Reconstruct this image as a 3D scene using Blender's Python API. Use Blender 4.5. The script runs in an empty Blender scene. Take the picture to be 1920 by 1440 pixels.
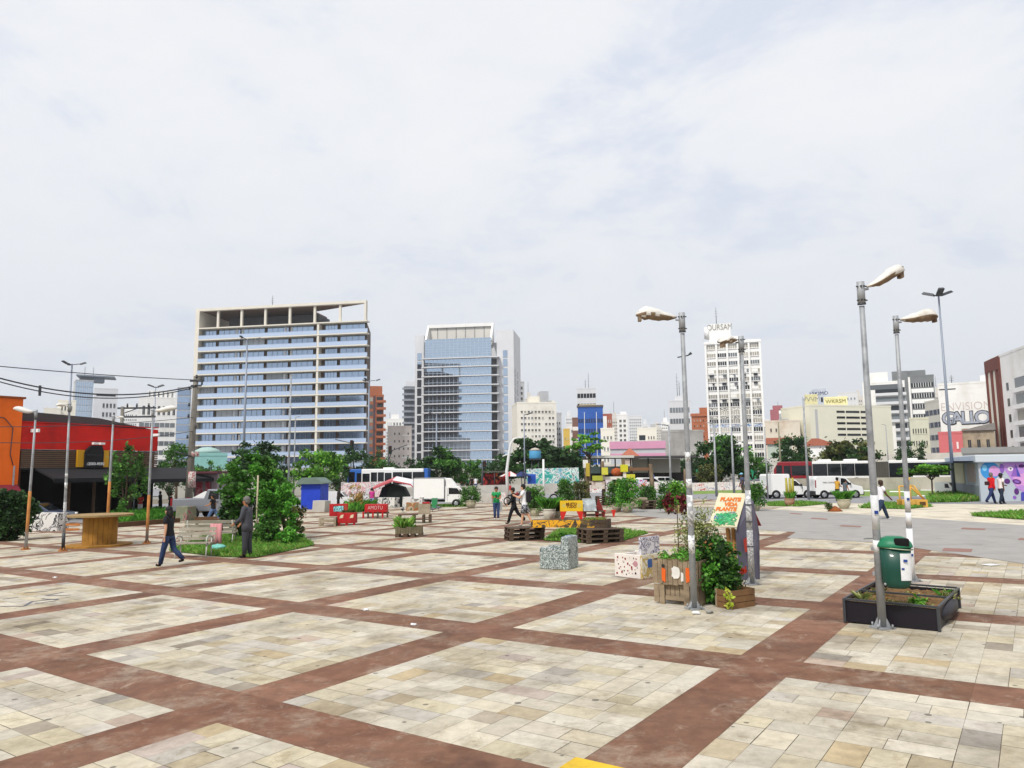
import bpy, bmesh, math, random
from mathutils import Vector, Matrix
random.seed(7)
SC = bpy.context.scene
COL = SC.collection
R = math.radians
# ------------------------------------------------------------------ camera
F = 1381.0                      # focal length in photo pixels (photo 1920 x 1440)
HC = 2.3                        # eye height over the plaza
def axes(pitch, roll):
    fw = Vector((0, math.cos(pitch), math.sin(pitch)))
    r = Vector((1, 0, 0)); u = r.cross(fw)
    c, s = math.cos(roll), math.sin(roll)
    return Matrix((c*r + s*u, -s*r + c*u, -fw)).transposed()
RG = axes(0.1185, -0.0105)      # camera against gravity
RP = axes(0.1209, -0.0266)      # camera against the gently sloping plaza
M3 = RG @ RP.transposed()       # plaza frame -> world
NRM = M3 @ Vector((0, 0, 1))
CAMP = NRM * HC
cam_d = bpy.data.cameras.new('camera'); cam = bpy.data.objects.new('camera', cam_d); COL.objects.link(cam)
cam_d.sensor_width = 36.0; cam_d.lens = F/1920*36.0; cam_d.clip_start = 0.1; cam_d.clip_end = 4000
cam.matrix_world = Matrix.Translation(CAMP) @ RG.to_4x4()
SC.camera = cam
SC.render.resolution_x = 1024; SC.render.resolution_y = 768
# ------------------------------------------------------------------ light
SC.view_settings.view_transform = 'Standard'; SC.view_settings.look = 'None'
SC.view_settings.exposure = 0.06; SC.view_settings.gamma = 1.0; SC.view_settings.use_curve_mapping = False
SUN_EL, SUN_AZ = R(50), R(-148)          # azimuth from +y (north) clockwise
wd = bpy.data.worlds.new('World'); SC.world = wd; wd.use_nodes = True
def world_nodes():
    nt = wd.node_tree; nt.nodes.clear(); N = nt.nodes.new; L = nt.links.new
    out = N('ShaderNodeOutputWorld'); bg = N('ShaderNodeBackground'); bg.inputs[1].default_value = 0.1
    sky = N('ShaderNodeTexSky'); sky.sky_type = 'NISHITA'; sky.sun_disc = False
    sky.sun_elevation = SUN_EL; sky.sun_rotation = SUN_AZ; sky.air_density = 1.4; sky.dust_density = 3.0
    tc = N('ShaderNodeTexCoord')
    # project directions on a flat cloud deck
    sep = N('ShaderNodeSeparateXYZ'); L(tc.outputs['Generated'], sep.inputs[0])
    def m(op, a, b=None, clamp=False):
        n = N('ShaderNodeMath'); n.operation = op; n.use_clamp = clamp
        for i, v in enumerate((a, b)):
            if v is None: continue
            if isinstance(v, (int, float)): n.inputs[i].default_value = v
            else: L(v, n.inputs[i])
        return n.outputs[0]
    zz = m('ADD', m('MAXIMUM', sep.outputs[2], 0.0), 0.22)
    cx = m('DIVIDE', sep.outputs[0], zz); cy = m('DIVIDE', sep.outputs[1], zz)
    cb = N('ShaderNodeCombineXYZ'); L(cx, cb.inputs[0]); L(cy, cb.inputs[1])
    def noise(scale, det, rough, dist=0.0, off=0.0):
        mp = N('ShaderNodeMapping'); mp.inputs['Location'].default_value = (off, off*.7, 0); L(cb.outputs[0], mp.inputs[0])
        n = N('ShaderNodeTexNoise'); n.inputs['Scale'].default_value = scale; n.inputs['Detail'].default_value = det
        n.inputs['Roughness'].default_value = rough; n.inputs['Distortion'].default_value = dist; L(mp.outputs[0], n.inputs[0])
        return n.outputs[0]
    n1 = noise(1.9, 10, .60, .5, 3.1); n2 = noise(5.5, 8, .62, .3, 8.4); n3 = noise(.7, 3, .5, 0, 1.0)
    cov = m('ADD', m('ADD', m('MULTIPLY', n1, .62), m('MULTIPLY', n2, .22)), m('MULTIPLY', n3, .35))
    rp = N('ShaderNodeValToRGB'); L(cov, rp.inputs[0])
    e = rp.color_ramp.elements
    e[0].position = .47; e[0].color = (7.2, 7.7, 8.8, 1)
    e[1].position = .66; e[1].color = (9.1, 9.2, 9.45, 1)
    x = e.new(.525); x.color = (8.0, 8.35, 9.1, 1)
    x = e.new(.57); x.color = (8.75, 8.92, 9.3, 1)
    # the low sky is greyer
    hz = N('ShaderNodeMapRange'); L(sep.outputs[2], hz.inputs[0]); hz.inputs[1].default_value = .02; hz.inputs[2].default_value = .42
    hz.inputs[3].default_value = .85; hz.inputs[4].default_value = 0.0
    mxh = N('ShaderNodeMix'); mxh.data_type = 'RGBA'; L(hz.outputs[0], mxh.inputs[0]); L(rp.outputs[0], mxh.inputs[6]); mxh.inputs[7].default_value = (7.2, 7.55, 8.2, 1)
    mx = N('ShaderNodeMix'); mx.data_type = 'RGBA'; mx.inputs[0].default_value = .93
    L(sky.outputs[0], mx.inputs[6]); L(mxh.outputs[2], mx.inputs[7])
    L(mx.outputs[2], bg.inputs[0]); L(bg.outputs[0], out.inputs[0])
world_nodes()
sd = bpy.data.lights.new('sun', 'SUN'); sd.energy = 2.9; sd.angle = R(9); sd.color = (1.0, .96, .9)
sun = bpy.data.objects.new('sun', sd); COL.objects.link(sun)
sun.rotation_euler = Vector((-math.sin(SUN_AZ)*math.cos(SUN_EL), -math.cos(SUN_AZ)*math.cos(SUN_EL), -math.sin(SUN_EL))).to_track_quat('-Z', 'Y').to_euler()
SC.cycles.max_bounces = 6; SC.cycles.diffuse_bounces = 3; SC.cycles.glossy_bounces = 3; SC.cycles.transparent_max_bounces = 12
SC.cycles.transmission_bounces = 3; SC.cycles.caustics_reflective = False; SC.cycles.caustics_refractive = False
# ------------------------------------------------------------------ projection helpers: photo pixel -> place in the world
def ray(px, py):
    return RG @ Vector(((px-960)/F, (720-py)/F, -1.0))
def G(px, py):
    """the point of the plaza seen at a pixel"""
    d = ray(px, py); t = -(CAMP.dot(NRM))/d.dot(NRM)
    return CAMP + d*t
def dep(p): return -(RG.transposed() @ (Vector(p)-CAMP)).z
def mpp(p): return dep(p)/F
def W(px, py, zc): return CAMP + ray(px, py)*zc
def gz(x, y): return -(NRM.x*x + NRM.y*y)/NRM.z
def onground(px, zc, py=880):
    p = W(px, py, zc); return Vector((p.x, p.y, gz(p.x, p.y)))
def PF(x, y, z=0.0): return M3 @ Vector((x, y, z))          # plaza frame point
YAW = -0.6127
E1 = Vector((math.cos(YAW), math.sin(YAW))); E2 = Vector((-math.sin(YAW), math.cos(YAW)))
# ------------------------------------------------------------------ materials
MATS = {}
def rgb(c):
    """'#rrggbb' as a linear colour"""
    if isinstance(c, str):
        v = [int(c[i:i+2], 16)/255 for i in (1, 3, 5)]
        return tuple(x/12.92 if x <= .04045 else ((x+.055)/1.055)**2.4 for x in v)
    return tuple(c)
def mat(name, c, rough=.75, var=.18, scale=3.0, metal=0.0, bump=0.0, c2=None, amt=.5, spec=.35, orand=0.0, coord='Object', streak=0.0, coat=0.0):
    """weathered surface: base colour, noise of value, optional stain colour c2, tone per object"""
    if name in MATS: return MATS[name]
    m = bpy.data.materials.new(name); m.use_nodes = True; MATS[name] = m
    nt = m.node_tree; N = nt.nodes.new; L = nt.links.new; b = nt.nodes['Principled BSDF']
    b.inputs['Roughness'].default_value = rough; b.inputs['Metallic'].default_value = metal
    b.inputs['Specular IOR Level'].default_value = spec; b.inputs['Coat Weight'].default_value = coat
    c = rgb(c)
    tc = N('ShaderNodeTexCoord'); n = N('ShaderNodeTexNoise'); n.inputs['Scale'].default_value = scale; n.inputs['Detail'].default_value = 6; n.inputs['Roughness'].default_value = .62
    if streak:
        mp = N('ShaderNodeMapping'); mp.inputs['Scale'].default_value = (1, 1, 1/streak); L(tc.outputs[coord], mp.inputs[0]); L(mp.outputs[0], n.inputs[0])
    else: L(tc.outputs[coord], n.inputs[0])
    mr = N('ShaderNodeMapRange'); L(n.outputs[0], mr.inputs[0]); mr.inputs[1].default_value = .28; mr.inputs[2].default_value = .72
    mr.inputs[3].default_value = 1-var; mr.inputs[4].default_value = 1+var*.6
    hsv = N('ShaderNodeHueSaturation'); L(mr.outputs[0], hsv.inputs['Value'])
    src = None
    if c2 is not None:
        n2 = N('ShaderNodeTexNoise'); n2.inputs['Scale'].default_value = scale*.43; n2.inputs['Detail'].default_value = 7; n2.inputs['Roughness'].default_value = .68; L(tc.outputs[coord], n2.inputs[0])
        r2 = N('ShaderNodeMapRange'); L(n2.outputs[0], r2.inputs[0]); r2.inputs[1].default_value = .62-amt*.3; r2.inputs[2].default_value = .78-amt*.2
        mx = N('ShaderNodeMix'); mx.data_type = 'RGBA'; L(r2.outputs[0], mx.inputs[0]); mx.inputs[6].default_value = (*c, 1); mx.inputs[7].default_value = (*rgb(c2), 1)
        L(mx.outputs[2], hsv.inputs['Color'])
    else: hsv.inputs['Color'].default_value = (*c, 1)
    src = hsv.outputs[0]
    if orand:
        oi = N('ShaderNodeObjectInfo'); h2 = N('ShaderNodeHueSaturation'); r3 = N('ShaderNodeMapRange'); L(oi.outputs['Random'], r3.inputs[0])
        r3.inputs[3].default_value = 1-orand; r3.inputs[4].default_value = 1+orand; L(r3.outputs[0], h2.inputs['Value']); L(src, h2.inputs['Color']); src = h2.outputs[0]
    L(src, b.inputs['Base Color'])
    if bump:
        bp = N('ShaderNodeBump'); bp.inputs['Strength'].default_value = bump; bp.inputs['Distance'].default_value = .02; L(n.outputs[0], bp.inputs['Height']); L(bp.outputs[0], b.inputs['Normal'])
    return m
def ramp_mat(name, stops, scale=5.0, tex='NOISE', rough=.7, det=4.0, dist=0.0, stretch=(1, 1, 1), const=True, coord='Object', bump=0.0):
    """painted pattern: a colour ramp over a texture (graffiti, terrazzo, camouflage of leaves ...)"""
    if name in MATS: return MATS[name]
    m = bpy.data.materials.new(name); m.use_nodes = True; MATS[name] = m
    nt = m.node_tree; N = nt.nodes.new; L = nt.links.new; b = nt.nodes['Principled BSDF']; b.inputs['Roughness'].default_value = rough
    tc = N('ShaderNodeTexCoord'); mp = N('ShaderNodeMapping'); mp.inputs['Scale'].default_value = stretch; L(tc.outputs[coord], mp.inputs[0])
    if tex == 'VORONOI':
        n = N('ShaderNodeTexVoronoi'); n.inputs['Scale'].default_value = scale
        o = n.outputs['Color']
    elif tex == 'WAVE':
        n = N('ShaderNodeTexWave'); n.inputs['Scale'].default_value = scale; n.inputs['Distortion'].default_value = dist; n.inputs['Detail'].default_value = det; o = n.outputs['Fac']
    else:
        n = N('ShaderNodeTexNoise'); n.inputs['Scale'].default_value = scale; n.inputs['Detail'].default_value = det; n.inputs['Distortion'].default_value = dist; o = n.outputs['Fac']
    L(mp.outputs[0], n.inputs[0])
    rp = N('ShaderNodeValToRGB'); L(o, rp.inputs[0]); cr = rp.color_ramp
    if const: cr.interpolation = 'CONSTANT'
    while len(cr.elements) < len(stops): cr.elements.new(.5)
    for e, (p, c) in zip(cr.elements, stops): e.position = p; e.color = (*rgb(c), 1)
    L(rp.outputs[0], b.inputs['Base Color'])
    return m
def attr_mat(name, rough=.75, scale=6.0, var=.2, dirt=None, dirt_amt=.5, dirt_scale=.35, bump=.15, spec=.3, trans=0.0):
    """colour of each stone / leaf from the mesh, plus grain and dirt"""
    if name in MATS: return MATS[name]
    m = bpy.data.materials.new(name); m.use_nodes = True; MATS[name] = m
    nt = m.node_tree; N = nt.nodes.new; L = nt.links.new; b = nt.nodes['Principled BSDF']
    b.inputs['Roughness'].default_value = rough; b.inputs['Specular IOR Level'].default_value = spec
    at = N('ShaderNodeAttribute'); at.attribute_name = 'col'; tc = N('ShaderNodeTexCoord')
    n = N('ShaderNodeTexNoise'); n.inputs['Scale'].default_value = scale; n.inputs['Detail'].default_value = 8; n.inputs['Roughness'].default_value = .7; L(tc.outputs['Object'], n.inputs[0])
    mr = N('ShaderNodeMapRange'); L(n.outputs[0], mr.inputs[0]); mr.inputs[1].default_value = .3; mr.inputs[2].default_value = .7; mr.inputs[3].default_value = 1-var; mr.inputs[4].default_value = 1+var*.7
    hsv = N('ShaderNodeHueSaturation'); L(mr.outputs[0], hsv.inputs['Value']); L(at.outputs[0], hsv.inputs['Color']); src = hsv.outputs[0]
    if dirt is not None:
        n2 = N('ShaderNodeTexNoise'); n2.inputs['Scale'].default_value = dirt_scale; n2.inputs['Detail'].default_value = 9; n2.inputs['Roughness'].default_value = .66; L(tc.outputs['Object'], n2.inputs[0])
        r2 = N('ShaderNodeMapRange'); L(n2.outputs[0], r2.inputs[0]); r2.inputs[1].default_value = .48; r2.inputs[2].default_value = .75; r2.inputs[3].default_value = 0; r2.inputs[4].default_value = dirt_amt
        mx = N('ShaderNodeMix'); mx.data_type = 'RGBA'; mx.blend_type = 'MULTIPLY'; L(r2.outputs[0], mx.inputs[0]); L(src, mx.inputs[6]); mx.inputs[7].default_value = (*rgb(dirt), 1); src = mx.outputs[2]
    L(src, b.inputs['Base Color'])
    if trans:
        b.inputs['Transmission Weight'].default_value = 0
        tr = N('ShaderNodeBsdfTranslucent'); L(src, tr.inputs[0]); ad = N('ShaderNodeMixShader'); ad.inputs[0].default_value = trans
        o = nt.nodes['Material Output']; L(b.outputs[0], ad.inputs[1]); L(tr.outputs[0], ad.inputs[2]); L(ad.outputs[0], o.inputs[0])
    if bump:
        bp = N('ShaderNodeBump'); bp.inputs['Strength'].default_value = bump; bp.inputs['Distance'].default_value = .01; L(n.outputs[0], bp.inputs['Height']); L(bp.outputs[0], b.inputs['Normal'])
    return m
def glass(name, c, rough=.04, wav=0.0, orand=0.0, metal=.0, refl=None):
    """facade glass seen from outside: dark body with a clear, tinted reflection"""
    if name in MATS: return MATS[name]
    m = bpy.data.materials.new(name); m.use_nodes = True; MATS[name] = m
    nt = m.node_tree; N = nt.nodes.new; L = nt.links.new; b = nt.nodes['Principled BSDF']
    b.inputs['Base Color'].default_value = (*rgb(c), 1); b.inputs['Roughness'].default_value = rough; b.inputs['Metallic'].default_value = metal
    b.inputs['IOR'].default_value = 1.5; b.inputs['Specular IOR Level'].default_value = .5
    if orand:
        oi = N('ShaderNodeObjectInfo'); h = N('ShaderNodeHueSaturation'); r = N('ShaderNodeMapRange'); L(oi.outputs['Random'], r.inputs[0]); r.inputs[3].default_value = 1-orand; r.inputs[4].default_value = 1+orand
        L(r.outputs[0], h.inputs['Value']); h.inputs['Color'].default_value = (*rgb(c), 1); L(h.outputs[0], b.inputs['Base Color'])
    if wav:
        tc = N('ShaderNodeTexCoord'); n = N('ShaderNodeTexNoise'); n.inputs['Scale'].default_value = .35; n.inputs['Detail'].default_value = 2; L(tc.outputs['Object'], n.inputs[0])
        bp = N('ShaderNodeBump'); bp.inputs['Strength'].default_value = wav; bp.inputs['Distance'].default_value = .1; L(n.outputs[0], bp.inputs['Height']); L(bp.outputs[0], b.inputs['Normal'])
    return m
# ------------------------------------------------------------------ mesh builder
class MB:
    def __init__(s): s.v = []; s.f = []; s.mi = []; s.c = []; s.sm = []; s.cur = 0; s.col = None; s.smooth = False
    def face(s, idx):
        s.f.append(tuple(idx)); s.mi.append(s.cur); s.c.append(s.col); s.sm.append(s.smooth)
    def poly(s, pts):
        i = len(s.v); s.v += [tuple(p) for p in pts]; s.face(range(i, i+len(pts)))
    def box(s, c, d, rz=0.0, m=None, taper=1.0):
        """box centred on c with size d (z centre), turned by rz about z, or by matrix m"""
        hx, hy, hz = d[0]/2, d[1]/2, d[2]/2; i = len(s.v); cs, sn = math.cos(rz), math.sin(rz)
        for z in (-1, 1):
            k = taper if z > 0 else 1
            for x, y in ((-1, -1), (1, -1), (1, 1), (-1, 1)):
                p = Vector((x*hx*k, y*hy*k, z*hz))
                if m is not None: p = m @ p
                elif rz: p = Vector((p.x*cs-p.y*sn, p.x*sn+p.y*cs, p.z))
                s.v.append((p.x+c[0], p.y+c[1], p.z+c[2]))
        for q in ((0, 3, 2, 1), (4, 5, 6, 7), (0, 1, 5, 4), (1, 2, 6, 5), (2, 3, 7, 6), (3, 0, 4, 7)): s.face([i+a for a in q])
        return s
    def bb(s, x0, x1, y0, y1, z0, z1): return s.box(((x0+x1)/2, (y0+y1)/2, (z0+z1)/2), (x1-x0, y1-y0, z1-z0))
    def tube(s, pts, rad, n=8, cap=True):
        pts = [Vector(p) for p in pts]; rads = rad if isinstance(rad, (list, tuple)) else [rad]*len(pts)
        rings = []; prev = None; sm = s.smooth; s.smooth = True
        for k, p in enumerate(pts):
            a = pts[min(k+1, len(pts)-1)] - pts[max(k-1, 0)]
            if a.length < 1e-9: a = Vector((0, 0, 1))
            a.normalize()
            if prev is None: x = a.orthogonal().normalized()
            else:
                x = prev - a*prev.dot(a); x = x.normalized() if x.length > 1e-6 else a.orthogonal().normalized()
            prev = x; y = a.cross(x); i = len(s.v); rings.append(i)
            for j in range(n):
                t = 2*math.pi*j/n; q = p + (x*math.cos(t)+y*math.sin(t))*rads[k]; s.v.append(tuple(q))
        for a, b in zip(rings, rings[1:]):
            for j in range(n): s.face((a+j, a+(j+1) % n, b+(j+1) % n, b+j))
        s.smooth = False
        if cap: s.face([rings[0]+j for j in reversed(range(n))]); s.face([rings[-1]+j for j in range(n)])
        s.smooth = sm; return s
    def lathe(s, prof, n=16, c=(0, 0, 0), cap=True, smooth=True):
        sm = s.smooth; s.smooth = smooth; rings = []
        for r, z in prof:
            rings.append(len(s.v))
            for j in range(n):
                t = 2*math.pi*j/n; s.v.append((c[0]+r*math.cos(t), c[1]+r*math.sin(t), c[2]+z))
        for a, b in zip(rings, rings[1:]):
            for j in range(n): s.face((a+j, a+(j+1) % n, b+(j+1) % n, b+j))
        s.smooth = False
        if cap: s.face([rings[0]+j for j in reversed(range(n))]); s.face([rings[-1]+j for j in range(n)])
        s.smooth = sm; return s
    def prism(s, poly, h, axis='z', o=0.0):
        """2-D outline (counter-clockwise) pushed out by h along an axis: z (x,y) y (x,z) x (y,z)"""
        def P(a, b, k): return {'z': (a, b, k), 'y': (a, k, b), 'x': (k, a, b)}[axis]
        n = len(poly); i = len(s.v); s.v += [P(a, b, o) for a, b in poly] + [P(a, b, o+h) for a, b in poly]
        s.face([i+j for j in reversed(range(n))]); s.face([i+n+j for j in range(n)])
        for j in range(n): s.face((i+j, i+(j+1) % n, i+n+(j+1) % n, i+n+j))
        return s
    def blob(s, c, r, sub=2, jit=0.0, rng=random):
        b = bmesh.new(); bmesh.ops.create_icosphere(b, subdivisions=sub, radius=1.0); i = len(s.v); sm = s.smooth; s.smooth = True
        for v in b.verts:
            k = 1+rng.uniform(-jit, jit); s.v.append((c[0]+v.co.x*r[0]*k, c[1]+v.co.y*r[1]*k, c[2]+v.co.z*r[2]*k))
        for f in b.faces: s.face([i+v.index for v in f.verts])
        b.free(); s.smooth = sm; return s
    def data(s, name, mats):
        me = bpy.data.meshes.new(name); me.from_pydata(s.v, [], s.f)
        for m in (mats if isinstance(mats, (list, tuple)) else [mats]): me.materials.append(m)
        me.polygons.foreach_set('material_index', s.mi); me.polygons.foreach_set('use_smooth', s.sm)
        if any(c is not None for c in s.c):
            a = me.color_attributes.new('col', 'FLOAT_COLOR', 'CORNER'); buf = []
            for f, c in zip(s.f, s.c):
                c = c or (1, 1, 1)
                buf += [c[0], c[1], c[2], 1.0]*len(f)
            a.data.foreach_set('color', buf)
        me.update(); return me
    def build(s, name, mats, parent=None, loc=None, rz=0.0, bevel=0.0, seg=2):
        o = bpy.data.objects.new(name, s.data(name, mats)); COL.objects.link(o)
        if parent is not None: o.parent = parent
        if loc is not None: o.location = loc
        if rz: o.rotation_euler.z = rz
        if bevel:
            # bake the bevel so that copies can share the mesh
            b = bmesh.new(); b.from_mesh(o.data); bmesh.ops.remove_doubles(b, verts=b.verts, dist=1e-5)
            ed = [e for e in b.edges if len(e.link_faces) == 2 and e.calc_face_angle(0) > .5]
            bmesh.ops.bevel(b, geom=ed, offset=bevel, segments=seg, affect='EDGES', profile=.6, clamp_overlap=True)
            b.to_mesh(o.data); b.free()
        return o
def tag(o, label=None, cat=None, group=None, kind=None):
    if label: o['label'] = label
    if cat: o['category'] = cat
    if group: o['group'] = group
    if kind: o['kind'] = kind
    return o
def thing(name, label, cat, loc=(0, 0, 0), rz=0.0, group=None):
    o = bpy.data.objects.new(name, None); COL.objects.link(o); o.location = loc; o.rotation_euler.z = rz; o.empty_display_size = .2
    return tag(o, label, cat, group)
def dup(root, loc=None, rz=None, label=None, group=None, scale=None):
    """a copy of a thing with copies of its parts and their sub-parts"""
    r = root.copy(); COL.objects.link(r)
    if loc is not None: r.location = loc
    if rz is not None: r.rotation_euler.z = rz
    if scale is not None: r.scale = (scale,)*3 if isinstance(scale, (int, float)) else scale
    tag(r, label, None, group)
    for ch in list(root.children):
        c = ch.copy(); COL.objects.link(c); c.parent = r
        for g in list(ch.children):
            d = g.copy(); COL.objects.link(d); d.parent = c
    return r
def part_copy(o, loc, parent=None):
    c = o.copy(); COL.objects.link(c); c.location = loc
    if parent is not None: c.parent = parent
    for g in list(o.children):
        d = g.copy(); COL.objects.link(d); d.parent = c
    return c
def textmesh(name, s, size, m, parent=None, loc=(0, 0, 0), rot=(math.pi/2, 0, 0), ext=.006, align='CENTER', bold=0.0, sx=1.0):
    cu = bpy.data.curves.new(name, 'FONT'); cu.body = s; cu.size = size; cu.extrude = ext; cu.align_x = align; cu.align_y = 'CENTER'; cu.offset = bold; cu.resolution_u = 3
    t = bpy.data.objects.new(name, cu); COL.objects.link(t)
    me = bpy.data.meshes.new_from_object(t.evaluated_get(bpy.context.evaluated_depsgraph_get())); bpy.data.objects.remove(t); bpy.data.curves.remove(cu)
    me.materials.clear(); me.materials.append(m)
    o = bpy.data.objects.new(name, me); COL.objects.link(o); o.location = loc; o.rotation_euler = rot; o.scale = (sx, 1, 1)
    if parent is not None: o.parent = parent
    return o
# ------------------------------------------------------------------ ground
GT = (1.82*HC, .16*HC)               # paving cell and half band width
ORG = Vector((-2.7947*HC, 4.4885*HC))
def cellpt(a, b): return ORG + E1*(a*GT[0]) + E2*(b*GT[0])
def mesh_in_plaza(name, mb, mats):
    o = mb.build(name, mats); o.matrix_world = M3.to_4x4(); return o
def px_poly(pts, z):
    inv = M3.transposed(); out = []
    for p in pts:
        q = inv @ G(*p); out.append((q.x, q.y, z))
    return out
asph = mat('asphalt', '#8f8f92', .9, .14, 1.2, c2='#77777a', amt=.3, bump=.1)
earth = mat('far_ground', '#8d8a82', .95, .2, .3)
g = MB(); g.poly([(-900, -60, -.12), (900, -60, -.12), (900, 1500, -.12), (-900, 1500, -.12)])
tag(mesh_in_plaza('ground', g, earth), kind='structure')
g = MB(); g.box((0, 40, -.06), (150, 130, .1)); base = mesh_in_plaza('plaza_base', g, mat('joint', '#7d7464', .95, .2, 6)); tag(base, kind='structure')
def in_plaza(p): return True
STONES = ['#ddd5c0', '#d8cfb9', '#d5cdbb', '#ddd6c4', '#d4cab2', '#d1cbbf', '#dbd2b8', '#d8d1c0', '#d6ccb0', '#d9d3c3', '#e0d9c8', '#dad2bd']
ODD = ['#b9ae9c', '#c2b599', '#c6b89c', '#c8b5a4', '#b8b2a8', '#cbb996', '#aca292', '#c7b9ae']
def stone_col(r):
    c = rgb(r.choice(ODD) if r.random() < .13 else r.choice(STONES)); k = r.uniform(.88, 1.07); c = (c[0]*1.02, c[1], c[2]*.985); return tuple(x*k*.755 for x in c)
REDS = ['#98705a', '#916a54', '#95715b', '#8b6750', '#9c755e', '#906c56']
def plaza():
    r = random.Random(11); st = MB(); rd = MB(); C, hw = GT; gap = .0035
    side = C-2*hw; blk = side/4
    def quad(mb, u0, u1, v0, v1, col, z=0.0, gap=.0025):
        mb.col = col; pts = []; gap = gap*r.choice((.3, .6, .9, 1.1, 1.7))
        for u, v in ((u0+gap, v0+gap), (u1-gap, v0+gap), (u1-gap, v1-gap), (u0+gap, v1-gap)):
            q = ORG + E1*u + E2*v; pts.append((q.x, q.y, z))
        mb.poly(pts)
    for a in range(-16, 12):
        for b in range(-3, 16):
            c = ORG + E1*((a+.5)*C) + E2*((b+.5)*C)
            if c.y < -4 or c.y > 66 or abs(c.x) > c.y*.85+16: continue
            u0, v0 = a*C+hw, b*C+hw
            for i in range(4):
                for j in range(4):
                    bu, bv = u0+i*blk, v0+j*blk; turn = r.random() < .5
                    for k in range(3):
                        cuts = r.choice(([0, .5, 1], [0, .5, 1], [0, .333, 1], [0, .667, 1], [0, .667, 1], [0, .42, 1]))
                        for s, t in zip(cuts, cuts[1:]):
                            q = (bu+s*blk, bu+t*blk, bv+k*blk/3, bv+(k+1)*blk/3) if not turn else (bu+k*blk/3, bu+(k+1)*blk/3, bv+s*blk, bv+t*blk)
                            quad(st, *q, stone_col(r))
            def redcol():
                k = r.uniform(.92, 1.07); return tuple(x*k*q for x, q in zip(rgb(r.choice(REDS)), (.68, .63, .62)))
            n = 4
            for k in range(n):                       # band along E1 below this cell, band along E2 left of it
                quad(rd, u0+k*side/n, u0+(k+1)*side/n, v0-2*hw, v0, redcol(), 0.0, .0006)
                quad(rd, u0-2*hw, u0, v0+k*side/n, v0+(k+1)*side/n, redcol(), 0.0, .0006)
            quad(rd, u0-2*hw, u0, v0-2*hw, v0, redcol(), 0.0, .0006)
    sm = attr_mat('light_paving', .82, 7.0, .20, '#9a8f79', .85, .75, .3)
    rm = attr_mat('red_paving', .85, 5.0, .28, '#7d6250', .7, 1.1, .2)
    # worn mortar film that lightens the red stones in ragged patches
    nt = rm.node_tree; N = nt.nodes.new; L = nt.links.new; b = nt.nodes['Principled BSDF']; src = b.inputs['Base Color'].links[0].from_socket
    tc = N('ShaderNodeTexCoord'); n = N('ShaderNodeTexNoise'); n.inputs['Scale'].default_value = .9; n.inputs['Detail'].default_value = 12; n.inputs['Roughness'].default_value = .8; L(tc.outputs['Object'], n.inputs[0])
    mr = N('ShaderNodeMapRange'); L(n.outputs[0], mr.inputs[0]); mr.inputs[1].default_value = .51; mr.inputs[2].default_value = .72; mr.inputs[4].default_value = .7
    mx = N('ShaderNodeMix'); mx.data_type = 'RGBA'; L(mr.outputs[0], mx.inputs[0]); L(src, mx.inputs[6]); mx.inputs[7].default_value = (*[x*.7 for x in rgb('#cfc0aa')], 1); L(mx.outputs[2], b.inputs['Base Color'])
    # gum spots and small stains on the light stones
    nt = sm.node_tree; N = nt.nodes.new; L = nt.links.new; b = nt.nodes['Principled BSDF']; src = b.inputs['Base Color'].links[0].from_socket
    tc = N('ShaderNodeTexCoord'); v = N('ShaderNodeTexVoronoi'); v.voronoi_dimensions = '2D'; v.inputs['Scale'].default_value = 1.3; L(tc.outputs['Object'], v.inputs[0])
    wn = N('ShaderNodeSeparateColor'); L(v.outputs['Color'], wn.inputs[0])
    md = N('ShaderNodeMath'); md.operation = 'MULTIPLY'; L(wn.outputs[0], md.inputs[0]); md.inputs[1].default_value = .05
    lt = N('ShaderNodeMath'); lt.operation = 'LESS_THAN'; L(v.outputs['Distance'], lt.inputs[0]); L(md.outputs[0], lt.inputs[1])
    ml = N('ShaderNodeMath'); ml.operation = 'MULTIPLY'; L(lt.outputs[0], ml.inputs[0]); ml.inputs[1].default_value = .65
    mx = N('ShaderNodeMix'); mx.data_type = 'RGBA'; L(ml.outputs[0], mx.inputs[0]); L(src, mx.inputs[6]); mx.inputs[7].default_value = (.06, .055, .05, 1); L(mx.outputs[2], b.inputs['Base Color'])
    def blotch(mt, scale, lo, hi, amt, colr, mode='MULTIPLY', dist=.6, stretch=(1, 1, 1)):
        nt = mt.node_tree; N = nt.nodes.new; L = nt.links.new; b = nt.nodes['Principled BSDF']; src = b.inputs['Base Color'].links[0].from_socket
        tc = N('ShaderNodeTexCoord'); mp = N('ShaderNodeMapping'); mp.inputs['Scale'].default_value = stretch; mp.inputs['Location'].default_value = (scale*3.1, scale*7.7, 0); L(tc.outputs['Object'], mp.inputs[0])
        n = N('ShaderNodeTexNoise'); n.inputs['Scale'].default_value = scale; n.inputs['Detail'].default_value = 12; n.inputs['Roughness'].default_value = .74; n.inputs['Distortion'].default_value = dist; L(mp.outputs[0], n.inputs[0])
        mr = N('ShaderNodeMapRange'); L(n.outputs[0], mr.inputs[0]); mr.inputs[1].default_value = lo; mr.inputs[2].default_value = hi; mr.inputs[4].default_value = amt
        mx = N('ShaderNodeMix'); mx.data_type = 'RGBA'; mx.blend_type = mode; L(mr.outputs[0], mx.inputs[0]); L(src, mx.inputs[6]); mx.inputs[7].default_value = (*rgb(colr), 1); L(mx.outputs[2], b.inputs['Base Color'])
    blotch(sm, 1.5, .56, .66, .55, '#b3a58c'); blotch(sm, .22, .52, .62, .4, '#a8a092'); blotch(sm, 9.0, .60, .70, .45, '#8f8474'); blotch(sm, 3.0, .62, .68, .4, '#c9a86a', 'MULTIPLY', .2)
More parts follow.
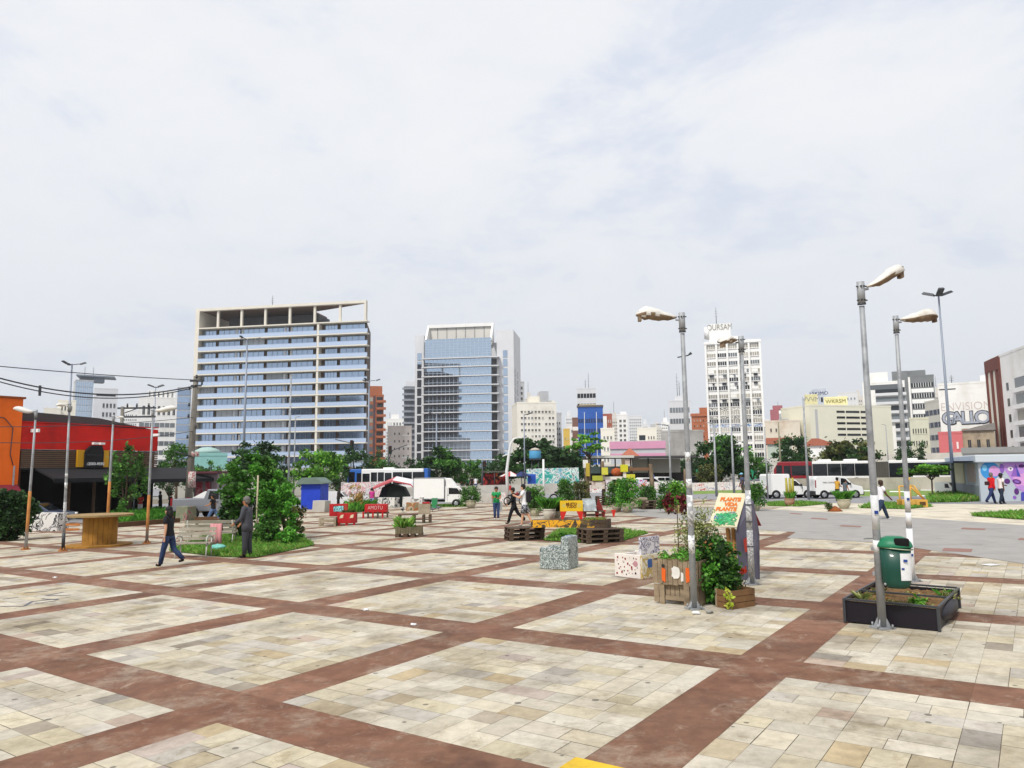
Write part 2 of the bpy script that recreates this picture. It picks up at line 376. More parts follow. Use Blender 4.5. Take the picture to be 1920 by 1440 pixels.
    blotch(rm, 2.2, .57, .66, .55, '#a99886', 'MIX', 1.2); blotch(rm, .7, .55, .66, .5, '#5f4a40', 'MIX'); blotch(rm, 12.0, .6, .7, .5, '#6a5548', 'MIX', .2)
    tag(mesh_in_plaza('plaza_pavement', st, sm), kind='structure'); tag(mesh_in_plaza('plaza_bands', rd, rm), kind='structure')
plaza()
def sheet(name, pts, m, z=.006):
    g = MB(); g.poly(px_poly(pts, z)); o = mesh_in_plaza(name, g, m); return tag(o, kind='structure')
sheet('plain_paving', [(1440, 956), (1500, 946), (1700, 934), (1800, 936), (1930, 934), (2300, 925), (2300, 1020), (1920, 990), (1640, 968)], mat('plain_paving', '#cfc6b2', .85, .16, 1.6, c2='#a89f8e', amt=.5, bump=.1), .003)
# grey path crossing the plaza, with brown inlays
sheet('grey_path', [(1400, 992), (1492, 998), (1475, 1009), (1640, 1017), (1920, 1057), (2200, 1092), (2300, 1010), (1920, 985), (1640, 966), (1480, 957), (1390, 953), (1250, 951), (1150, 953), (1200, 968), (1330, 978)], mat('grey_paving', '#9b9894', .9, .14, 1.4, c2='#8b8884', amt=.3, bump=.05, coord='Object'), .006)
for k, (x0, x1, y, h) in enumerate(((1767, 1821, 1031, 6), (1802, 1846, 991, 3), (1575, 1613, 986, 2.5), (1520, 1550, 972, 2), (1480, 1502, 962.5, 1.5), (1909, 1960, 1011, 4))):
    sheet('path_inlay', [(x0, y), (x0+4, y-h/2), (x1+3, y-h/2+2), (x1, y+h/2+2), (x0, y+h/2)], mat('brown_inlay', '#8d6c62', .9, .15, 4), .010)
# road behind the plaza
sheet('road', [(-900, 1010), (-200, 992), (300, 974), (410, 968), (600, 950), (850, 944), (1100, 934), (1260, 933), (1450, 943), (1640, 944), (1920, 946), (2500, 960), (2500, 930), (1920, 927), (1500, 922), (1200, 921), (900, 922), (600, 930), (300, 945), (-300, 960), (-900, 968)], asph, .008)
# ------------------------------------------------------------------ buildings
class B:
    """a building: local x along its front, y into the block, z up, origin at the foot of its front left corner"""
    def __init__(s, name, label, px0, px1, ytop, zc, d, body, turn=0.0, cat='building', group=None, zc2=None, parapet=.5, wall='wall', base=None):
        if zc2 is None:                        # front square to the line of sight
            c = ray((px0+px1)/2, 800); c.z = 0; q = ray(px0, 800).dot(c)/ray(px1, 800).dot(c); zc2 = zc*q
        a = W(px0, 800, zc); b = W(px1, 800, zc2); e = Vector((b.x-a.x, b.y-a.y))
        s.w = e.length; s.rz = math.atan2(e.y, e.x)+R(turn)
        s.z0 = min(gz(a.x, a.y), gz(b.x, b.y))-.5 if base is None else base
        s.px0, s.zc = px0, zc
        s.h = W(px0, ytop, zc).z-s.z0; s.d = d
        s.t = thing(name, label, cat, (a.x, a.y, s.z0), s.rz, group); s.body = body
        if body is not None:
            m = MB(); m.bb(0, s.w, 0, d, 0, s.h)
            if parapet:
                for q in ((0, s.w, -.06, .25), (0, s.w, d-.25, d+.06)): m.bb(q[0]-.06, q[1]+.06, q[2], q[3], s.h+.003, s.h+parapet)
                for x in (0, s.w): m.bb(x-.06 if x == 0 else x-.25, x+.25 if x == 0 else x+.06, .253, d-.253, s.h+.003, s.h+parapet)
            m.build(wall, body, s.t)
    def z(s, py): return W(s.px0, py, s.zc).z-s.z0
    def part(s, name, mb, m, **k): return mb.build(name, m, s.t, **k)
    def box(s, name, x0, x1, y0, y1, z0, z1, m, bevel=0): return MB().bb(x0, x1, y0, y1, z0, z1).build(name, m, s.t, bevel=bevel)
    def windows(s, x0, x1, z0, z1, nx, nz, fw, fh, m, side='F', skip=0.0, name='window', frame=None, seed=1, lim=96, mull=1, alt=None, hood=.12):
        """nx by nz openings; every window is a part of its own"""
        r = random.Random(seed); dx = (x1-x0)/nx; dz = (z1-z0)/nz; w, h = dx*fw, dz*fh
        def pane(mm):
            b = MB(); b.cur = 0; b.bb(-w/2, w/2, -.03, .02, -h/2, h/2); b.cur = 1
            t = min(.14, w*.12)
            b.bb(-w/2-.06, w/2+.06, -hood, .015, -h/2-.16, -h/2-.003)
            for k in range(mull): b.bb(-w/2+w*(k+1)/(mull+1)-t/4, -w/2+w*(k+1)/(mull+1)+t/4, -.06, -.033, -h/2, h/2)
            return b.data(name, [mm, frame or s.body])
        mes = [pane(m)] + [pane(a) for a in (alt or [])]; rest = []; n = 0
        for k in range(nz):
            for i in range(nx):
                if r.random() < skip: continue
                x = x0+(i+.5)*dx; z = z0+(k+.5)*dz; me = mes[0] if r.random() < .72 or len(mes) == 1 else r.choice(mes[1:])
                if side == 'F': loc, rz = (x, 0, z), 0
                elif side == 'R': loc, rz = (s.w, x, z), math.pi/2
                else: loc, rz = (0, x, z), -math.pi/2
                if n >= lim: rest.append((loc, rz, me)); continue
                o = bpy.data.objects.new(name, me); COL.objects.link(o); o.parent = s.t; o.location = loc; o.rotation_euler.z = rz; n += 1
        if rest:
            b = MB()
            for loc, rz, me in rest: b.box((loc[0]+(.0 if side == 'F' else (.005 if side == 'R' else -.005)), loc[1]-(.005 if side == 'F' else 0), loc[2]), (w, .05, h), rz)
            tag(b.build('windows', m, s.t), kind='stuff')
    def bands(s, zs, h, m, x0=None, x1=None, out=.0, name='window_band', mull=0, fm=None, side='F'):
        x0 = .3 if x0 is None else x0; x1 = (s.w if side == 'F' else s.d)-.3 if x1 is None else x1
        b = MB(); b.bb(0, x1-x0, -.05, .05, 0, h); b.cur = 1
        for k in range(mull): b.bb((x1-x0)*(k+1)/(mull+1)-.08, (x1-x0)*(k+1)/(mull+1)+.08, -.1, -.053, 0, h)
        me = b.data(name, [m, fm or s.body])
        for z in zs:
            o = bpy.data.objects.new(name, me); COL.objects.link(o); o.parent = s.t
            if side == 'F': o.location = (x0, -out, z)
            elif side == 'R': o.location = (s.w+out, x0, z); o.rotation_euler.z = math.pi/2
            else: o.location = (-out, x1, z); o.rotation_euler.z = -math.pi/2
    def mast(s, x, y, z, h, n=1):
        b = MB(); b.tube([(x, y, z), (x, y, z+h)], [.12, .05], 5)
        for k in range(3): b.tube([(x-.5, y, z+h*(.5+.15*k)), (x+.5, y, z+h*(.5+.15*k))], .04, 4)
        b.build('antenna', metal_dark, s.t)
metal_dark = mat('dark_metal', '#4a4c50', .5, .1, 5, metal=.5)
white_w = mat('white_render', '#eeedea', .85, .06, .25, c2='#d6d3ca', amt=.35, streak=4)
cream_w = mat('cream_render', '#ebe6d8', .85, .06, .25, c2='#d2cabb', amt=.3, streak=4)
grey_w = mat('grey_concrete', '#b9babc', .85, .10, .3, c2='#9b9c9c', amt=.4, streak=3)
pale_w = mat('pale_concrete', '#d5d6d9', .8, .05, .2)
frame_w = mat('cream_frame', '#dcd6c8', .8, .07, .3)
dgl = glass('dark_window', '#22272c', .12, orand=.5)
mgl = glass('grey_window', '#6d7378', .2, orand=.35)
cgl = mat('curtain_window', '#a9a59b', .5, .2, 1.5, orand=.3)
bgl = glass('blue_window', '#9fb2ca', .06, metal=.92, orand=.12)
bgl2 = glass('blue_curtain_wall', '#b3c4d6', .03, wav=.006, metal=.95, orand=.05)
rail = glass('balcony_glass', '#b9cae2', .22, metal=.3)
brown = mat('brown_column', '#5b4d45', .8, .15, .6)
# --- long office block with the open roof frame
def slab_block():
    b = B('office_block', 'long glazed office block with cream floor slabs and an open slanting roof frame', 366, 684, 578, 242, 20, None, zc2=232)
    w = b.w; k = w/318.0; rr = random.Random(3); fz = lambda zy: b.z(540+zy/4.234)       # zoom row -> height
    h = fz(150); ft = fz(303); n = 13; pitch = (fz(303)-fz(1248))/10.0
    X = lambda zx: (zx-112)/4.234*k
    m = MB(); m.prism([(0, 1.6), (w-.4, 1.6), (w-6, 20), (0, 20)], ft-.1, 'z', 0); m.build('wall', brown, b.t)
    b.box('fin_wall', -1.1, .3, -.6, 20, 0, h+.3, frame_w)
    b.box('roof_beam', .303, w+.1, -.6, .8, h-.55, h+.3, frame_w)
    b.box('corner_column', w-.5, w+.1, -.6, .8, ft+.1, h-.553, frame_w)
    # roof slab with a cut-away corner
    r = MB(); r.prism([(.31, .803), (w*.99, .803), (w*.62, 9), (w*.62, 20), (.31, 20)], .5, 'z', h-.5); r.build('roof', mat('brown_soffit', '#7d685c', .85, .12, .4), b.t)
    m = MB(); m.bb(6, w*.66, 8, 17, ft-.09, h-1.6); m.prism([(w*.66+.01, 8), (w*.69, 10), (w*.69, 17), (w*.66+.01, 17)], h-3.2-ft, 'z', ft-.09); m.build('penthouse', mat('penthouse_grey', '#57585b', .8, .1, .6), b.t)
    for zx in (265, 460, 655, 853, 1052, 1252): b.box('roof_post', X(zx)-.35, X(zx)+.35, .0, .7, ft+.01, h-.51, frame_w)
    b.box('divider_column', X(1090)-.35, X(1090)+.35, -.75, 1.61, 0, ft-.6, frame_w)
    xs = [X(120), X(250), X(450), X(650), X(845), X(1045), X(1090), X(1235), X(1440)]
    cols = [1, 2, 3, 4, 5, 7]
    for f in range(n):
        zt = ft-f*pitch; z0 = zt-pitch
        b.box('floor_slab', .31 if f else -.0+.31, w+.6, -.9, 1.6, zt-.40, zt-.02, frame_w)
        m = MB(); zr = z0+.0
        for x0, x1 in ((.4, X(1090)-.4), (X(1090)+.4, w+.8)): m.bb(x0, x1, -.86, -.8, z0, z0+1.15)
        m.bb(.4, X(1090)-.4, -.9, -.77, z0+1.153, z0+1.25); m.bb(X(1090)+.4, w+.8, -.9, -.77, z0+1.153, z0+1.25)
        m.build('balcony_rail', rail, b.t)
        for i in range(8):
            x0, x1 = xs[i]+(.55 if i in cols else .1), xs[i+1]-(.55 if i+1 in cols else .1)
            if i == 6: x0 += 1.6
            if x1-x0 < .5: continue
            m = MB(); m.bb(x0, x1, 1.35, 1.58, z0+.02, zt-.42); m.cur = 1
            for q in range(1, 4): m.bb(x0+(x1-x0)*q/4-.05, x0+(x1-x0)*q/4+.05, 1.28, 1.345, z0+.02, zt-.42)
            m.build('window', [bgl if rr.random() < .93 else mat('blind_window', '#b9c0c8', .35, .1, 1, orand=.2), mat('grey_mullion', '#8793a3', .4, .05)], b.t)
        if f % 2 == 0 or f > 3:
            for zx in (425, 825):
                m = MB(); m.bb(X(zx)-1.0, X(zx)-.3, 1.2, 1.29, z0+.1, zt-.7); m.bb(X(zx)+1.1, X(zx)+1.8, 1.2, 1.29, z0+.1, zt-.7); m.build('door', mat('white_door', '#dfe3e8', .5, .05), b.t)
    b.mast(X(650), 5, h, 5)
slab_block()
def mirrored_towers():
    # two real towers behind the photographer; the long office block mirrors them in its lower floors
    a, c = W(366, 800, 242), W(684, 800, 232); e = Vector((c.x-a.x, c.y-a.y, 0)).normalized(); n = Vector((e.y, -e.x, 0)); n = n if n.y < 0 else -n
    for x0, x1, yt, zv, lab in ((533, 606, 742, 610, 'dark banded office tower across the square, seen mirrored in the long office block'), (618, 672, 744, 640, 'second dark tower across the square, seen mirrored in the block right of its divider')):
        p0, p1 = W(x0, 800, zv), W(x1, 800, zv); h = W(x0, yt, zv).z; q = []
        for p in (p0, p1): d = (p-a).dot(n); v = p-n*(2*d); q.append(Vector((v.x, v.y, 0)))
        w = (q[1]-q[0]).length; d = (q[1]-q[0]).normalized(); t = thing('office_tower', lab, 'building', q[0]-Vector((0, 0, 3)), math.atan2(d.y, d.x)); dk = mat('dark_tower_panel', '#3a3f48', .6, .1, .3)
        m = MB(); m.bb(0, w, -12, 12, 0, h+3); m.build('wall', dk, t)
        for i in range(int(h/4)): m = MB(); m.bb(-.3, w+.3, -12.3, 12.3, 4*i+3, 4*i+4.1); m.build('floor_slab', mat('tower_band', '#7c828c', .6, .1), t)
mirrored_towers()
# --- glass tower with the sloping crown
def glass_tower():
    b = B('glass_tower', 'blue glass office tower with grey concrete wings and a slanted white crown', 796, 922, 633, 302, 26, None, zc2=298)
    w = b.w; fz = lambda zy: b.z(580+zy/4.5); k = w/126.0; gl = fz(240); ht = fz(95)
    b.box('core_wall', -1, w+1, 7, 24, 0, gl-1, pale_w)
    mull = mat('pale_mullion', '#b9c8da', .5, .05)
    z = 0.0; ts = [fz(v+12) for v in (1190, 1110, 1030, 950, 870, 795, 715, 640, 560, 480, 405)]; pt = ts[1]-ts[0]
    lv = [ts[0]-pt*q for q in (3, 2, 1)]+ts
    for z in lv:
        b.box('floor_slab', -1.2*k*4.5, w+3.1, -.9, 7, z+.15, z+.55, pale_w)
    for i, z in enumerate(lv):
        z1 = lv[i+1] if i+1 < len(lv) else gl
        m = MB(); m.bb(0, w, .05, .5, z+.56, z1-.02); m.cur = 1
        for q in range(1, 16): m.bb(w*q/16-.05, w*q/16+.05, .0, .048, z+.56, z1-.02)
        if i+1 < len(lv): m.bb(0, w, .0, .04, z+1.6, z+1.72)
        else:
            for q in range(1, 8): m.bb(0, w, -.002, .04, z+(z1-z)*q/8-.05, z+(z1-z)*q/8+.05)
        m.build('window_band', [bgl2, mull], b.t)
    # crown: side fins rising to a tall panelled back wall
    for x in (-.2, w-.6):
        m = MB(); m.prism([(.0, gl-1), (6.5, gl-1), (6.5, ht), (5.3, ht)], .8, 'x', x); m.build('crown_fin', white_w, b.t)
    m = MB(); m.bb(.61, w-.61, 6.0, 6.9, gl-2, ht-.01); m.build('crown_wall', mat('crown_panel', '#d3d0c9', .7, .06, .2), b.t)
    m = MB()
    for q in range(1, 7): m.bb(w*q/7-.1, w*q/7+.1, 5.85, 5.99, gl-2, ht-1.3)
    m.build('crown_joint', mat('grey_joint', '#7e7f80', .6, .1), b.t)
    b.box('crown_cap', -.2, w+.2, 5.2, 7.2, ht-1.2, ht+.2, white_w)
    for x0, x1, zy, sx in ((-22.5*k, -5.5*k, 190, -14), (8*k+w, 40*k+w, 170, w+22*k)):
        b.box('wing', x0, x1, 3, 24, 0, fz(zy), pale_w)
        for z in lv: b.box('wing_window', (x0+x1)/2-.9, (x0+x1)/2+.9, 2.88, 3.05, z+.4, z+pt-.4, bgl2)
        for z in lv[3:12]:
            if x0 > 0: b.box('wing_opening', x1-.05, x1+.06, 6, 9, z+.5, z+pt-.5, dgl); b.box('wing_opening', x1-.05, x1+.06, 13, 16, z+.5, z+pt-.5, dgl)
glass_tower()
# --- everything else on the skyline
def skyline():
    wf = mat('window_frame_grey', '#b4b3ad', .6, .1)
    # far left
    b = B('apartment_building', 'small cream block behind the red bar roof beside the blue glass tower', 80, 112, 766, 300, 12, cream_w); b.windows(1, b.w-1, b.h*.6, b.h*.98, 3, 3, .4, .35, dgl, seed=3)
    b = B('apartment_building', 'taller cream block with three dark window rows next to the blue glass tower', 106, 140, 751, 310, 12, cream_w); b.windows(1, b.w-1, b.h*.5, b.h*.98, 4, 4, .45, .4, dgl, seed=4)
    b = B('office_tower', 'slim tower with one blue mirrored face and one grey face with square windows', 137, 171, 712, 360, 13, grey_w, turn=4)
    b.bands([b.h*q/18 for q in range(18)], b.h/18-.25, bgl2, .1, b.w-.1, .02, mull=7)
    b.windows(2.5, 12.5, b.h*.42, b.h*.9, 4, 6, .62, .5, dgl, side='R', frame=grey_w)
    m = MB(); m.prism([(0, 0), (b.w+9, 0), (b.w+11, 11), (2, 11)], .7, 'z', b.h+2.4); m.bb(2, b.w+5, 3, 9, b.h, b.h+2.39); m.build('roof', mat('roof_grey', '#7c8590', .6, .1), b.t); b.mast(4, 5, b.h+3, 5); b.mast(b.w, 5, b.h+3, 5)
    b2 = B('office_tower', 'grey annexe with dark square windows attached to the blue glass tower', 173, 218, 728, 352, 14, pale_w); b2.windows(3.5, b2.w-.5, b2.h*.35, b2.h*.88, 4, 6, .55, .5, dgl, frame=pale_w); b2.bands([b2.h*.93], 1.2, dgl, 1, b2.w-1)
    b = B('office_building', 'white office block with dark ribbon windows and a tall white parapet', 258, 330, 745, 300, 16, white_w)
    b.windows(1, b.w*.99, b.h*.80, b.h*.93, 7, 1, .5, .75, dgl); b.bands([b.h*q for q in (.68, .58, .48, .38, .28, .18)], b.h*.05, mgl, .5, b.w-.5, mull=6)
    b.box('roof_block', b.w*.22, b.w*.95, 3, 12, b.h, b.z(729), white_w)
    for q in range(6): b.box('roof_column', b.w*(.25+.12*q), b.w*(.28+.12*q), 2.8, 3.0, b.h+.6, b.z(731), mgl)
    b3 = B('office_building', 'grey blue glass slab half hidden behind the wooden utility pole', 330, 356, 727, 305, 14, grey_w); b3.bands([b3.h*q/14 for q in range(14)], b3.h/14-.5, bgl, .1, b3.w-.1, .02)
    b = B('apartment_building', 'teal painted low house with round roof between utility pole and trees', 366, 428, 855, 120, 10, mat('teal_render', '#8fc2bd', .8, .1, .5)); m = MB(); m.lathe([(2.2, 0), (1.9, .5), (1.1, .9), (.1, 1.05)], 14, (2.0, 3, b.h+.5)); m.build('dome', mat('teal_roof', '#9db8b2', .7, .1), b.t); b.windows(.6, b.w-.6, b.h*.35, b.h*.8, 3, 1, .4, .8, dgl)
    # between the two big offices
    org = mat('orange_brick', '#b06b4b', .85, .12, .5); mau = mat('mauve_panel', '#5f4c50', .8, .1, .5)
    b = B('apartment_tower', 'orange brick apartment tower with stacked corner balconies beside the long office', 684, 719, 741, 300, 13, org)
    b.box('roof_block', b.w*.08, b.w*.92, 1, 10, b.h, b.z(722), org)
    for i in range(14):
        z = b.h-2.9*(i+1)
        if z < 8: break
        b.box('balcony', b.w*.60, b.w+.9, -1.0, -.003, z, z+1.0, org); b.box('window', b.w*.62, b.w*.95, -.06, .02, z+1.05, z+2.4, dgl)
        b.box('window', b.w*.1, b.w*.42, -.1, .02, z+.5, z+2.2, mgl if i % 3 else cgl); b.box('window_band', b.w*.44, b.w*.56, -.08, .02, z, z+2.88, mau)
    pk = mat('pinkish_render', '#d9cec6', .85, .08, .3, c2='#c3b6ac', amt=.4, streak=3)
    b = B('apartment_building', 'pale pinkish block with few small windows left of the glass tower', 727, 772, 801, 250, 14, pk); b.windows(b.w*.2, b.w*.95, b.h*.3, b.h*.95, 4, 5, .28, .3, dgl, skip=.1, seed=8); b.bands([b.h*q for q in (.85, .66, .47)], .35, mat('white_paint', '#e8e8e4', .6, .05), b.w*.6, b.w*.95)
    b = B('apartment_tower', 'slender dark tower of curved balconies half hidden by the glass tower', 757, 778, 725, 420, 12, mat('dark_tower', '#6c7078', .7, .1, .4))
    for i in range(18):
        m = MB(); z = b.h-3.3*i-1.4; m.prism([(-1.0, 0), (.5, -1.6), (b.w*.6, -2.0), (b.w, -1.4), (b.w, 0)], 1.1, 'z', z); m.build('balcony', mat('grey_balcony', '#8c9098', .6, .1), b.t)
    b.box('roof_block', 1, b.w, 1, 9, b.h, b.z(713), pale_w)
    b = B('apartment_building', 'hazy white blocks with antennas left of the pale pinkish building', 722, 756, 786, 480, 12, white_w); b.windows(1, b.w-1, b.h*.5, b.h*.97, 5, 5, .5, .5, mgl, skip=.1); b.box('roof_block', 4, 9, 2, 8, b.h, b.h+3.5, white_w); b.mast(3, 3, b.h, 5)
    b = B('apartment_tower', 'grey concrete block with dark openings just behind the glass tower', 966, 984, 716, 340, 12, grey_w); b.windows(.6, b.w-.4, b.h*.3, b.h*.97, 2, 12, .5, .5, dgl)
    # middle
    b = B('apartment_building', 'cream apartment block with many small square windows and a stair tower on its roof', 970, 1045, 756, 255, 15, cream_w, turn=9)
    b.windows(1, b.w-.6, b.h*.30, b.h*.93, 10, 8, .55, .34, dgl, alt=[mgl, cgl], skip=.12, seed=5); b.windows(1, 14, b.h*.3, b.h*.9, 5, 8, .4, .34, dgl, side='R')
    b.box('stair_tower', b.w*.60, b.w*.82, 1, 7, b.h, b.z(732), grey_w); b.box('roof_block', b.w*.36, b.w*.598, 2, 9, b.h, b.z(741), cream_w); b.box('roof_block', b.w*.825, b.w*.99, 3, 9, b.h, b.z(749), cream_w)
    b = B('apartment_building', 'grey side wing stepping down behind the cream apartment block', 1040, 1053, 776, 275, 14, grey_w); b.windows(.4, b.w-.3, b.h*.4, b.h*.9, 2, 6, .5, .4, dgl)
    b = B('apartment_building', 'small yellow fronted house between the cream block and the blue building', 1056, 1068, 806, 300, 10, mat('yellow_render', '#dcb95a', .8, .08, .5)); b.windows(.3, b.w-.3, b.h*.4, b.h*.9, 2, 3, .4, .3, cgl)
    b = B('apartment_building', 'pale stacked houses low between cream block and blue building', 1062, 1082, 797, 330, 10, white_w); b.windows(.5, b.w-.5, b.h*.4, b.h*.95, 3, 4, .4, .4, mgl)
    b = B('apartment_building', 'brown and white striped block touching the left of the blue building', 1073, 1085, 785, 310, 10, mat('brown_render', '#7d5d53', .8, .1, .5)); b.bands([b.h*q for q in (.2, .4, .6, .8)], 1.6, white_w, .1, b.w-.1)
    blu = mat('blue_panel', '#2f5fb0', .55, .10, .3, c2='#24509b', amt=.5)
    b = B('office_building', 'bright blue office block with dark ribbon windows and white downpipes', 1084, 1131, 766, 240, 14, blu)
    b.bands([b.h*q for q in (.80, .66, .52, .38, .24)], b.h*.055, glass('navy_window', '#1d2f55', .15, orand=.3), .1, b.w-.1, .01, mull=9, fm=blu)
    for q in (.26, .74): b.box('downpipe', b.w*q-.08, b.w*q+.08, -.2, -.07, b.h*.2, b.h*.95, mat('white_paint', '#e8e8e4'))
    b.box('roof_block', b.w*.06, b.w*.74, 2, 10, b.h, b.z(757), mat('cream_roof', '#d8cfae', .8, .1)); b.box('roof_edge', -.3, b.w+.2, -.3, 3, b.h+.5, b.h+1.1, mat('roof_brown', '#6a6258', .8, .1))
    b = B('office_tower', 'grey white tower with dark ribbon windows rising behind the blue block', 1083, 1119, 729, 330, 14, pale_w); b.bands([b.h-4-4.6*i for i in range(7)], 2.0, dgl, .2, b.w-.2, .01, mull=5); b.mast(b.w*.62, 4, b.h, 8); b.mast(b.w*.45, 4, b.h, 5)
    b = B('apartment_building', 'white and red brick striped block right of the blue building', 1130, 1148, 778, 300, 10, mat('red_brick', '#a4604d', .85, .12, .5)); b.box('white_bay', .2, b.w*.45, -.3, 0, 2, b.h-.5, white_w); b.windows(b.w*.5, b.w-.2, b.h*.3, b.h*.95, 2, 6, .5, .5, cgl); b.windows(.4, b.w*.42, b.h*.3, b.h*.95, 1, 6, .6, .3, dgl)
    b = B('apartment_building', 'low cream house with a flat roof right of the blue building foot', 1126, 1152, 806, 200, 10, cream_w); b.windows(.5, b.w-.5, b.h*.3, b.h*.95, 3, 3, .5, .3, mgl)
    b = B('apartment_building', 'white apartment tower with two columns of dark windows above the pink warehouse', 1157, 1177, 779, 290, 11, white_w); b.windows(.6, b.w-.4, b.h*.25, b.h*.95, 2, 9, .55, .5, dgl, alt=[mgl]); b.box('roof_block', b.w*.35, b.w*.9, 2, 8, b.h, b.z(771), white_w)
    b = B('apartment_building', 'pale hazy high rise with a fine window grid above the pink warehouse', 1178, 1204, 781, 460, 12, mat('hazy_white', '#d9dadb', .8, .05, .2)); b.windows(.6, b.w-.4, b.h*.3, b.h*.97, 6, 13, .5, .45, mgl)
    b = B('apartment_building', 'cream block with deep dark balconies at its corner near the pink warehouse', 1194, 1231, 805, 230, 12, cream_w); b.windows(b.w*.52, b.w-.5, b.h*.3, b.h*.9, 3, 4, .4, .4, dgl)
    for i in range(4): b.box('balcony_opening', .6, b.w*.42, -.05, .02, b.h*.88-3.0*i-1.6, b.h*.88-3.0*i, dgl); b.box('balcony', .4, b.w*.46, -.9, -.053, b.h*.88-3.0*i-2.7, b.h*.88-3.0*i-1.7, cream_w)
    b.box('roof_block', b.w*.7, b.w*.95, 2, 8, b.h, b.z(795), grey_w)
    pkw = mat('pink_cladding', '#cf93ae', .7, .08, .4)
    b = B('warehouse', 'long low warehouse with a pink fascia and pale grey metal front', 1143, 1246, 832, 165, 18, mat('grey_metal_front', '#b9bcbe', .6, .06, 1.0), cat='warehouse'); b.box('fascia', -.1, b.w+.1, -.3, 0, b.h-1.2, b.h+.4, pkw); b.box('lower_fascia', -.05, b.w+.05, -.25, -.003, b.z(856), b.z(851), pkw)
    b = B('kiosk', 'small red tiled pyramid roof rising over the bus station roof', 1163, 1196, 858, 150, 4, mat('kiosk_wall', '#b9a79a', .8, .1), parapet=0); m = MB(); w = b.w; m.poly([(-.5, -.5, b.h), (w+.5, -.5, b.h), (w/2, 2, b.h+2.0)]); m.poly([(w+.5, -.5, b.h), (w+.5, 4.5, b.h), (w/2, 2, b.h+2.0)]); m.poly([(w+.5, 4.5, b.h), (-.5, 4.5, b.h), (w/2, 2, b.h+2.0)]); m.poly([(-.5, 4.5, b.h), (-.5, -.5, b.h), (w/2, 2, b.h+2.0)]); m.build('roof', mat('red_tiles', '#a8654f', .85, .15, 2), b.t)
    b = B('warehouse', 'windowless grey concrete hall behind the street lamp with bagged head', 1239, 1318, 811, 190, 16, mat('stained_concrete', '#b3b0ab', .9, .16, .25, c2='#8d8a86', amt=.7, streak=3), cat='warehouse'); b.box('opening', b.w*.3, b.w*.62, -.05, .02, b.h*.12, b.h*.3, dgl)
    b = B('office_tower', 'pale grey tower with ribbon floors and tall antennas behind the bagged lamp', 1255, 1296, 753, 280, 14, pale_w); b.bands([b.h-4.2*(i+1) for i in range(9)], 1.9, mgl, .4, b.w-.4, .01, mull=6); b.box('roof_block', b.w*.3, b.w*.72, 2, 9, b.h, b.z(741), pale_w); b.mast(b.w*.42, 4, b.z(741), 9); b.mast(b.w*.52, 4, b.z(741), 6)
    b = B('apartment_building', 'orange brick apartment house left of the tall white graffiti tower', 1297, 1328, 778, 250, 13, org); b.box('roof_block', b.w*.5, b.w, 1, 7, b.h, b.z(764), org); b.windows(.4, b.w-1, b.h*.25, b.h*.95, 4, 8, .35, .35, cgl, alt=[dgl]); b.box('roof_edge', -.3, b.w+.3, -.4, .3, b.h-.5, b.h+.3, org)
    # tall white tower
    b = B('apartment_tower', 'tall stained white tower of five bays with black graffiti on lower floors', 1329, 1432, 641, 232, 13, white_w); w = b.w; n = 14; ph = (b.z(647)-b.z(838))/13.0*1.07; top = b.z(645)
    for i in range(6): b.box('pilaster', w*i/5-.3, w*i/5+.3, -.5, -.003, 0, top+.2, white_w)
    b.box('roof_edge', -.5, w+.5, -.6, 1, top+.21, top+1.0, white_w)
    rr = random.Random(5); gw = [dgl, mgl, mgl, cgl, cgl, white_w]
    gaf = ramp_mat('black_graffiti', [(0, '#d9d7cf'), (.5, '#1c1c1e'), (.57, '#d9d7cf'), (.64, '#2a2a2c'), (.7, '#d4d2ca')], 1.1, det=3, dist=1.6, stretch=(1, 1, 1.3))
    gaf2 = ramp_mat('blue_graffiti', [(0, '#d6dbe2'), (.47, '#5d7fae'), (.55, '#e2e2e0'), (.62, '#3a3f55'), (.68, '#c9d2de')], .9, det=3, dist=1.2)
    for f in range(15):
        z1 = top-f*ph-.15; z0 = z1-ph*.47
        if z0 < 2: break
        for i in range(5):
            x0, x1 = w*i/5+.33, w*(i+1)/5-.33
            k = rr.random()
            mm = cgl if f in (3, 6) and k < .6 else (dgl if k < .36 else mgl if k < .62 else cgl)
            m = MB(); m.bb(x0, x1, -.06, .02, z0, z1); m.cur = 1
            for q in range(1, 4): m.bb(x0+(x1-x0)*q/4-.06, x0+(x1-x0)*q/4+.06, -.1, -.063, z0, z1)
            m.bb(x0, x1, -.25, -.003, z0-.22, z0-.02)
            if f in (3, 6, 5) and k > .5: m.cur = 2; m.bb(x0+.1, x0+(x1-x0)*.75, -.12, -.065, z0+.15, z1-.1)
            m.build('window', [mm, white_w, white_w], b.t)
            if f in (3, 4, 6): b.box('air_conditioner', x0+.5+rr.random(), x0+1.7+rr.random(), -.7, -.26, z0-1.0, z0-.4, dgl if k > .3 else mgl)
            if f in (7, 8): b.box('graffiti_panel', x0, x1, -.08, -.004, z0-ph*.5, z0-.25, gaf)
            if f == 9: b.box('graffiti_panel', x0, x1, -.08, -.004, z0-ph*.48, z0-.25, gaf2)
    m = MB(); m.bb(w*.08, w*.48, 1, 10, b.h, b.z(603)); m.build('water_tank_block', white_w, b.t); m = MB(); m.lathe([(2.0, b.z(628)-b.h), (2.0, b.z(606)-b.h)], 20, (w*.10, 4, b.h)); m.build('stair_cylinder', white_w, b.t)
    b.box('roof_block', w*.49, w*.66, 2, 9, b.h, b.z(628), white_w)
    textmesh('lettering', 'OURSAM', 2.6, mat('grey_letters', '#a3a298', .8, .2, 2), b.t, (w*.28, .9, b.z(610)), ext=.05, sx=.75)
    b.mast(w*.22, 4, b.z(603), 6)
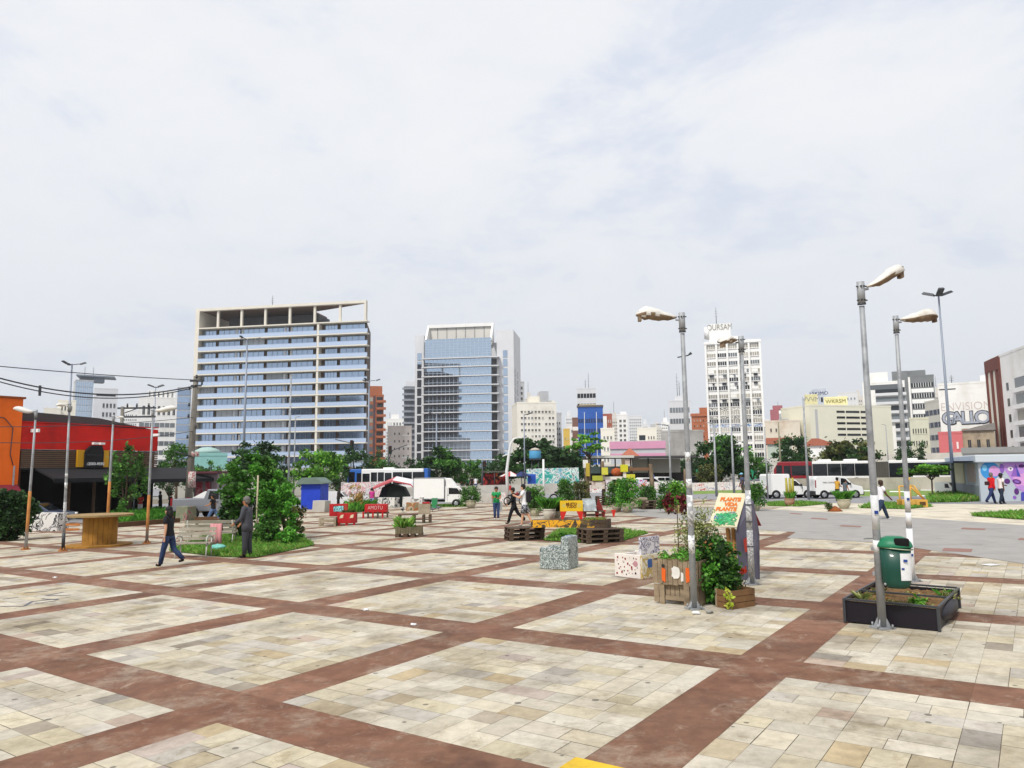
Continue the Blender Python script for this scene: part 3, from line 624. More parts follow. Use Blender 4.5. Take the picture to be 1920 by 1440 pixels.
    # right of the tall tower
    b = B('apartment_tower', 'far stepped tower half brick red and half grey over the tree tops', 1446, 1475, 778, 430, 12, grey_w); b.box('red_half', -.2, b.w*.55, -.3, 9, 0, b.z(768), mat('brick_dusty', '#a5646a', .85, .1, .4)); b.box('roof_block', b.w*.15, b.w*.8, 1, 8, b.z(768)+.01, b.z(760), MATS['brick_dusty']); b.windows(b.w*.6, b.w-.3, b.h*.4, b.h*.97, 2, 10, .5, .4, dgl)
    b = B('apartment_building', 'low cream house with rust streaked parapet right of the graffiti tower', 1434, 1500, 792, 215, 12, mat('rusty_cream', '#d9cfbd', .85, .1, .3, c2='#b99f86', amt=.5, streak=5)); b.windows(b.w*.1, b.w*.4, b.h*.55, b.h*.95, 2, 2, .3, .3, dgl); b.box('roof_block', b.w*.4, b.w*.68, 1, 6, b.h, b.z(786), grey_w)
    rt = mat('red_tiles', '#a8654f')
    b = B('house', 'green grey house with red tiled roof behind the dark red bus front', 1437, 1482, 833, 170, 12, mat('sage_render', '#b3bdb0', .85, .1, .5), cat='house', parapet=0); m = MB(); m.prism([(-.6, b.h), (b.w+.4, b.h), (b.w+.1, b.h+1.4), (-.2, b.h+1.4)], 8, 'y', -.5); m.build('roof', rt, b.t); b.windows(b.w*.1, b.w*.9, b.h*.3, b.h*.85, 3, 1, .4, .5, dgl)
    b = B('house', 'white house with red tiled roof and dark window above the bus', 1516, 1560, 836, 165, 12, white_w, cat='house', parapet=0); m = MB(); m.prism([(-1.2, b.h), (b.w+1.2, b.h), (b.w*.4, b.h+1.6), (b.w*.1, b.h+1.6)], 8, 'y', -.5); m.build('roof', rt, b.t); b.windows(b.w*.2, b.w*.8, b.h*.18, b.h*.5, 1, 1, .6, .6, dgl)
    yel = mat('yellow_wall', '#e2dbab', .85, .08, .3, c2='#c0b67c', amt=.3, streak=3)
    b = B('apartment_tower', 'yellow blind walled block with grey balcony grid on its side', 1512, 1536, 742, 250, 15, yel); b2 = b; b.windows(.5, 14, b.h*.2, b.h*.96, 4, 12, .6, .5, mgl, side='L', frame=grey_w); textmesh('lettering', 'VVVM', 2.2, mat('grey_letters', '#8a8a84'), b.t, (b.w/2, -.1, b.h-1.2), ext=.04)
    b = B('roof_annex', 'pale blue stair block with black scrawl behind the yellow building', 1526, 1552, 731, 275, 8, mat('pale_blue_render', '#c3cad6', .85, .08, .4), cat='building'); textmesh('lettering', 'ESKIMO', 1.9, mat('navy_scrawl', '#39406b', .8, .1), b.t, (b.w/2, -.1, b.h-1.3), ext=.04); b.box('window', b.w*.62, b.w*.78, -.06, .02, b.h-4.6, b.h-2.8, dgl)
    b = B('office_building', 'cream block with rows of black slit windows behind the tree', 1520, 1673, 761, 215, 14, mat('warm_white', '#e2dfcc', .85, .05, .2), zc2=222); w = b.w
    for i in range(5):
        for x0, x1 in ((.32, .42), (.435, .60), (.615, .70)): b.box('slit_window', w*x0, w*x1, -.06, .02, b.z(773+11*i), b.z(770+11*i)+.15, dgl)
    b.box('stain_strip', w*.06, w*.09, -.04, .02, b.z(822), b.z(767), grey_w)
    b = B('roof_annex', 'low yellow roof storey covered in scrawl on the cream block', 1548, 1592, 747, 235, 8, yel, cat='building'); textmesh('lettering', 'WKRSM', 1.7, mat('olive_scrawl', '#8b8446', .8, .1), b.t, (b.w*.5, -.1, b.h-1.0), ext=.04)
    b = B('apartment_building', 'far pale block with small windows behind the near lamp post', 1574, 1612, 737, 330, 10, mat('hazy_white', '#d9dadb')); b.windows(.6, b.w-.6, b.h*.6, b.h*.97, 5, 4, .4, .3, mgl)
    b = B('apartment_building', 'white block with blank wall and open grey balconies between two lamp posts', 1622, 1702, 719, 250, 14, white_w); w = b.w
    for i in range(13):
        z = b.z(727)-2.05-3.0*i
        if z < 6: break
        x0 = .46 if i > 1 else .3
        if i > 3: x0 = .72
        b.box('balcony_opening', w*x0, w*.995, -.05, .02, z, z+1.7, mgl if i % 2 else dgl); b.box('balcony', w*x0, w+.3, -1.0, -.053, z-.95, z-.02, pale_w)
    b.box('roof_block', w*.18, w*.62, 1, 9, b.h, b.z(698), white_w); b.box('window_band', w*.15, w*.95, -.06, .02, b.h-2.2, b.h-.6, mgl)
    b.windows(w*.1, w*.7, b.h*.15, b.h*.5, 2, 3, .1, .1, dgl)
    b = B('office_tower', 'dark grey block with ribbon windows and a cluttered roof line', 1709, 1758, 706, 270, 18, mat('slate_render', '#7c7f80', .85, .1, .4), turn=0); b.box('blank_wall', -5.2, -.003, .5, 18, 0, b.z(693), MATS['slate_render']); b.box('roof_block', 0, b.w*.7, 3, 14, b.h, b.z(692), MATS['slate_render'])
    b.bands([b.h-3.9*(i+1) for i in range(11)], 1.6, dgl, b.w*.1, b.w-.3, .01, mull=8, fm=white_w); b.bands([b.h-3.9*(i+1)-2.0 for i in range(11)], 1.5, white_w, b.w*.1, b.w-.3, .02, name='spandrel'); b.box('corner_strip', 0, b.w*.08, -.3, -.003, 0, b.h, white_w)
    b = B('office_building', 'beige block with sloping dark blue ribbon windows left of the white graffiti wall', 1737, 1768, 756, 205, 14, mat('beige_render', '#c9c6bd', .85, .08, .4), zc2=196)
    b.bands([b.h-3.4*(i+1)-.2 for i in range(6)], 1.4, glass('navy_window', '#1d2f55'), .05, b.w-.05, .01, mull=3)
    b = B('apartment_building', 'low pale green house with dark arched windows behind the second lamp post', 1706, 1742, 787, 180, 8, mat('pale_green', '#cfd0ba', .85, .1, .5)); b.windows(.4, b.w-.4, b.h*.45, b.h*.9, 6, 2, .45, .4, dgl)
    b = B('warehouse', 'big blank white wall with large black outlined silver graffiti letters', 1764, 1862, 722, 190, 16, white_w, cat='building'); w = b.w
    b.box('dark_strip', w*.02, w*.35, -.05, .02, b.z(731), b.z(729), dgl)
    sil = mat('silver_paint', '#a9afbd', .6, .1, 1); blk = mat('black_paint', '#17171c', .7, .1)
    for i, ch in enumerate('GALLO'):
        x = w*(.17+.162*i); z = b.z(786)
        textmesh('lettering', ch, 4.6, blk, b.t, (x+.05, -.05, z-.05), ext=.02, bold=.2, sx=1.0); textmesh('lettering', ch, 4.3, sil, b.t, (x, -.1, z), ext=.02, bold=.07)
    textmesh('lettering', 'ENVISION', 3.0, mat('faint_scrawl', '#cdbdb8', .8, .1), b.t, (w*.52, -.05, b.z(764)), ext=.02, bold=-.05, sx=.85)
    b.box('roof_block', w*.05, w*.2, 3, 8, b.h, b.h+1.2, grey_w); b.mast(w*.28, 4, b.h, 3)
    b = B('house', 'narrow red painted house at the foot of the white graffiti wall', 1758, 1803, 814, 165, 8, mat('coral_render', '#cf6e70', .8, .1, .5), cat='house'); b.windows(b.w*.4, b.w*.9, b.h*.3, b.h*.85, 2, 2, .3, .6, white_w); b.box('opening', b.w*.3, b.w*.55, -.05, .02, b.h*.15, b.h*.55, mgl)
    b = B('house', 'weathered beige house with sagging roof right of the red painted house', 1803, 1863, 808, 168, 8, mat('weathered_beige', '#b3a48c', .9, .15, .5, c2='#7d7264', amt=.6, streak=3), cat='house'); m = MB(); m.prism([(-.3, b.h), (b.w+.3, b.h), (b.w+.3, b.h+1.6), (b.w*.5, b.h+.9)], 7, 'y', -.5); m.build('roof', mat('roof_tin', '#8a8580', .8, .2, 1), b.t); b.windows(.4, b.w-.4, b.h*.45, b.h*.9, 3, 1, .35, .5, dgl)
    brn = mat('brown_stripe', '#6f3a30', .8, .1, .4)
    b = B('apartment_tower', 'tower with tall vertical brown and cream stripes near the photo edge', 1858, 1886, 679, 175, 14, cream_w, zc2=165); w = b.w
    for q0, q1 in ((0, .1), (.34, .46), (.68, .78), (.86, 1.0)): b.box('stripe', w*q0, w*q1, -.25, -.003, 0, b.h-.1, brn)
    b.box('fascia', -.1, w+.1, -.3, -.253, b.h-2.6, b.h+.3, brn)
    for i in range(10): b.box('balcony', -.5, -.003, .5, 2.5, b.h-3.4*(i+1), b.h-3.4*(i+1)+1.2, brn)
    b = B('apartment_building', 'white apartment block with recessed balconies at the photo edge', 1886, 1960, 667, 158, 14, white_w, zc2=140); w = b.w
    for i in range(6):
        z = b.z(715)-3.35*i-2.2
        b.box('window', w*.12, w*.18, -.06, .02, z+.1, z+1.7, dgl); b.box('balcony_opening', w*.36, w*.72, -.06, .02, z, z+2.2, cgl if i == 2 else mgl); b.box('balcony', w*.34, w*.74, -.8, -.063, z-.9, z-.02, white_w); b.box('balcony_opening', w*.8, w*.99, -.06, .02, z, z+2.2, mgl)
    b.box('roof_block', w*.55, w, 2, 9, b.h, b.z(640), mat('brown_stripe', '#6f3a30'))
skyline()
def far_fill():
    rows = [(1138, 1157, 800, 520, 0, 'pale distant block left of the white tower above the pink warehouse'), (1204, 1216, 796, 560, 1, 'slim pale high rise far behind the cream block with dark balconies'), (1222, 1242, 803, 540, 2, 'greyish distant block right of the cream block with dark balconies'), (1240, 1256, 792, 600, 0, 'faint tower left of the pale grey tower with antennas'), (1432, 1448, 796, 520, 1, 'pale block squeezed right behind the tall graffiti tower'), (1474, 1497, 786, 480, 2, 'grey stepped block left of the yellow blind walled block'), (1455, 1470, 775, 610, 0, 'hazy thin tower behind the brick red stepped tower'), (1604, 1622, 744, 420, 2, 'pale block between the cream slit block and the white balcony block'), (1668, 1690, 735, 460, 1, 'distant pale tower behind the white balcony block'), (1756, 1768, 738, 430, 2, 'grey slim block left of the white graffiti wall'), (1840, 1862, 716, 400, 0, 'pale tower rising behind the end of the white graffiti wall'), (1060, 1074, 780, 560, 1, 'faint high rise left of the blue office block'), (1146, 1160, 786, 430, 2, 'beige block right of the red brick striped one'), (225, 258, 770, 460, 0, 'pale distant block between blue glass tower annexe and white office'), (722, 740, 806, 380, 1, 'low white block just left of the pale pinkish building'), (985, 1000, 748, 420, 2, 'grey block peeping out between glass tower and cream block')]
    cs = [white_w, mat('hazy_white', '#d9dadb'), mat('hazy_beige', '#cfcac2', .8, .06, .3)]
    for i, (x0, x1, y, zc, c, lab) in enumerate(rows):
        b = B('apartment_tower', lab, x0, x1, y, zc, 12, cs[c], group='far pale towers'); b.windows(.6, b.w-.6, b.h*.45, b.h*.97, max(3, int((x1-x0)/4)), 9, .5, .42, mgl if i % 3 else dgl, seed=i, skip=.06, mull=0)
        b.box('roof_block', b.w*.25, b.w*.7, 2, 8, b.h, b.h+4, cs[c])
        if i % 3 == 0: b.mast(b.w*.4, 4, b.h+4, 7)
far_fill()
# ------------------------------------------------------------------ left: the bars
black_cloth = mat('black_awning', '#1b1b1f', .8, .25, 1.0)
tyre = mat('tyre_rubber', '#1c1c1d', .85, .15, 8); rimm = mat('wheel_rim', '#b9bbbe', .4, .1, 8, metal=.6); glassc = glass('car_glass', '#14181c', .06)
chrome = mat('galvanised', '#a2a5a8', .55, .14, 6, metal=.25, c2='#7e8184', amt=.5); lampred = mat('tail_red', '#8f1016', .3, .05); lampw = mat('head_lamp', '#d9dde0', .15, .03)
def left_bars():
    red = mat('red_paint', '#d41c10', .7, .12, .8, c2='#a8160f', amt=.5, streak=3); wood = mat('slat_wood', '#6b5340', .8, .25, 2, streak=.2)
    a, c = W(41, 800, 48), W(297, 800, 56)
    b = B('bar_building', 'red painted bar with timber slat front, black awning and black arched sign', 41, 297, 791, 48, 9, None, zc2=56); w, h = b.w, b.h
    h2 = W(297, 806, 56).z-b.z0; hs = b.z(842); hb = b.z(880)
    m = MB(); m.prism([(0, hs+.0), (w, W(297, 846, 56).z-b.z0), (w, h2), (0, h)], .3, 'y', 0); m.build('wall', red, b.t)
    m = MB(); m.prism([(0, h+.01), (w*.98, h2+.02), (w*.55, h+.55), (0, h+.75)], 7, 'y', .4); m.build('roof', mat('dark_roof', '#4d4b4c', .85, .15, 1), b.t)
    b.box('coping', -.05, w, -.06, .29, h+.0, h+.06, red)
    m = MB()
    for k in range(9): z = hb+.1+(hs-hb-.15)*k/9; m.bb(.02, w-.02, -.12, .2, z, z+(hs-hb)/9-.06)
    m.build('slat_front', wood, b.t); b.box('back_wall', 0, w, .32, .5, hb, hs, dgl)
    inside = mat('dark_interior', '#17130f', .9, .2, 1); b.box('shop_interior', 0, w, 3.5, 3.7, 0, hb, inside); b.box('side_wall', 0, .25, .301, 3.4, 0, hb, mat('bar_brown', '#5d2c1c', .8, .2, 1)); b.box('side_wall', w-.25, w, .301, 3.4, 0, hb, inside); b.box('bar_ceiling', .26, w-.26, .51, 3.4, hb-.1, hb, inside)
    for q in (.34, .52, .64, .8): b.box('shop_post', w*q, w*q+.14, .1, .28, 0, hb, wood)
    m = MB(); m.bb(.5, w*.3, .6, 1.2, 0, 1.1); m.build('bar_counter', wood, b.t)
    for x0, x1 in (((135-41)/256, (147-41)/256), ((180-41)/256, (193-41)/256)): b.box('yellow_panel', w*x0, w*x1, -.35, -.13, b.z(876)+.0, b.z(842), mat('amber_panel', '#d19a16', .5, .1, 1))
    x0, x1 = w*.411, w*.549; zb, zt = b.z(877), b.z(832)
    m = MB(); m.prism([(x0, zb), (x1, zb), (x1, zt-.45), ((x0+x1)/2+.5, zt), ((x0+x1)/2-.2, zt-.02), (x0, zt-.5)], .3, 'y', -.45); sg = m.build('sign', mat('black_sign', '#101012', .6, .1), b.t)
    textmesh('sign_number', '2503-9592', .26, mat('white_letters', '#e2e2e2', .6, .05), sg, ((x0+x1)/2+.15, -.47, zb+.25), ext=.01, bold=.008); textmesh('sign_number', '(', .2, MATS['white_letters'], sg, (x0+.18, -.47, zb+.25), ext=.01)
    textmesh('sign_name', 'REPUBLICA', .2, mat('dim_letters', '#3d3d40', .6, .05), sg, ((x0+x1)/2, -.47, zb+.85), ext=.01)
    for q in (.47, .52): b.box('flood_lamp', w*q, w*q+.3, -.5, -.2, zt+.05, zt+.2, white_w)
    for q in (.07, .96): m = MB(); m.box((w*q, -.35, h-.55), (.16, .6, .22), .3); m.build('security_camera', white_w, b.t)
    # awning falling towards the plaza, two bays and a side return
    za, zf = hb+.05, W(60, 906, 46).z-b.z0
    m = MB(); m.prism([(-2.6, zf), (-2.6, zf+.28), (-.13, za+.02), (-.13, za-.1), (-2.5, zf+.2)], w*.60, 'x', .9); m.build('awning', black_cloth, b.t)
    m = MB(); z1 = hb-.25; m.prism([(-3.4, zf-.1), (-3.4, zf+.15), (-.14, z1+.35), (-.14, z1+.2), (-3.3, zf+.08)], w*.40+1.6, 'x', .92+w*.60); m.build('awning', black_cloth, b.t)
    m = MB(); m.poly([(w+2.53, -3.4, zf+.15), (w+2.53, -.14, z1+.35), (w+2.53, -.14, zf), (w+2.53, -3.4, zf-.1)]); m.poly([(w+2.55, -.14, zf), (w+2.55, -.14, z1+.35), (w+2.55, -3.4, zf+.15), (w+2.55, -3.4, zf-.1)]); m.build('awning_side', black_cloth, b.t)
    for x in (w*.62, w+2.4): m = MB(); m.tube([(x, -3.3, 0), (x, -3.3, zf)], .05, 6); m.build('awning_post', metal_dark, b.t)
    b.box('low_wall', w*.55, w+2.3, -3.2, -3.0, 0, 1.0, mat('mossy_wall', '#6f6a52', .9, .25, 2))
    # tables under the awning
    # orange shop
    org = mat('orange_paint', '#ee6c14', .7, .10, .6, c2='#cf5a10', amt=.5, streak=3)
    o = B('shop_building', 'bright orange two storey shop with maroon awning at the photo edge', -160, 40.5, 735, 43.5, 9, None, zc2=47.8); w = o.w
    m = MB(); m.bb(0, w, 0, 9, 0, o.z(735)*1.0); m.build('wall', org, o.t); o.box('roof_edge', -.1, w+.12, -.12, .3, o.h, o.h+.12, mat('orange_edge', '#8d4a24', .8, .1))
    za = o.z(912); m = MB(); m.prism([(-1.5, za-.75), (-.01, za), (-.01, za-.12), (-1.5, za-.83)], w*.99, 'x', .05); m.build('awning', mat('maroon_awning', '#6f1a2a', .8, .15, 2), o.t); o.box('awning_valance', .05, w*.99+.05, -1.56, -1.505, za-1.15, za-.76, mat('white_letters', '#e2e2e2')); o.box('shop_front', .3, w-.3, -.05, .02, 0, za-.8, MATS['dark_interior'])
    m = MB(); m.tube([(w-1.6, -.05, o.h-1.2), (w-1.0, -.06, o.h-1.3), (w-.5, -.06, o.h-1.9), (w-.55, -.06, o.h-3.6), (w-.35, -.06, o.h-4.3)], .03, 5); m.build('cable', metal_dark, o.t)
    o.box('drain_pipe', w-.32, w-.24, -.12, -.02, 0, za+1.2, chrome)
left_bars()
# ------------------------------------------------------------------ poles
concrete_pole = mat('pole_concrete', '#7e7a72', .9, .2, 2, c2='#5f5b55', amt=.5)
def tapered(m, h, r0, r1, n=10): m.tube([(0, 0, 0), (0, 0, h)], [r0, r1], n)
def utility_pole():
    p = G(352, 968); k = mpp(p); h = (968-706)*k*1.01
    t = thing('utility_pole', 'tall stained concrete utility pole with posters and cross arms beside the bar', 'utility pole', p)
    m = MB(); m.tube([(0, 0, 0), (5*k, 0, h)], [.27, .16], 12); m.build('pole', concrete_pole, t)
    for z, l in ((.965, .9), (.93, .7)): m = MB(); m.box((5*k*z+.1, -.1, h*z), (l, .12, .12)); m.build('cross_arm', metal_dark, t)
    for i, (x, z) in enumerate(((.1, .985), (.55, .96), (.5, .935), (-.35, .9), (-.3, .78), (-.3, .7), (.25, .62), (-.28, .55))): m = MB(); m.lathe([(.05, 0), (.09, .06), (.05, .12), (.08, .18), (.03, .24)], 8, (5*k*z+x, -.14, h*z)); m.build('insulator', metal_dark, t)
    m = MB(); m.lathe([(.26, 0), (.28, 0), (.27, 1.1), (.25, 1.1)], 14, (.15, 0, h*.2)); m.lathe([(.262, 0), (.265, 0), (.262, .35), (.25, .35)], 14, (.33, 0, h*.42)); m.build('poster', ramp_mat('torn_posters', [(0, '#c9c4bd'), (.45, '#a55a5a'), (.55, '#d8d5cf'), (.62, '#7a7672')], 5, det=5), t)
    m = MB(); m.tube([(.2, -.2, h*.42), (-.9, -.5, h*.46)], .04, 6); m.build('bracket', metal_dark, t)
    return p, h
UP, UH = utility_pole()
def wires():
    top = Vector((UP.x+.6, UP.y, UP.z+UH))
    specs = [(-60, 681, 40, .97, 'black power cable sagging from the utility pole across the sky, topmost of three', 3, .028), (-60, 691, 40, .93, 'thick middle cable sagging from the utility pole above the red bar', 30, .045), (-60, 697, 40, .92, 'lower cable running just beneath the thick middle one', 33, .035),
             (-60, 800, 38, .70, 'thin wire crossing the red wall of the bar at its upper part', 6, .02), (-60, 828, 38, .60, 'thin wire crossing the orange shop and red wall lower down', 10, .02)]
    for px, py, zc, q, lab, sag, rr in specs:
        a = W(px, py, zc); c = Vector((UP.x+.3*q, UP.y-.2, UP.z+UH*q)); pts = []
        for i in range(25):
            u = i/24; p = a.lerp(c, u); p.z -= sag*.033*4*u*(1-u); pts.append(p)
        m = MB(); m.tube(pts, rr, 5)
        if 'thick middle' in lab: m.box(a.lerp(c, .27)-Vector((0, 0, .9)), (.1, .1, .45))
        tag(m.build('power_cable', metal_dark), lab, 'cable', 'cables on the utility pole')
    # second line of poles behind the bar
    t0 = W(228, 800, 62); z0 = gz(t0.x, t0.y); t = thing('utility_pole', 'small pole with two cross arms standing behind the red bar roof', 'utility pole', (t0.x, t0.y, z0)); h = W(228, 762, 62).z-z0
    m = MB(); tapered(m, h, .2, .14); m.build('pole', concrete_pole, t)
    for z in (.985, .90): m = MB(); m.box((1.2, 0, h*z), (3.2, .14, .14)); m.build('cross_arm', metal_dark, t)
    m = MB(); m.tube([(.0, 0, h*.93), (1.2, 0, h*.98)], .04, 5); m.tube([(2.5, 0, h*.9), (2.5, 0, h*.985)], .05, 5); m.build('bracket', metal_dark, t)
    for x in (.4, 1.2, 2.2): m = MB(); m.lathe([(.05, 0), (.1, .1), (.05, .2), (.08, .3)], 8, (x, 0, h*.985+.08)); m.build('insulator', metal_dark, t)
wires()
def mast(px, pyb, pyt, zc, label, heads=3, r=.16, spread=1.3, name='floodlight_mast', color=None, pxt=None, group='tall floodlight masts'):
    b = onground(px, zc, pyb); h = W(px, pyt, zc).z-b.z; t = thing(name, label, 'light mast', b, 0, group)
    m = MB(); tapered(m, h, r, r*.45); m.build('pole', color or mat('steel_mast', '#8d95a3', .5, .08, 2, metal=.3), t)
    for i in range(heads):
        a = math.pi*(.08+i*2.0/heads); dx, dy = math.cos(a)*spread, math.sin(a)*spread*.8
        m = MB(); m.tube([(0, 0, h-.15), (dx*.6, dy*.6, h-.02)], .05, 5); q = m.build('arm', metal_dark, t)
        m = MB(); m.box((0, 0, 0), (.75, .38, .16), taper=.75); l = m.build('lamp_head', metal_dark, q); l.location = (dx*.85, dy*.85, h+.06); l.rotation_euler = (0, -.35, a)
mast(1786, 880, 541, 47, 'very tall floodlight mast with three lamp heads behind the leaning lamp post', r=.115, spread=.75)
mast(122, 900, 678, 90, 'floodlight mast with splayed lamp heads rising behind the red bar', r=.2, spread=1.5)
mast(455, 900, 629, 115, 'tall floodlight mast in front of the long office block', r=.24, spread=2.0)
mast(690, 900, 710, 120, 'floodlight mast at the corner of the long office block', r=.2, spread=1.7)
mast(284, 900, 722, 80, 'thin mast with a flat lamp head seen over the red bar wall', heads=2, r=.09, spread=.6)
mast(818, 900, 775, 100, 'mast with one broad lamp head in front of the glass tower', heads=2, r=.13, spread=.8)
mast(984, 900, 775, 95, 'grey mast with small lamp before the cream apartment block', heads=1, r=.12, spread=.9)
def arm_lamp(px, pyb, pyt, zc, label, arm, rise=.12, r=.11, col=None, group='single arm street lamps'):
    b = onground(px, zc, pyb); h = W(px, pyt, zc).z-b.z; L_ = arm*zc/F; t = thing('street_lamp', label, 'street lamp', b, 0, group); c = col or chrome
    m = MB(); tapered(m, h, r, r*.6); m.build('pole', c, t)
    m = MB(); m.tube([(0, 0, h-.05), (L_*.35, 0, h+abs(L_)*rise*.7), (L_*.7, 0, h+abs(L_)*rise)], [r*.5, r*.4, r*.35], 6); m.build('arm', c, t)
    m = MB(); m.blob((0, 0, 0), (abs(L_)*.22, abs(L_)*.09, abs(L_)*.06), 2); l = m.build('lamp_head', mat('lamp_grey', '#9a9da0', .5, .1), t); l.location = (L_*.86, 0, h+abs(L_)*rise)
arm_lamp(541, 900, 701, 75, 'plain grey street lamp post with box before the long office block', 8)
arm_lamp(551, 900, 781, 100, 'short street lamp with curved arm over the bright green tree', 10)
arm_lamp(1258, 915, 797, 62, 'street lamp with grey head reaching over the pink warehouse', -22)
arm_lamp(1343, 912, 793, 60, 'slim street lamp with dark head in front of the round tree', -14)
arm_lamp(1376, 912, 800, 62, 'slim street lamp just beside the one by the round tree', 20)
arm_lamp(1516, 925, 746, 50, 'slim tall pole standing in front of the dark red bus', 4, r=.09)
arm_lamp(1668, 900, 796, 85, 'small thin lamp post in front of the blank white apartment wall', -8, r=.07)
arm_lamp(1464, 880, 792, 90, 'plain wooden coloured pole behind the parked white van', 2, r=.13, col=mat('wood_pole', '#8d8873', .9, .2, 2))
arm_lamp(1440, 930, 800, 52, 'thin pole directly behind the first small white van', 2, r=.06)
def curved_lamp():
    p = G(953, 944); k = mpp(p); t = thing('street_lamp', 'white street lamp with tall curved arm beside the man in white', 'street lamp', p)
    w_ = mat('white_metal', '#d9dbdb', .5, .06, 3)
    m = MB(); m.tube([(0, 0, 0), (-.1, 0, 60*k), (.1, 0, 95*k), (6*k, 0, 112*k), (12*k, 0, 121*k), (20*k, 0, 123*k)], [.13, .12, .1, .08, .07, .06], 8); m.tube([(0, 0, 92*k), (-10*k, 0, 88*k)], .05, 6); m.build('pole', w_, t)
    m = MB(); m.blob((23*k, 0, 122.5*k), (5*k, 1.6*k, 1.1*k), 2); m.build('lamp_head', w_, t); m = MB(); m.box((4*k, -.15, 29*k), (4*k, .04, 9*k)); m.build('sign_plate', mat('red_plate', '#b3242a', .5, .05), t)
    p = G(1020, 944); t = thing('signal_pole', 'plain white pole among the potted plants', 'pole', p); m = MB(); tapered(m, 80*k, .09, .08); m.build('pole', w_, t)
curved_lamp()
def traffic_lights():
    for px, pyt, zc, d, lab in ((905, 865, 85, 1, 'black traffic light on a dark post beside the market stall'), (662, 826, 95, -1, 'black traffic light hung before the foot of the long office block'), (728, 837, 95, 1, 'black traffic light on a curved arm left of the glass tower')):
        b = onground(px, zc, 900); h = W(px, pyt, zc).z-b.z; t = thing('traffic_light', lab, 'traffic light', b, 0, 'traffic lights along the avenue')
        m = MB(); tapered(m, h, .09, .07); m.build('pole', metal_dark, t); m = MB()
        m.box((.25*d, -.1, h-.45), (.34, .3, 1.05)); hd = m.build('signal_head', mat('signal_black', '#17181a', .5, .1), t, bevel=.03)
        for q, c in ((.3, 'red'), (0, 'amber'), (-.3, 'green')): m = MB(); m.lathe([(.1, 0), (.08, .03)], 10); l = m.build('lens', mat('lens_'+c, {'red': '#571518', 'amber': '#54400f', 'green': '#12402a'}[c], .2, .05), hd); l.location = (.25*d, -.26, h-.45+q); l.rotation_euler.x = math.pi/2
        if pyt < 860: m = MB(); m.tube([(0, 0, h-1.8), (.5, 0, h-.5), (2.4*d, 0, h+.2)], .06, 6); m.build('arm', metal_dark, t)
traffic_lights()
# ------------------------------------------------------------------ walls, fences and the bus corridor
conc = mat('wall_concrete', '#b9b5ad', .9, .15, .8, c2='#97928a', amt=.5, streak=2)
grafA = ramp_mat('wall_graffiti', [(0, '#d6d0cb'), (.42, '#c98f96'), (.48, '#e0dad6'), (.53, '#4b4650'), (.56, '#d9d3ce'), (.64, '#b9c0c9'), (.7, '#d6cfc9')], 1.3, det=4, dist=1.8)
grafB = ramp_mat('teal_graffiti', [(0, '#2f9a93'), (.40, '#4fb3a8'), (.46, '#d9e3e0'), (.52, '#22343a'), (.55, '#cfdcd9'), (.61, '#5aa0b5'), (.68, '#b9d9d2')], 1.1, det=4, dist=1.6)
grafC = ramp_mat('ink_graffiti', [(0, '#cfcdc8'), (.46, '#d6d4cf'), (.5, '#24252a'), (.57, '#c9c7c3'), (.63, '#3b3c42'), (.68, '#d9d7d2')], 1.6, det=4, dist=2.0)
grafW = ramp_mat('red_line_graffiti', [(0, '#dcd7d2'), (.475, '#dcd7d2'), (.485, '#b5484c'), (.51, '#e0dcd8'), (.56, '#7d86a5'), (.575, '#dcd7d2')], .9, det=2, dist=1.5)
def wall(name, label, px0, px1, zc0, zc1, pt0, m, cat='wall', th=.25, low=.2, mats=None):
    a, c = onground(px0, zc0, 900), onground(px1, zc1, 900); e = Vector((c.x-a.x, c.y-a.y)); w = e.length; h = W(px0, pt0, zc0).z-a.z
    t = tag(MB().bb(0, w, 0, th, -low, h).build(name, m), label, cat); t.location = a; t.rotation_euler = (0, -math.asin((c.z-a.z)/w), math.atan2(e.y, e.x)); return t, w, h
wall('corridor_wall', 'low pink grey graffiti wall below the blue and white bus', 640, 720, 78, 78, 905, grafA)
wall('corridor_wall', 'long low grey concrete wall behind the pigeons and potted plants', 721, 1092, 79, 80, 915, conc)
wall('corridor_wall', 'low wall with red fish graffiti between the two tall near lamps', 1093, 1440, 80, 76, 910, grafW)
wall('corridor_wall', 'long beige concrete wall below the articulated bus', 1441, 1800, 74, 60, 898, mat('beige_concrete', '#b0aa9e', .9, .14, .8, c2='#8b857a', amt=.5, streak=2))
wall('graffiti_fence', 'tall teal fence panels covered in white graffiti behind the market', 988, 1086, 92, 92, 879, grafB, 'fence')
wall('graffiti_fence', 'green hoarding with black and white graffiti lettering behind two lamps', 1307, 1420, 92, 92, 880, mat('green_hoarding', '#2c9a72', .7, .1, 1), 'fence')
t, w, h = wall('bubble_graffiti', 'black and white bubble graffiti panel on the green hoarding', 1326, 1398, 91.6, 91.6, 882, grafC, 'graffiti'); 
wall('graffiti_fence', 'scrawled grey wall right of the green hoarding below the red tiled house', 1402, 1450, 95, 95, 862, grafC, 'fence')
wall('boundary_wall', 'dull grey garden wall far behind the tall trees at the avenue', 300, 660, 112, 112, 884, mat('dull_wall', '#a9a79f', .9, .15, .6))
wall('boundary_wall', 'pale street wall running far behind the market and tank', 820, 1000, 120, 125, 880, mat('pale_wall', '#c4bfb4', .9, .12, .6))
wall('boundary_wall', 'long pale wall behind the bus station and warehouse', 1090, 1330, 140, 135, 872, MATS['pale_wall'])
wall('boundary_wall', 'whitewashed wall far behind the articulated bus', 1430, 1900, 130, 110, 860, MATS['pale_wall'])
def strip(name, pts, m, z, kind='structure'):
    g = MB(); g.poly(px_poly(pts, z)); return tag(mesh_in_plaza(name, g, m), kind=kind)
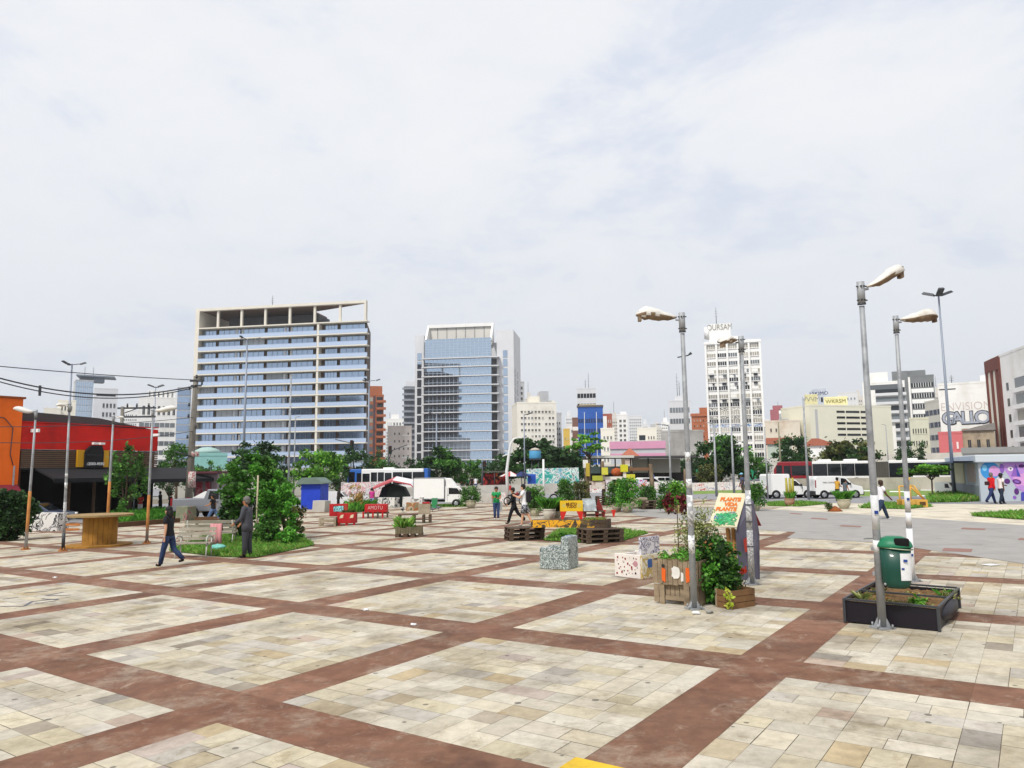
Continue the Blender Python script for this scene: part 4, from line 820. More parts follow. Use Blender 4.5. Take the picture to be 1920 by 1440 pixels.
grassm = mat('verge_grass', '#6d8a3a', .95, .35, 3, c2='#8f9a55', amt=.5)
strip('grass_verge', [(1300, 927), (1440, 923), (1440, 918), (1300, 921)], grassm, .012); strip('grass_verge', [(1612, 931), (1790, 930), (1790, 917), (1612, 918)], grassm, .012)
for x0, x1, y in ((1573, 1640, 920.5), (1668, 1700, 922), (1726, 1758, 919), (1720, 1745, 930), (1470, 1500, 921)): strip('road_line', [(x0, y+1.0), (x1, y+1.0), (x1, y-1.0), (x0, y-1.0)], mat('white_line', '#e4e4e0', .8, .05), .018)
strip('bus_lane', [(-400, 940), (600, 926), (1000, 912.5), (1440, 911), (1900, 899), (2400, 890), (2400, 872), (1900, 877), (1000, 900), (600, 908), (-400, 926)], asph, .002)
def shelter():
    # bus station: long dark flat roof on posts
    a = onground(1095, 100, 900); k = 100/F; w = 205*k; t = thing('bus_station', 'long flat dark roofed bus station on thin posts behind the planters', 'bus station', a); zt = W(1095, 857, 100).z-a.z
    m = MB(); m.bb(0, w, -4, 2, zt-.25, zt); m.build('roof', mat('dark_roof', '#4d4b4c'), t); m = MB(); m.bb(-.05, w*.42, -4.1, -4.003, zt-.22, zt+.1); m.build('fascia', mat('pale_fascia', '#c9c9c3', .6, .05), t)
    for q in (.02, .15, .28, .42, .58, .78, .97): m = MB(); m.tube([(w*q, -1, 0), (w*q, -1, zt-.26)], .09, 6); m.build('post', metal_dark, t)
    m = MB(); m.bb(.2, w*.42, -.5, 1.5, zt-2.2, zt-1.3); m.build('sign_band', mat('grey_green_band', '#8aa09d', .7, .1, 1), t); m = MB(); m.bb(.2, w*.95, 1.2, 1.9, 0, zt-2.21); m.build('back_wall', mat('station_dark', '#3a3633', .8, .25, 1), t)
    m = MB(); m.bb(w*.46, w*.9, 1.0, 1.8, zt-2.2, zt-.3); m.build('kiosk_wall', mat('pale_block', '#c9c7bd', .9, .1, 1), t)
shelter()
def market():
    a = onground(903, 88, 900); k = 88/F; w = 88*k; t = thing('market_stall', 'market stall with red and orange goods under a flat dark roof', 'market stall', a); zt = W(903, 884, 88).z-a.z
    m = MB(); m.bb(0, w*.55, -1.2, 1.5, zt-.12, zt+.05); m.build('roof', mat('stall_roof', '#56544f', .8, .15, 1), t)
    for q in (.01, .28, .54): m = MB(); m.tube([(w*q, -1.1, 0), (w*q, -1.1, zt-.13)], .05, 5); m.build('post', metal_dark, t)
    m = MB(); m.bb(.1, w*.54, .8, 1.2, .2, zt-.2); m.build('goods', ramp_mat('red_goods', [(0, '#571516'), (.4, '#b32a22'), (.52, '#d8752a'), (.58, '#2a1c1a'), (.66, '#c23430')], 3.5, 'VORONOI'), t); m = MB(); m.bb(.1, w*.5, -.8, .2, 0, .9); m.build('counter', ramp_mat('stall_counter', [(0, '#d9d4cd'), (.5, '#b03a34'), (.7, '#3a3a40')], 2.5, 'VORONOI'), t)
    for px, c, c2, lab in ((957, '#d8d2ce', '#b5484c', 'white and red parasol over the market stall'), (978, '#1d2547', '#2a3566', 'navy blue parasol beside the market stall')):
        p = onground(px, 86, 900); u = thing('parasol', lab, 'parasol', p, 0, 'parasols at the market'); zt2 = W(px, 885, 86).z-p.z
        m = MB(); m.tube([(0, 0, 0), (0, 0, zt2)], .04, 6); m.build('pole', metal_dark, u); m = MB()
        n = 8
        for i in range(n):
            m.cur = i % 2; t0, t1 = 2*math.pi*i/n, 2*math.pi*(i+1)/n; m.poly([(0, 0, zt2+.1), (1.3*math.cos(t0), 1.3*math.sin(t0), zt2-.5), (1.3*math.cos(t1), 1.3*math.sin(t1), zt2-.5)])
        m.build('canopy', [mat('parasol_'+c[1:], c, .8, .1), mat('parasol_'+c2[1:], c2, .8, .1)], u)
    p = onground(997, 86, 900); h = W(997, 889, 86).z-p.z; t = thing('chemical_toilet', 'bright blue portable cabin beside the teal graffiti fence', 'cabin', p); m = MB(); m.box((0, 0, h/2), (.95, .95, h)); m.build('cabin', mat('blue_plastic', '#2453b5', .5, .1), t, bevel=.04); m = MB(); m.box((0, -.49, h*.48), (.6, .03, h*.8)); m.build('door', mat('blue_plastic_dark', '#1d459b', .5, .1), t)
    p = onground(1004, 100, 900); t = thing('water_tank', 'light blue round water tank on a metal stand before the dark trees', 'water tank', p); k = 100/F; zb, zt = W(1004, 860, 100).z-p.z, W(1004, 845, 100).z-p.z
    m = MB(); r = 11*k; m.lathe([(r*.97, zb), (r, zb+.1), (r, zt), (r*.97, zt+.02)], 20); tk = m.build('tank', mat('tank_blue', '#4c93bd', .6, .1, 1), t); m = MB(); m.lathe([(r*1.04, zt+.03), (r*.6, zt+.3), (.05, zt+.42)], 20); m.build('lid', mat('tank_lid', '#b9b1a3', .7, .1), t); m = MB()
    for i in range(4): m.tube([(r*.8*math.cos(i*1.57+.7), r*.8*math.sin(i*1.57+.7), 0), (r*.8*math.cos(i*1.57+.7), r*.8*math.sin(i*1.57+.7), zb)], .06, 5)
    m.box((0, 0, zb-.08), (2*r, 2*r, .14)); m.build('stand', metal_dark, t)
market()
# ------------------------------------------------------------------ vehicles
def wheel(parent, x, y, r, w=.22, side=1):
    m = MB(); m.lathe([(r*.6, -w/2), (r*.95, -w/2), (r, -w*.3), (r, w*.3), (r*.95, w/2), (r*.6, w/2)], 20); wh = m.build('wheel', tyre, parent); wh.location = (x, y, r); wh.rotation_euler.x = math.pi/2*side
    m = MB(); m.lathe([(r*.62, -w*.3), (r*.6, w*.53), (r*.45, w*.56), (r*.12, w*.56)], 14); m.build('rim', rimm, wh)
    m = MB()
    for k in range(5): m.box((r*.37*math.cos(k*1.257), r*.37*math.sin(k*1.257), w*.575), (r*.3, r*.10, .012), k*1.257)
    m.build('spokes', metal_dark, wh); return wh
def vehicle(name, label, cat, loc, rz, prof, width, body, wheels, wr, side_windows, extra=None, group=None, bevel=.05, inset=0.0, screens=()):
    """prof: side outline (x forward, z up); windows: outlines on both flanks; screens: (x0,z0,x1,z1) front/rear glass"""
    t = thing(name, label, cat, loc, rz, group)
    m = MB(); m.prism(prof, width, 'y', -width/2); m.build('body', body, t, bevel=bevel)
    for poly in side_windows:
        for s in (-1, 1):
            m = MB(); m.prism(poly, .012, 'y', s*(width/2+.004)-.006); m.build('window', glassc, t)
    for x0, z0, x1, z1 in screens:
        m = MB(); hw = width/2-.12; n = Vector((z1-z0, 0, -(x1-x0))).normalized()*.012; n = n if n.x*(x0+x1) > 0 or True else -n
        q = [Vector((x0, -hw, z0)), Vector((x0, hw, z0)), Vector((x1, hw*.94, z1)), Vector((x1, -hw*.94, z1))]
        m.poly([v+n for v in q]); m.poly([v-n for v in reversed(q)])
        for a in range(4): c = (a+1) % 4; m.poly([q[a]+n, q[a]-n, q[c]-n, q[c]+n])
        m.build('windscreen', glassc, t)
    for x in wheels:
        for s in (-1, 1):
            m = MB(); m.lathe([(wr*1.18, 0), (wr*1.18, .01)], 20); a = m.build('wheel_arch', tyre, t); a.location = (x, s*(width/2+.003), wr*1.05); a.rotation_euler.x = math.pi/2
            wheel(t, x, s*(width/2-.07), wr, side=-s)
    if extra: extra(t)
    return t
white_car = mat('white_car_paint', '#e9e9e7', .35, .03, 1, coat=.5); silver = mat('silver_paint_car', '#8b8e95', .35, .06, 1, metal=.5, coat=.4)
dark_plastic = mat('dark_plastic', '#232427', .6, .1)
def bit(t, name, x, y, z, d, m, bev=0.0): return MB().box((x, y, z), d).build(name, m, t, bevel=bev)
def small_vans():
    p = G(1478, 934); k = mpp(p)*93/3.95; s = k
    def ex(t):
        bit(t, 'bumper', 1.93, 0, .38, (.12, 1.5, .25), dark_plastic, .03); bit(t, 'bumper', -1.93, 0, .38, (.1, 1.5, .2), dark_plastic, .03)
        for y in (-.55, .55): bit(t, 'headlight', 1.86, y, .68, (.1, .3, .16), lampw); bit(t, 'tail_light', -1.94, y*1.25, .85, (.05, .12, .3), lampred)
        bit(t, 'panel_gap', -.12, -.815, 1.0, (.02, .02, 1.3), dark_plastic); bit(t, 'panel_gap', .85, -.815, .75, (.02, .02, .5), dark_plastic); bit(t, 'door_handle', .05, -.82, .9, (.16, .03, .05), dark_plastic); bit(t, 'mirror', .72, -.92, 1.05, (.1, .16, .16), dark_plastic)
    t = vehicle('delivery_van', 'small white box backed van parked nearest the round tree', 'van', p, .02, [(-1.95, .3), (1.9, .3), (1.97, .55), (1.88, .82), (.95, .95), (.35, 1.45), (-.1, 1.52), (-.12, 1.86), (-.2, 1.92), (-1.85, 1.92), (-1.95, 1.8)], 1.62, white_car, (-1.25, 1.25), .3, [[(.0, .98), (.78, .98), (.32, 1.38), (.0, 1.42)]], ex, screens=((.98, .97, .4, 1.44),)); t.scale = (s,)*3
    p = G(1567, 934); s = mpp(p)*90/4.0
    def ex2(t):
        bit(t, 'sill', -.1, -.83, .42, (3.0, .03, .22), dark_plastic); bit(t, 'panel_gap', .0, -.829, 1.1, (.02, .02, 1.3), dark_plastic); bit(t, 'mirror', .85, -.93, 1.2, (.1, .16, .16), dark_plastic); bit(t, 'bumper', 1.95, 0, .45, (.2, 1.6, .35), dark_plastic, .05); bit(t, 'bumper', -1.97, 0, .45, (.12, 1.6, .35), dark_plastic, .04)
        for y in (-.62, .62): bit(t, 'headlight', 1.86, y, .82, (.14, .25, .2), lampw, .03)
        for y in (-.78, .78): bit(t, 'tail_light', -1.97, y, 1.2, (.06, .12, .6), lampred)
        textmesh('lettering', 'TRES CORTES SA', .17, mat('ink_letters', '#3a3d46', .6, .05), t, (-.75, -.835, 1.3), ext=.004)
    t = vehicle('delivery_van', 'white panel van with black bumper and small lettering on its side', 'van', p, .02, [(-2, .32), (1.95, .32), (2.0, .6), (1.9, .95), (1.2, 1.12), (.55, 1.72), (.2, 1.84), (-1.85, 1.84), (-2, 1.6)], 1.65, white_car, (-1.3, 1.3), .31, [[(.12, 1.12), (.95, 1.12), (.5, 1.62), (.12, 1.66)]], ex2, screens=((1.22, 1.13, .6, 1.7),)); t.scale = (s,)*3
small_vans()
def trucks():
    p = G(828, 950); s = mpp(p)*98/5.0
    def ex(t):
        m = MB(); m.bb(-2.6, .35, -.95, .95, .75, 2.75); m.build('cargo_box', mat('white_box', '#eeeeec', .5, .03, 1), t, bevel=.03); bit(t, 'chassis', -1.1, 0, .58, (2.9, .8, .2), dark_plastic)
        for y in (-.72, .72): bit(t, 'headlight', 2.42, y, .78, (.06, .3, .22), lampw)
        bit(t, 'bumper', 2.4, 0, .42, (.2, 1.6, .28), white_car, .05); bit(t, 'mirror', 1.85, -.98, 1.5, (.12, .18, .28), dark_plastic); bit(t, 'door_handle', .72, -.86, 1.12, (.16, .03, .05), dark_plastic); bit(t, 'licence_plate', 2.51, 0, .42, (.02, .4, .13), lampw)
        for x in (.62, 1.72): bit(t, 'panel_gap', x, -.853, 1.15, (.02, .012, 1.2), dark_plastic)
        for z in (.78, 2.72): bit(t, 'box_trim', -1.12, -.955, z, (2.95, .02, .07), chrome)
        for x in (-2.58, .33): bit(t, 'box_trim', x, -.955, 1.75, (.06, .022, 1.85), chrome)
        m = MB(); m.prism([(.42, 1.95), (1.55, 1.95), (.9, 2.7), (.42, 2.72)], 1.5, 'y', -.75); m.build('wind_deflector', white_car, t, bevel=.08)
    t = vehicle('box_truck', 'white box truck parked behind the pallet planters with green bin beside it', 'truck', p, .0, [(.4, .42), (2.4, .42), (2.5, .8), (2.4, 1.2), (1.75, 1.93), (1.5, 1.96), (.4, 1.96)], 1.7, white_car, (-1.5, 1.45), .33, [[(.75, 1.2), (1.95, 1.2), (1.55, 1.75), (.75, 1.8)]], ex, screens=((2.38, 1.23, 1.8, 1.9),)); t.scale = (s,)*3
    p = G(632, 949); s = mpp(p)*60/4.6
    def ex2(t):
        for y in (-.7, .7): bit(t, 'headlight', 2.2, y, .8, (.1, .25, .25), lampw)
    t = vehicle('delivery_van', 'white van half hidden by shrubs beside the blue tent', 'van', p, 0, [(-2.3, .35), (2.2, .35), (2.3, .7), (2.1, 1.1), (1.4, 1.35), (.8, 2.0), (.5, 2.1), (-2.2, 2.1), (-2.3, 1.9)], 1.8, white_car, (-1.5, 1.45), .33, [[(.5, 1.35), (1.25, 1.35), (.8, 1.85), (.5, 1.9)]], ex2, screens=((1.42, 1.37, .85, 1.98),)); t.scale = (s,)*3
    # pickup
    p = G(411, 972); s = mpp(p)*165/5.1
    def ex3(t):
        for y in (-.83, .83): bit(t, 'tail_light', -2.46, y, .98, (.1, .14, .42), lampred)
        bit(t, 'bumper', -2.55, 0, .5, (.14, 1.6, .2), chrome, .03); bit(t, 'door_handle', .3, -.9, .98, (.16, .04, .04), dark_plastic)
        m = MB(); m.bb(-2.3, -.55, -.7, .7, 1.13, 1.16); m.build('cargo_bed', dark_plastic, t)
    t = vehicle('pickup_truck', 'silver grey pickup truck seen from its tail beside the utility pole', 'pickup', p, -.12, [(-2.5, .45), (2.3, .45), (2.5, .7), (2.4, 1.0), (1.3, 1.12), (.75, 1.65), (-.3, 1.7), (-.5, 1.2), (-2.5, 1.15)], 1.75, silver, (-1.15, 1.65), .33, [[(-.25, 1.14), (.4, 1.14), (.4, 1.58), (-.15, 1.6)], [(.46, 1.14), (1.15, 1.14), (.72, 1.57), (.46, 1.58)]], ex3, screens=((1.28, 1.15, .8, 1.62),)); t.scale = (s,)*3
    m = MB(); m.prism([(-.6, 0), (.35, 0), (.45, .3), (.2, .4)], .5, 'y', -.25); o = tag(m.build('white_sack', mat('white_plastic', '#e6e6e3', .6, .08)), 'white sheet heaped on the bed of the silver pickup', 'sheet'); o.location = p+Vector((-1.0*s, .1, 1.19*s)); o.rotation_euler.z = -.12
    p = G(66, 985); s = mpp(p)*125/4.2
    t = vehicle('parked_car', 'dark blue car parked under the black awning behind lamp posts', 'car', p, .12, [(-2.1, .3), (2.0, .3), (2.1, .55), (1.95, .8), (1.1, .92), (.4, 1.38), (-1.2, 1.4), (-2.0, .95)], 1.65, mat('navy_car_paint', '#3d4a60', .3, .05, 1, coat=.6), (-1.3, 1.3), .3, [[(-1.1, .95), (-.2, .95), (-.2, 1.3), (-.9, 1.3)], [(-.14, .95), (.85, .95), (.35, 1.3), (-.14, 1.3)]], None, screens=((1.08, .95, .45, 1.36),)); t.scale = (s,)*3
trucks()
def cars():
    prof = [(-2.1, .3), (2.0, .3), (2.1, .55), (1.95, .8), (1.1, .95), (.4, 1.42), (-1.2, 1.45), (-2.0, 1.0)]; win = [[(-1.1, .98), (-.2, .98), (-.2, 1.35), (-.95, 1.35)], [(-.14, .98), (.85, .98), (.35, 1.35), (-.14, 1.35)]]
    for px, zc, rz, m, lab in ((1218, 83, .1, white_car, 'white car passing behind the wooden totem posts'), (1247, 88, 0, white_car, 'white car behind the lamp post nearest the planter box'), (1440, 83, 3.1, silver, 'pale silver car behind the first parked white van'), (1298, 84, 3.1, mat('black_car_paint', '#1b1c20', .3, .05, 1, coat=.6), 'dark car passing below the bus station roof')):
        p = onground(px, zc, 900)
        vehicle('passing_car', lab, 'car', p, rz, prof, 1.65, m, (-1.3, 1.3), .3, win, None, 'cars on the avenue', screens=((1.08, .98, .45, 1.4),))
    p = G(1781, 929); s = mpp(p)*22/1.7; t = vehicle('delivery_van', 'white van seen head on between the yellow crane and the mural kiosk', 'van', p, -1.45, [(-2.0, .4), (1.9, .4), (2.0, .8), (1.8, 1.05), (1.0, 1.9), (-2.0, 1.95)], 1.7, white_car, (-1.3, 1.3), .3, [[(.2, 1.1), (1.2, 1.1), (.85, 1.7), (.2, 1.7)]], lambda t: (bit(t, 'bumper', 1.98, 0, .5, (.12, 1.66, .4), dark_plastic, .04), bit(t, 'headlight', 1.9, .6, .9, (.1, .3, .2), lampw), bit(t, 'headlight', 1.9, -.6, .9, (.1, .3, .2), lampw)), screens=((1.74, 1.12, 1.05, 1.85),)); t.scale = (s,)*3
cars()
def buses():
    # blue and white city bus
    p = onground(730, 84, 905); k = 84/F; Lb = 150*k; H = W(730, 879, 84).z-p.z
    blue = mat('bus_blue', '#2a63b5', .4, .05, 1, coat=.4)
    t = thing('city_bus', 'white and blue city bus behind the low graffiti wall', 'bus', p, 0); wd = 2.5
    m = MB(); m.bb(-Lb/2+1.6, Lb/2-.5, -wd/2, wd/2, .35, H); m.build('body', white_car, t, bevel=.12)
    m = MB(); m.prism([(-Lb/2, .35), (-Lb/2+1.595, .35), (-Lb/2+1.595, H), (-Lb/2+.35, H), (-Lb/2, H*.6)], wd, 'y', -wd/2); m.build('front_section', blue, t, bevel=.08)
    m = MB(); m.bb(Lb/2-.495, Lb/2, -wd/2, wd/2, .35, H); m.build('rear_section', blue, t, bevel=.08)
    for x0, x1, z0, z1, n in ((.02, .095, .45, .90, 'windscreen'), (.12, .175, .45, .86, 'window'), (.19, .28, .1, .84, 'door'), (.295, .37, .45, .88, 'window'), (.38, .455, .45, .88, 'window'), (.465, .55, .1, .86, 'door'), (.565, .68, .45, .88, 'window'), (.685, .80, .45, .88, 'window'), (.81, .955, .45, .88, 'window')):
        bit(t, n, -Lb/2+Lb*(x0+x1)/2, -wd/2-.004, H*(z0+z1)/2, (Lb*(x1-x0), .03, H*(z1-z0)), glassc)
    bit(t, 'roof_hatch', 0, 0, H+.08, (1.2, 1.2, .15), white_car); 
    for x in (-Lb*.22, Lb*.27): wheel(t, x, -wd/2+.1, .48, .28, 1); wheel(t, x, wd/2-.1, .48, .28, -1)
    # articulated bus
    z = 80; a = onground(1452, z, 905); c = onground(1786, z*.93, 905); e = Vector((c.x-a.x, c.y-a.y)); Lb = e.length; p = (a+c)/2; H = W(1620, 864, z*.965).z-p.z
    t = thing('articulated_bus', 'long articulated bus with dark red front and white sides behind the beige wall', 'bus', p, math.atan2(e.y, e.x)); rd = mat('bus_red', '#86101e', .4, .05, 1, coat=.4); X = lambda q: -Lb/2+Lb*q
    m = MB(); m.prism([(X(0), .35), (X(.225), .35), (X(.225), H), (X(.03), H), (X(.0), H*.7)], wd, 'y', -wd/2); m.build('front_section', rd, t, bevel=.08)
    m = MB(); m.bb(X(.226), X(.545), -wd/2, wd/2, .35, H); m.build('middle_section', white_car, t, bevel=.08); m = MB(); m.bb(X(.655), X(1), -wd/2, wd/2, .35, H); m.build('rear_section', white_car, t, bevel=.08)
    m = MB()
    for i in range(14): q = .546+.108*i/14; m.bb(X(q)+.003, X(q+.108/14)-.003, -wd/2+.05+.05*(i % 2), wd/2-.05-.05*(i % 2), .5, H-.12)
    m.build('bellows', mat('bellows_grey', '#54524c', .85, .15, 2), t)
    for x0, x1, z0, z1, n in ((.015, .05, .35, .86, 'windscreen'), (.06, .10, .10, .84, 'door'), (.105, .222, .45, .84, 'window'), (.228, .312, .08, .90, 'door'), (.314, .39, .42, .90, 'window'), (.392, .466, .42, .90, 'window'), (.468, .544, .42, .90, 'window'), (.656, .75, .08, .90, 'door'), (.752, .86, .42, .90, 'window'), (.862, .92, .08, .90, 'door'), (.922, .995, .42, .90, 'window')):
        bit(t, n, X((x0+x1)/2), -wd/2-.004, H*(z0+z1)/2, (Lb*(x1-x0), .03, H*(z1-z0)), glassc)
    for q in (.3, .45, .78): bit(t, 'roof_hatch', X(q), 0, H+.1, (1.3, 1.3, .2), white_car, .04)
    for q in (.16, .475, .84): wheel(t, X(q), -wd/2+.1, .48, .28, 1); wheel(t, X(q), wd/2-.1, .48, .28, -1)
    m = MB(); m.tube([(X(0), -wd/2, H*.85), (X(0)-.5, -wd/2-.2, H*.83)], .05, 5); m.box((X(0)-.5, -wd/2-.2, H*.68), (.12, .25, .5)); m.build('mirror', dark_plastic, t)
buses()
# ------------------------------------------------------------------ kiosk with the mural
def mural_kiosk():
    c = G(1840, 941); l = G(1792, 929); d = Vector((l.x-c.x, l.y-c.y)); wd = d.length; k = mpp(c); rz = math.atan2(d.y, d.x)-math.pi/2
    rw = mat('bluegrey_render', '#b3bcc4', .85, .08, .5, c2='#99a2ab', amt=.4); H = (941-852)*k; e = d.normalized()
    t = thing('mural_kiosk', 'blue grey concrete kiosk with a purple face mural on its front', 'kiosk', c)
    t.rotation_euler.z = 0; base = gz(c.x, c.y)
    # local frame: x along the mural front (to the right), y into the block
    fr = ray(1900, 900); fx = Vector((1, -.18, 0)).normalized(); rz = math.atan2(fx.y, fx.x); t.rotation_euler.z = rz
    L_ = 6.5
    q = Matrix.Rotation(-rz, 3, 'Z') @ Vector((d.x, d.y, 0))
    m = MB(); m.prism([(0, 0), (L_, 0), (L_, 7), (q.x, q.y+.6), (q.x, q.y)], H*.93, 'z', -.3); m.build('wall', rw, t)
    m = MB(); m.prism([(-.25, -.3), (L_+.2, -.3), (L_+.2, 7.2), (q.x-.2, q.y+.9), (q.x-.35, q.y)], H*.16, 'z', H*.935-.3); m.build('roof', mat('pale_roof_band', '#c3cbd2', .8, .06, .5), t, bevel=.06)
    # mural: flat painted shapes a few mm proud of the wall
    cols = {n: mat('mural_'+n, h, .8, .12, 2) for n, h in (('blue', '#3d8fd0'), ('pink', '#d39bd0'), ('violet', '#8b5fb5'), ('purple', '#5b2f73'), ('white', '#e8e4ea'), ('mauve', '#b78ad0'), ('navy', '#4a4aa8'), ('cyan', '#7fc3e8'))}
    s = k
    def disc(cx, cy, rx, ry, n, lay, a0=0, a1=2*math.pi, rot=0):
        pts = []
        for i in range(25):
            a = a0+(a1-a0)*i/24; x, y = rx*math.cos(a), ry*math.sin(a); pts.append((cx+x*math.cos(rot)-y*math.sin(rot), cy+x*math.sin(rot)+y*math.cos(rot)))
        return shape(pts, n, lay)
    def shape(pts, n, lay):
        m = MB(); m.prism([((x-1840)*s*1.02, (941-y)*s) for x, y in pts], .004, 'y', -.008-.005*lay)
        m.build('mural_shape', cols[n], t)
    disc(1859, 883, 16, 17, 'blue', 0); disc(1866, 884, 9, 10, 'pink', 1); disc(1850, 878, 4, 6, 'cyan', 1)
    shape([(1882, 868), (1888, 866), (1915, 868), (1922, 880), (1924, 905), (1912, 925), (1900, 915), (1888, 890), (1882, 880)], 'mauve', 0); shape([(1896, 896), (1922, 885), (1924, 918), (1908, 920), (1900, 910)], 'pink', 1)
    disc(1893, 880, 4.5, 4, 'white', 2); disc(1893.5, 880, 1.6, 1.6, 'purple', 3); shape([(1902, 871), (1909, 895), (1893, 894)], 'violet', 2); shape([(1903, 873), (1909, 895), (1903, 893)], 'navy', 3)
    disc(1902, 904, 7.5, 4.5, 'purple', 2, rot=.3); disc(1902, 904, 4.5, 2.3, 'violet', 3, rot=.3); disc(1908, 915, 6.5, 4.5, 'mauve', 3); disc(1886, 903, 5, 5, 'purple', 1); disc(1900, 922, 4, 6, 'purple', 2); disc(1896, 933, 3, 3.5, 'violet', 1); disc(1879, 879, 4, 9, 'violet', 1); disc(1912, 875, 5, 3, 'purple', 2)
    shape([(1906, 939), (1907, 924), (1918, 921), (1935, 920), (1935, 939)], 'navy', 2)
    # flank: notice boards and a flat blue awning
    m4 = Matrix.Rotation(math.atan2(q.y, q.x), 3, 'Z')
    def flank(name, a, b_, z0, z1, m_, out=.03):
        m = MB(); n = Vector((-q.y, q.x, 0)).normalized(); u = Vector((q.x, q.y, 0)); c_ = u*((a+b_)/2)+n*(out/2); m.box((c_.x, c_.y, (z0+z1)/2), (u.length*(b_-a), out, z1-z0), m=m4.to_3x3()); return m.build(name, m_, t)
    flank('notice_board', .12, .40, H*.40, H*.80, mat('faded_posters', '#b9a9a3', .8, .25, 5)); flank('notice_board', .52, .97, H*.35, H*.82, mat('cream_board', '#cfcbae', .8, .1, 4), .06); flank('grey_base', .02, .99, .0, H*.33, mat('grey_base', '#8f979c', .9, .15, 2))
    m = MB(); u = Vector((q.x, q.y, 0)); n = Vector((-q.y, q.x, 0)).normalized()
    a0, a1 = u*.02, u*1.02; m.poly([a0+Vector((0, 0, H*.86)), a1+Vector((0, 0, H*.86)), a1+n*1.9+Vector((0, 0, H*.83)), a0+n*1.2+Vector((0, 0, H*.86))]); m.poly([a0+n*1.2+Vector((0, 0, H*.83)), a1+n*1.9+Vector((0, 0, H*.80)), a1+Vector((0, 0, H*.83)), a0+Vector((0, 0, H*.83))]); m.poly([a0+n*1.2+Vector((0, 0, H*.86)), a1+n*1.9+Vector((0, 0, H*.83)), a1+n*1.9+Vector((0, 0, H*.80)), a0+n*1.2+Vector((0, 0, H*.83))]); m.build('awning', mat('slate_awning', '#5b6b86', .6, .1), t)
    # box with leaflets on the corner of the flank
    r = B('house_roof_shed', 'low grey roofed shed behind the mural kiosk', 1800, 1960, 851, 62, 8, mat('grey_shed', '#8f9091', .8, .1, 1), cat='shed')
mural_kiosk()
# ------------------------------------------------------------------ plants
leafm = attr_mat('foliage', .6, 9, .25, bump=0, spec=.25, trans=.25)
bark = mat('bark', '#5d4f40', .95, .3, 4, streak=4, bump=.3)
GREEN = {'dark': ['#2f4f26', '#37592b', '#26431e', '#436632', '#325128'], 'mid': ['#4a7a30', '#568636', '#406c29', '#669443', '#3a6226'], 'bright': ['#5f9a2c', '#70ab38', '#4f8626', '#86ba48', '#456f22'],
         'olive': ['#56602f', '#646c3a', '#4a5429', '#77733f', '#3f4b25'], 'pale': ['#94a05c', '#aab576', '#7d8d4a', '#c5c78f', '#68793c'], 'fresh': ['#4c8a2a', '#5b9a34', '#3f7a22', '#6fae44'], 'red': ['#5e2226', '#4a1a20', '#742c2c'],
         'dry': ['#a8863f', '#c2a052', '#8d7236', '#b8a268'], 'grass': ['#6aa63a', '#7ab548', '#5a9430', '#90bd5a', '#9aa85a']}
def leaf(mb, p, s, r, col, flat=.0, asp=.55):
    d = Vector((r.gauss(0, 1), r.gauss(0, 1), r.gauss(0, 1)*(1-flat))); d = d.normalized() if d.length > 1e-3 else Vector((1, 0, 0)); n = d.orthogonal(); n.rotate(Matrix.Rotation(r.random()*6.28, 3, d)); n = n.normalized()*s*asp/2
    mb.col = col; h = d*s/2; mb.poly([p-h, p+n*.9-h*.1, p+h, p-n*.9-h*.1])
def clump(mb, c, rad, n, s, cols, r, flat=.0, bright=1.0, asp=.55):
    base = [tuple(x*bright for x in rgb(k)) for k in cols]
    for _ in range(n):
        v = Vector((r.gauss(0, .5), r.gauss(0, .5), r.gauss(0, .5)))
        p = Vector((c[0]+v.x*rad[0], c[1]+v.y*rad[1], c[2]+v.z*rad[2])); k = r.uniform(.75, 1.25)
        leaf(mb, p, s*r.uniform(.6, 1.3), r, tuple(x*k for x in r.choice(base)), flat, asp)
def crown(name, c, rad, kind, t, r, clumps=26, per=70, ls=.3, flat=.2, spread=1.0, shell=.55, csize=.34, up=False, asp=.6):
    mb = MB(); lo = []
    for i in range(clumps):
        while True:
            v = Vector((r.uniform(-1, 1), r.uniform(-1, 1), r.uniform(-1, 1)))
            if shell*.6 < v.length < 1: break
        v = v*spread; p = Vector((c[0]+v.x*rad[0], c[1]+v.y*rad[1], c[2]+v.z*rad[2])); lo.append(p)
        k = r.uniform(.55, 1.0)*csize; clump(mb, p, (rad[0]*k, rad[1]*k, rad[2]*k*(.55 if up else .8)), int(per*r.uniform(.6, 1.3)), ls, GREEN[kind], r, flat, r.choice((.6, .8, 1.0, 1.15, 1.35)), asp)
    return mb.build(name, leafm, t), lo
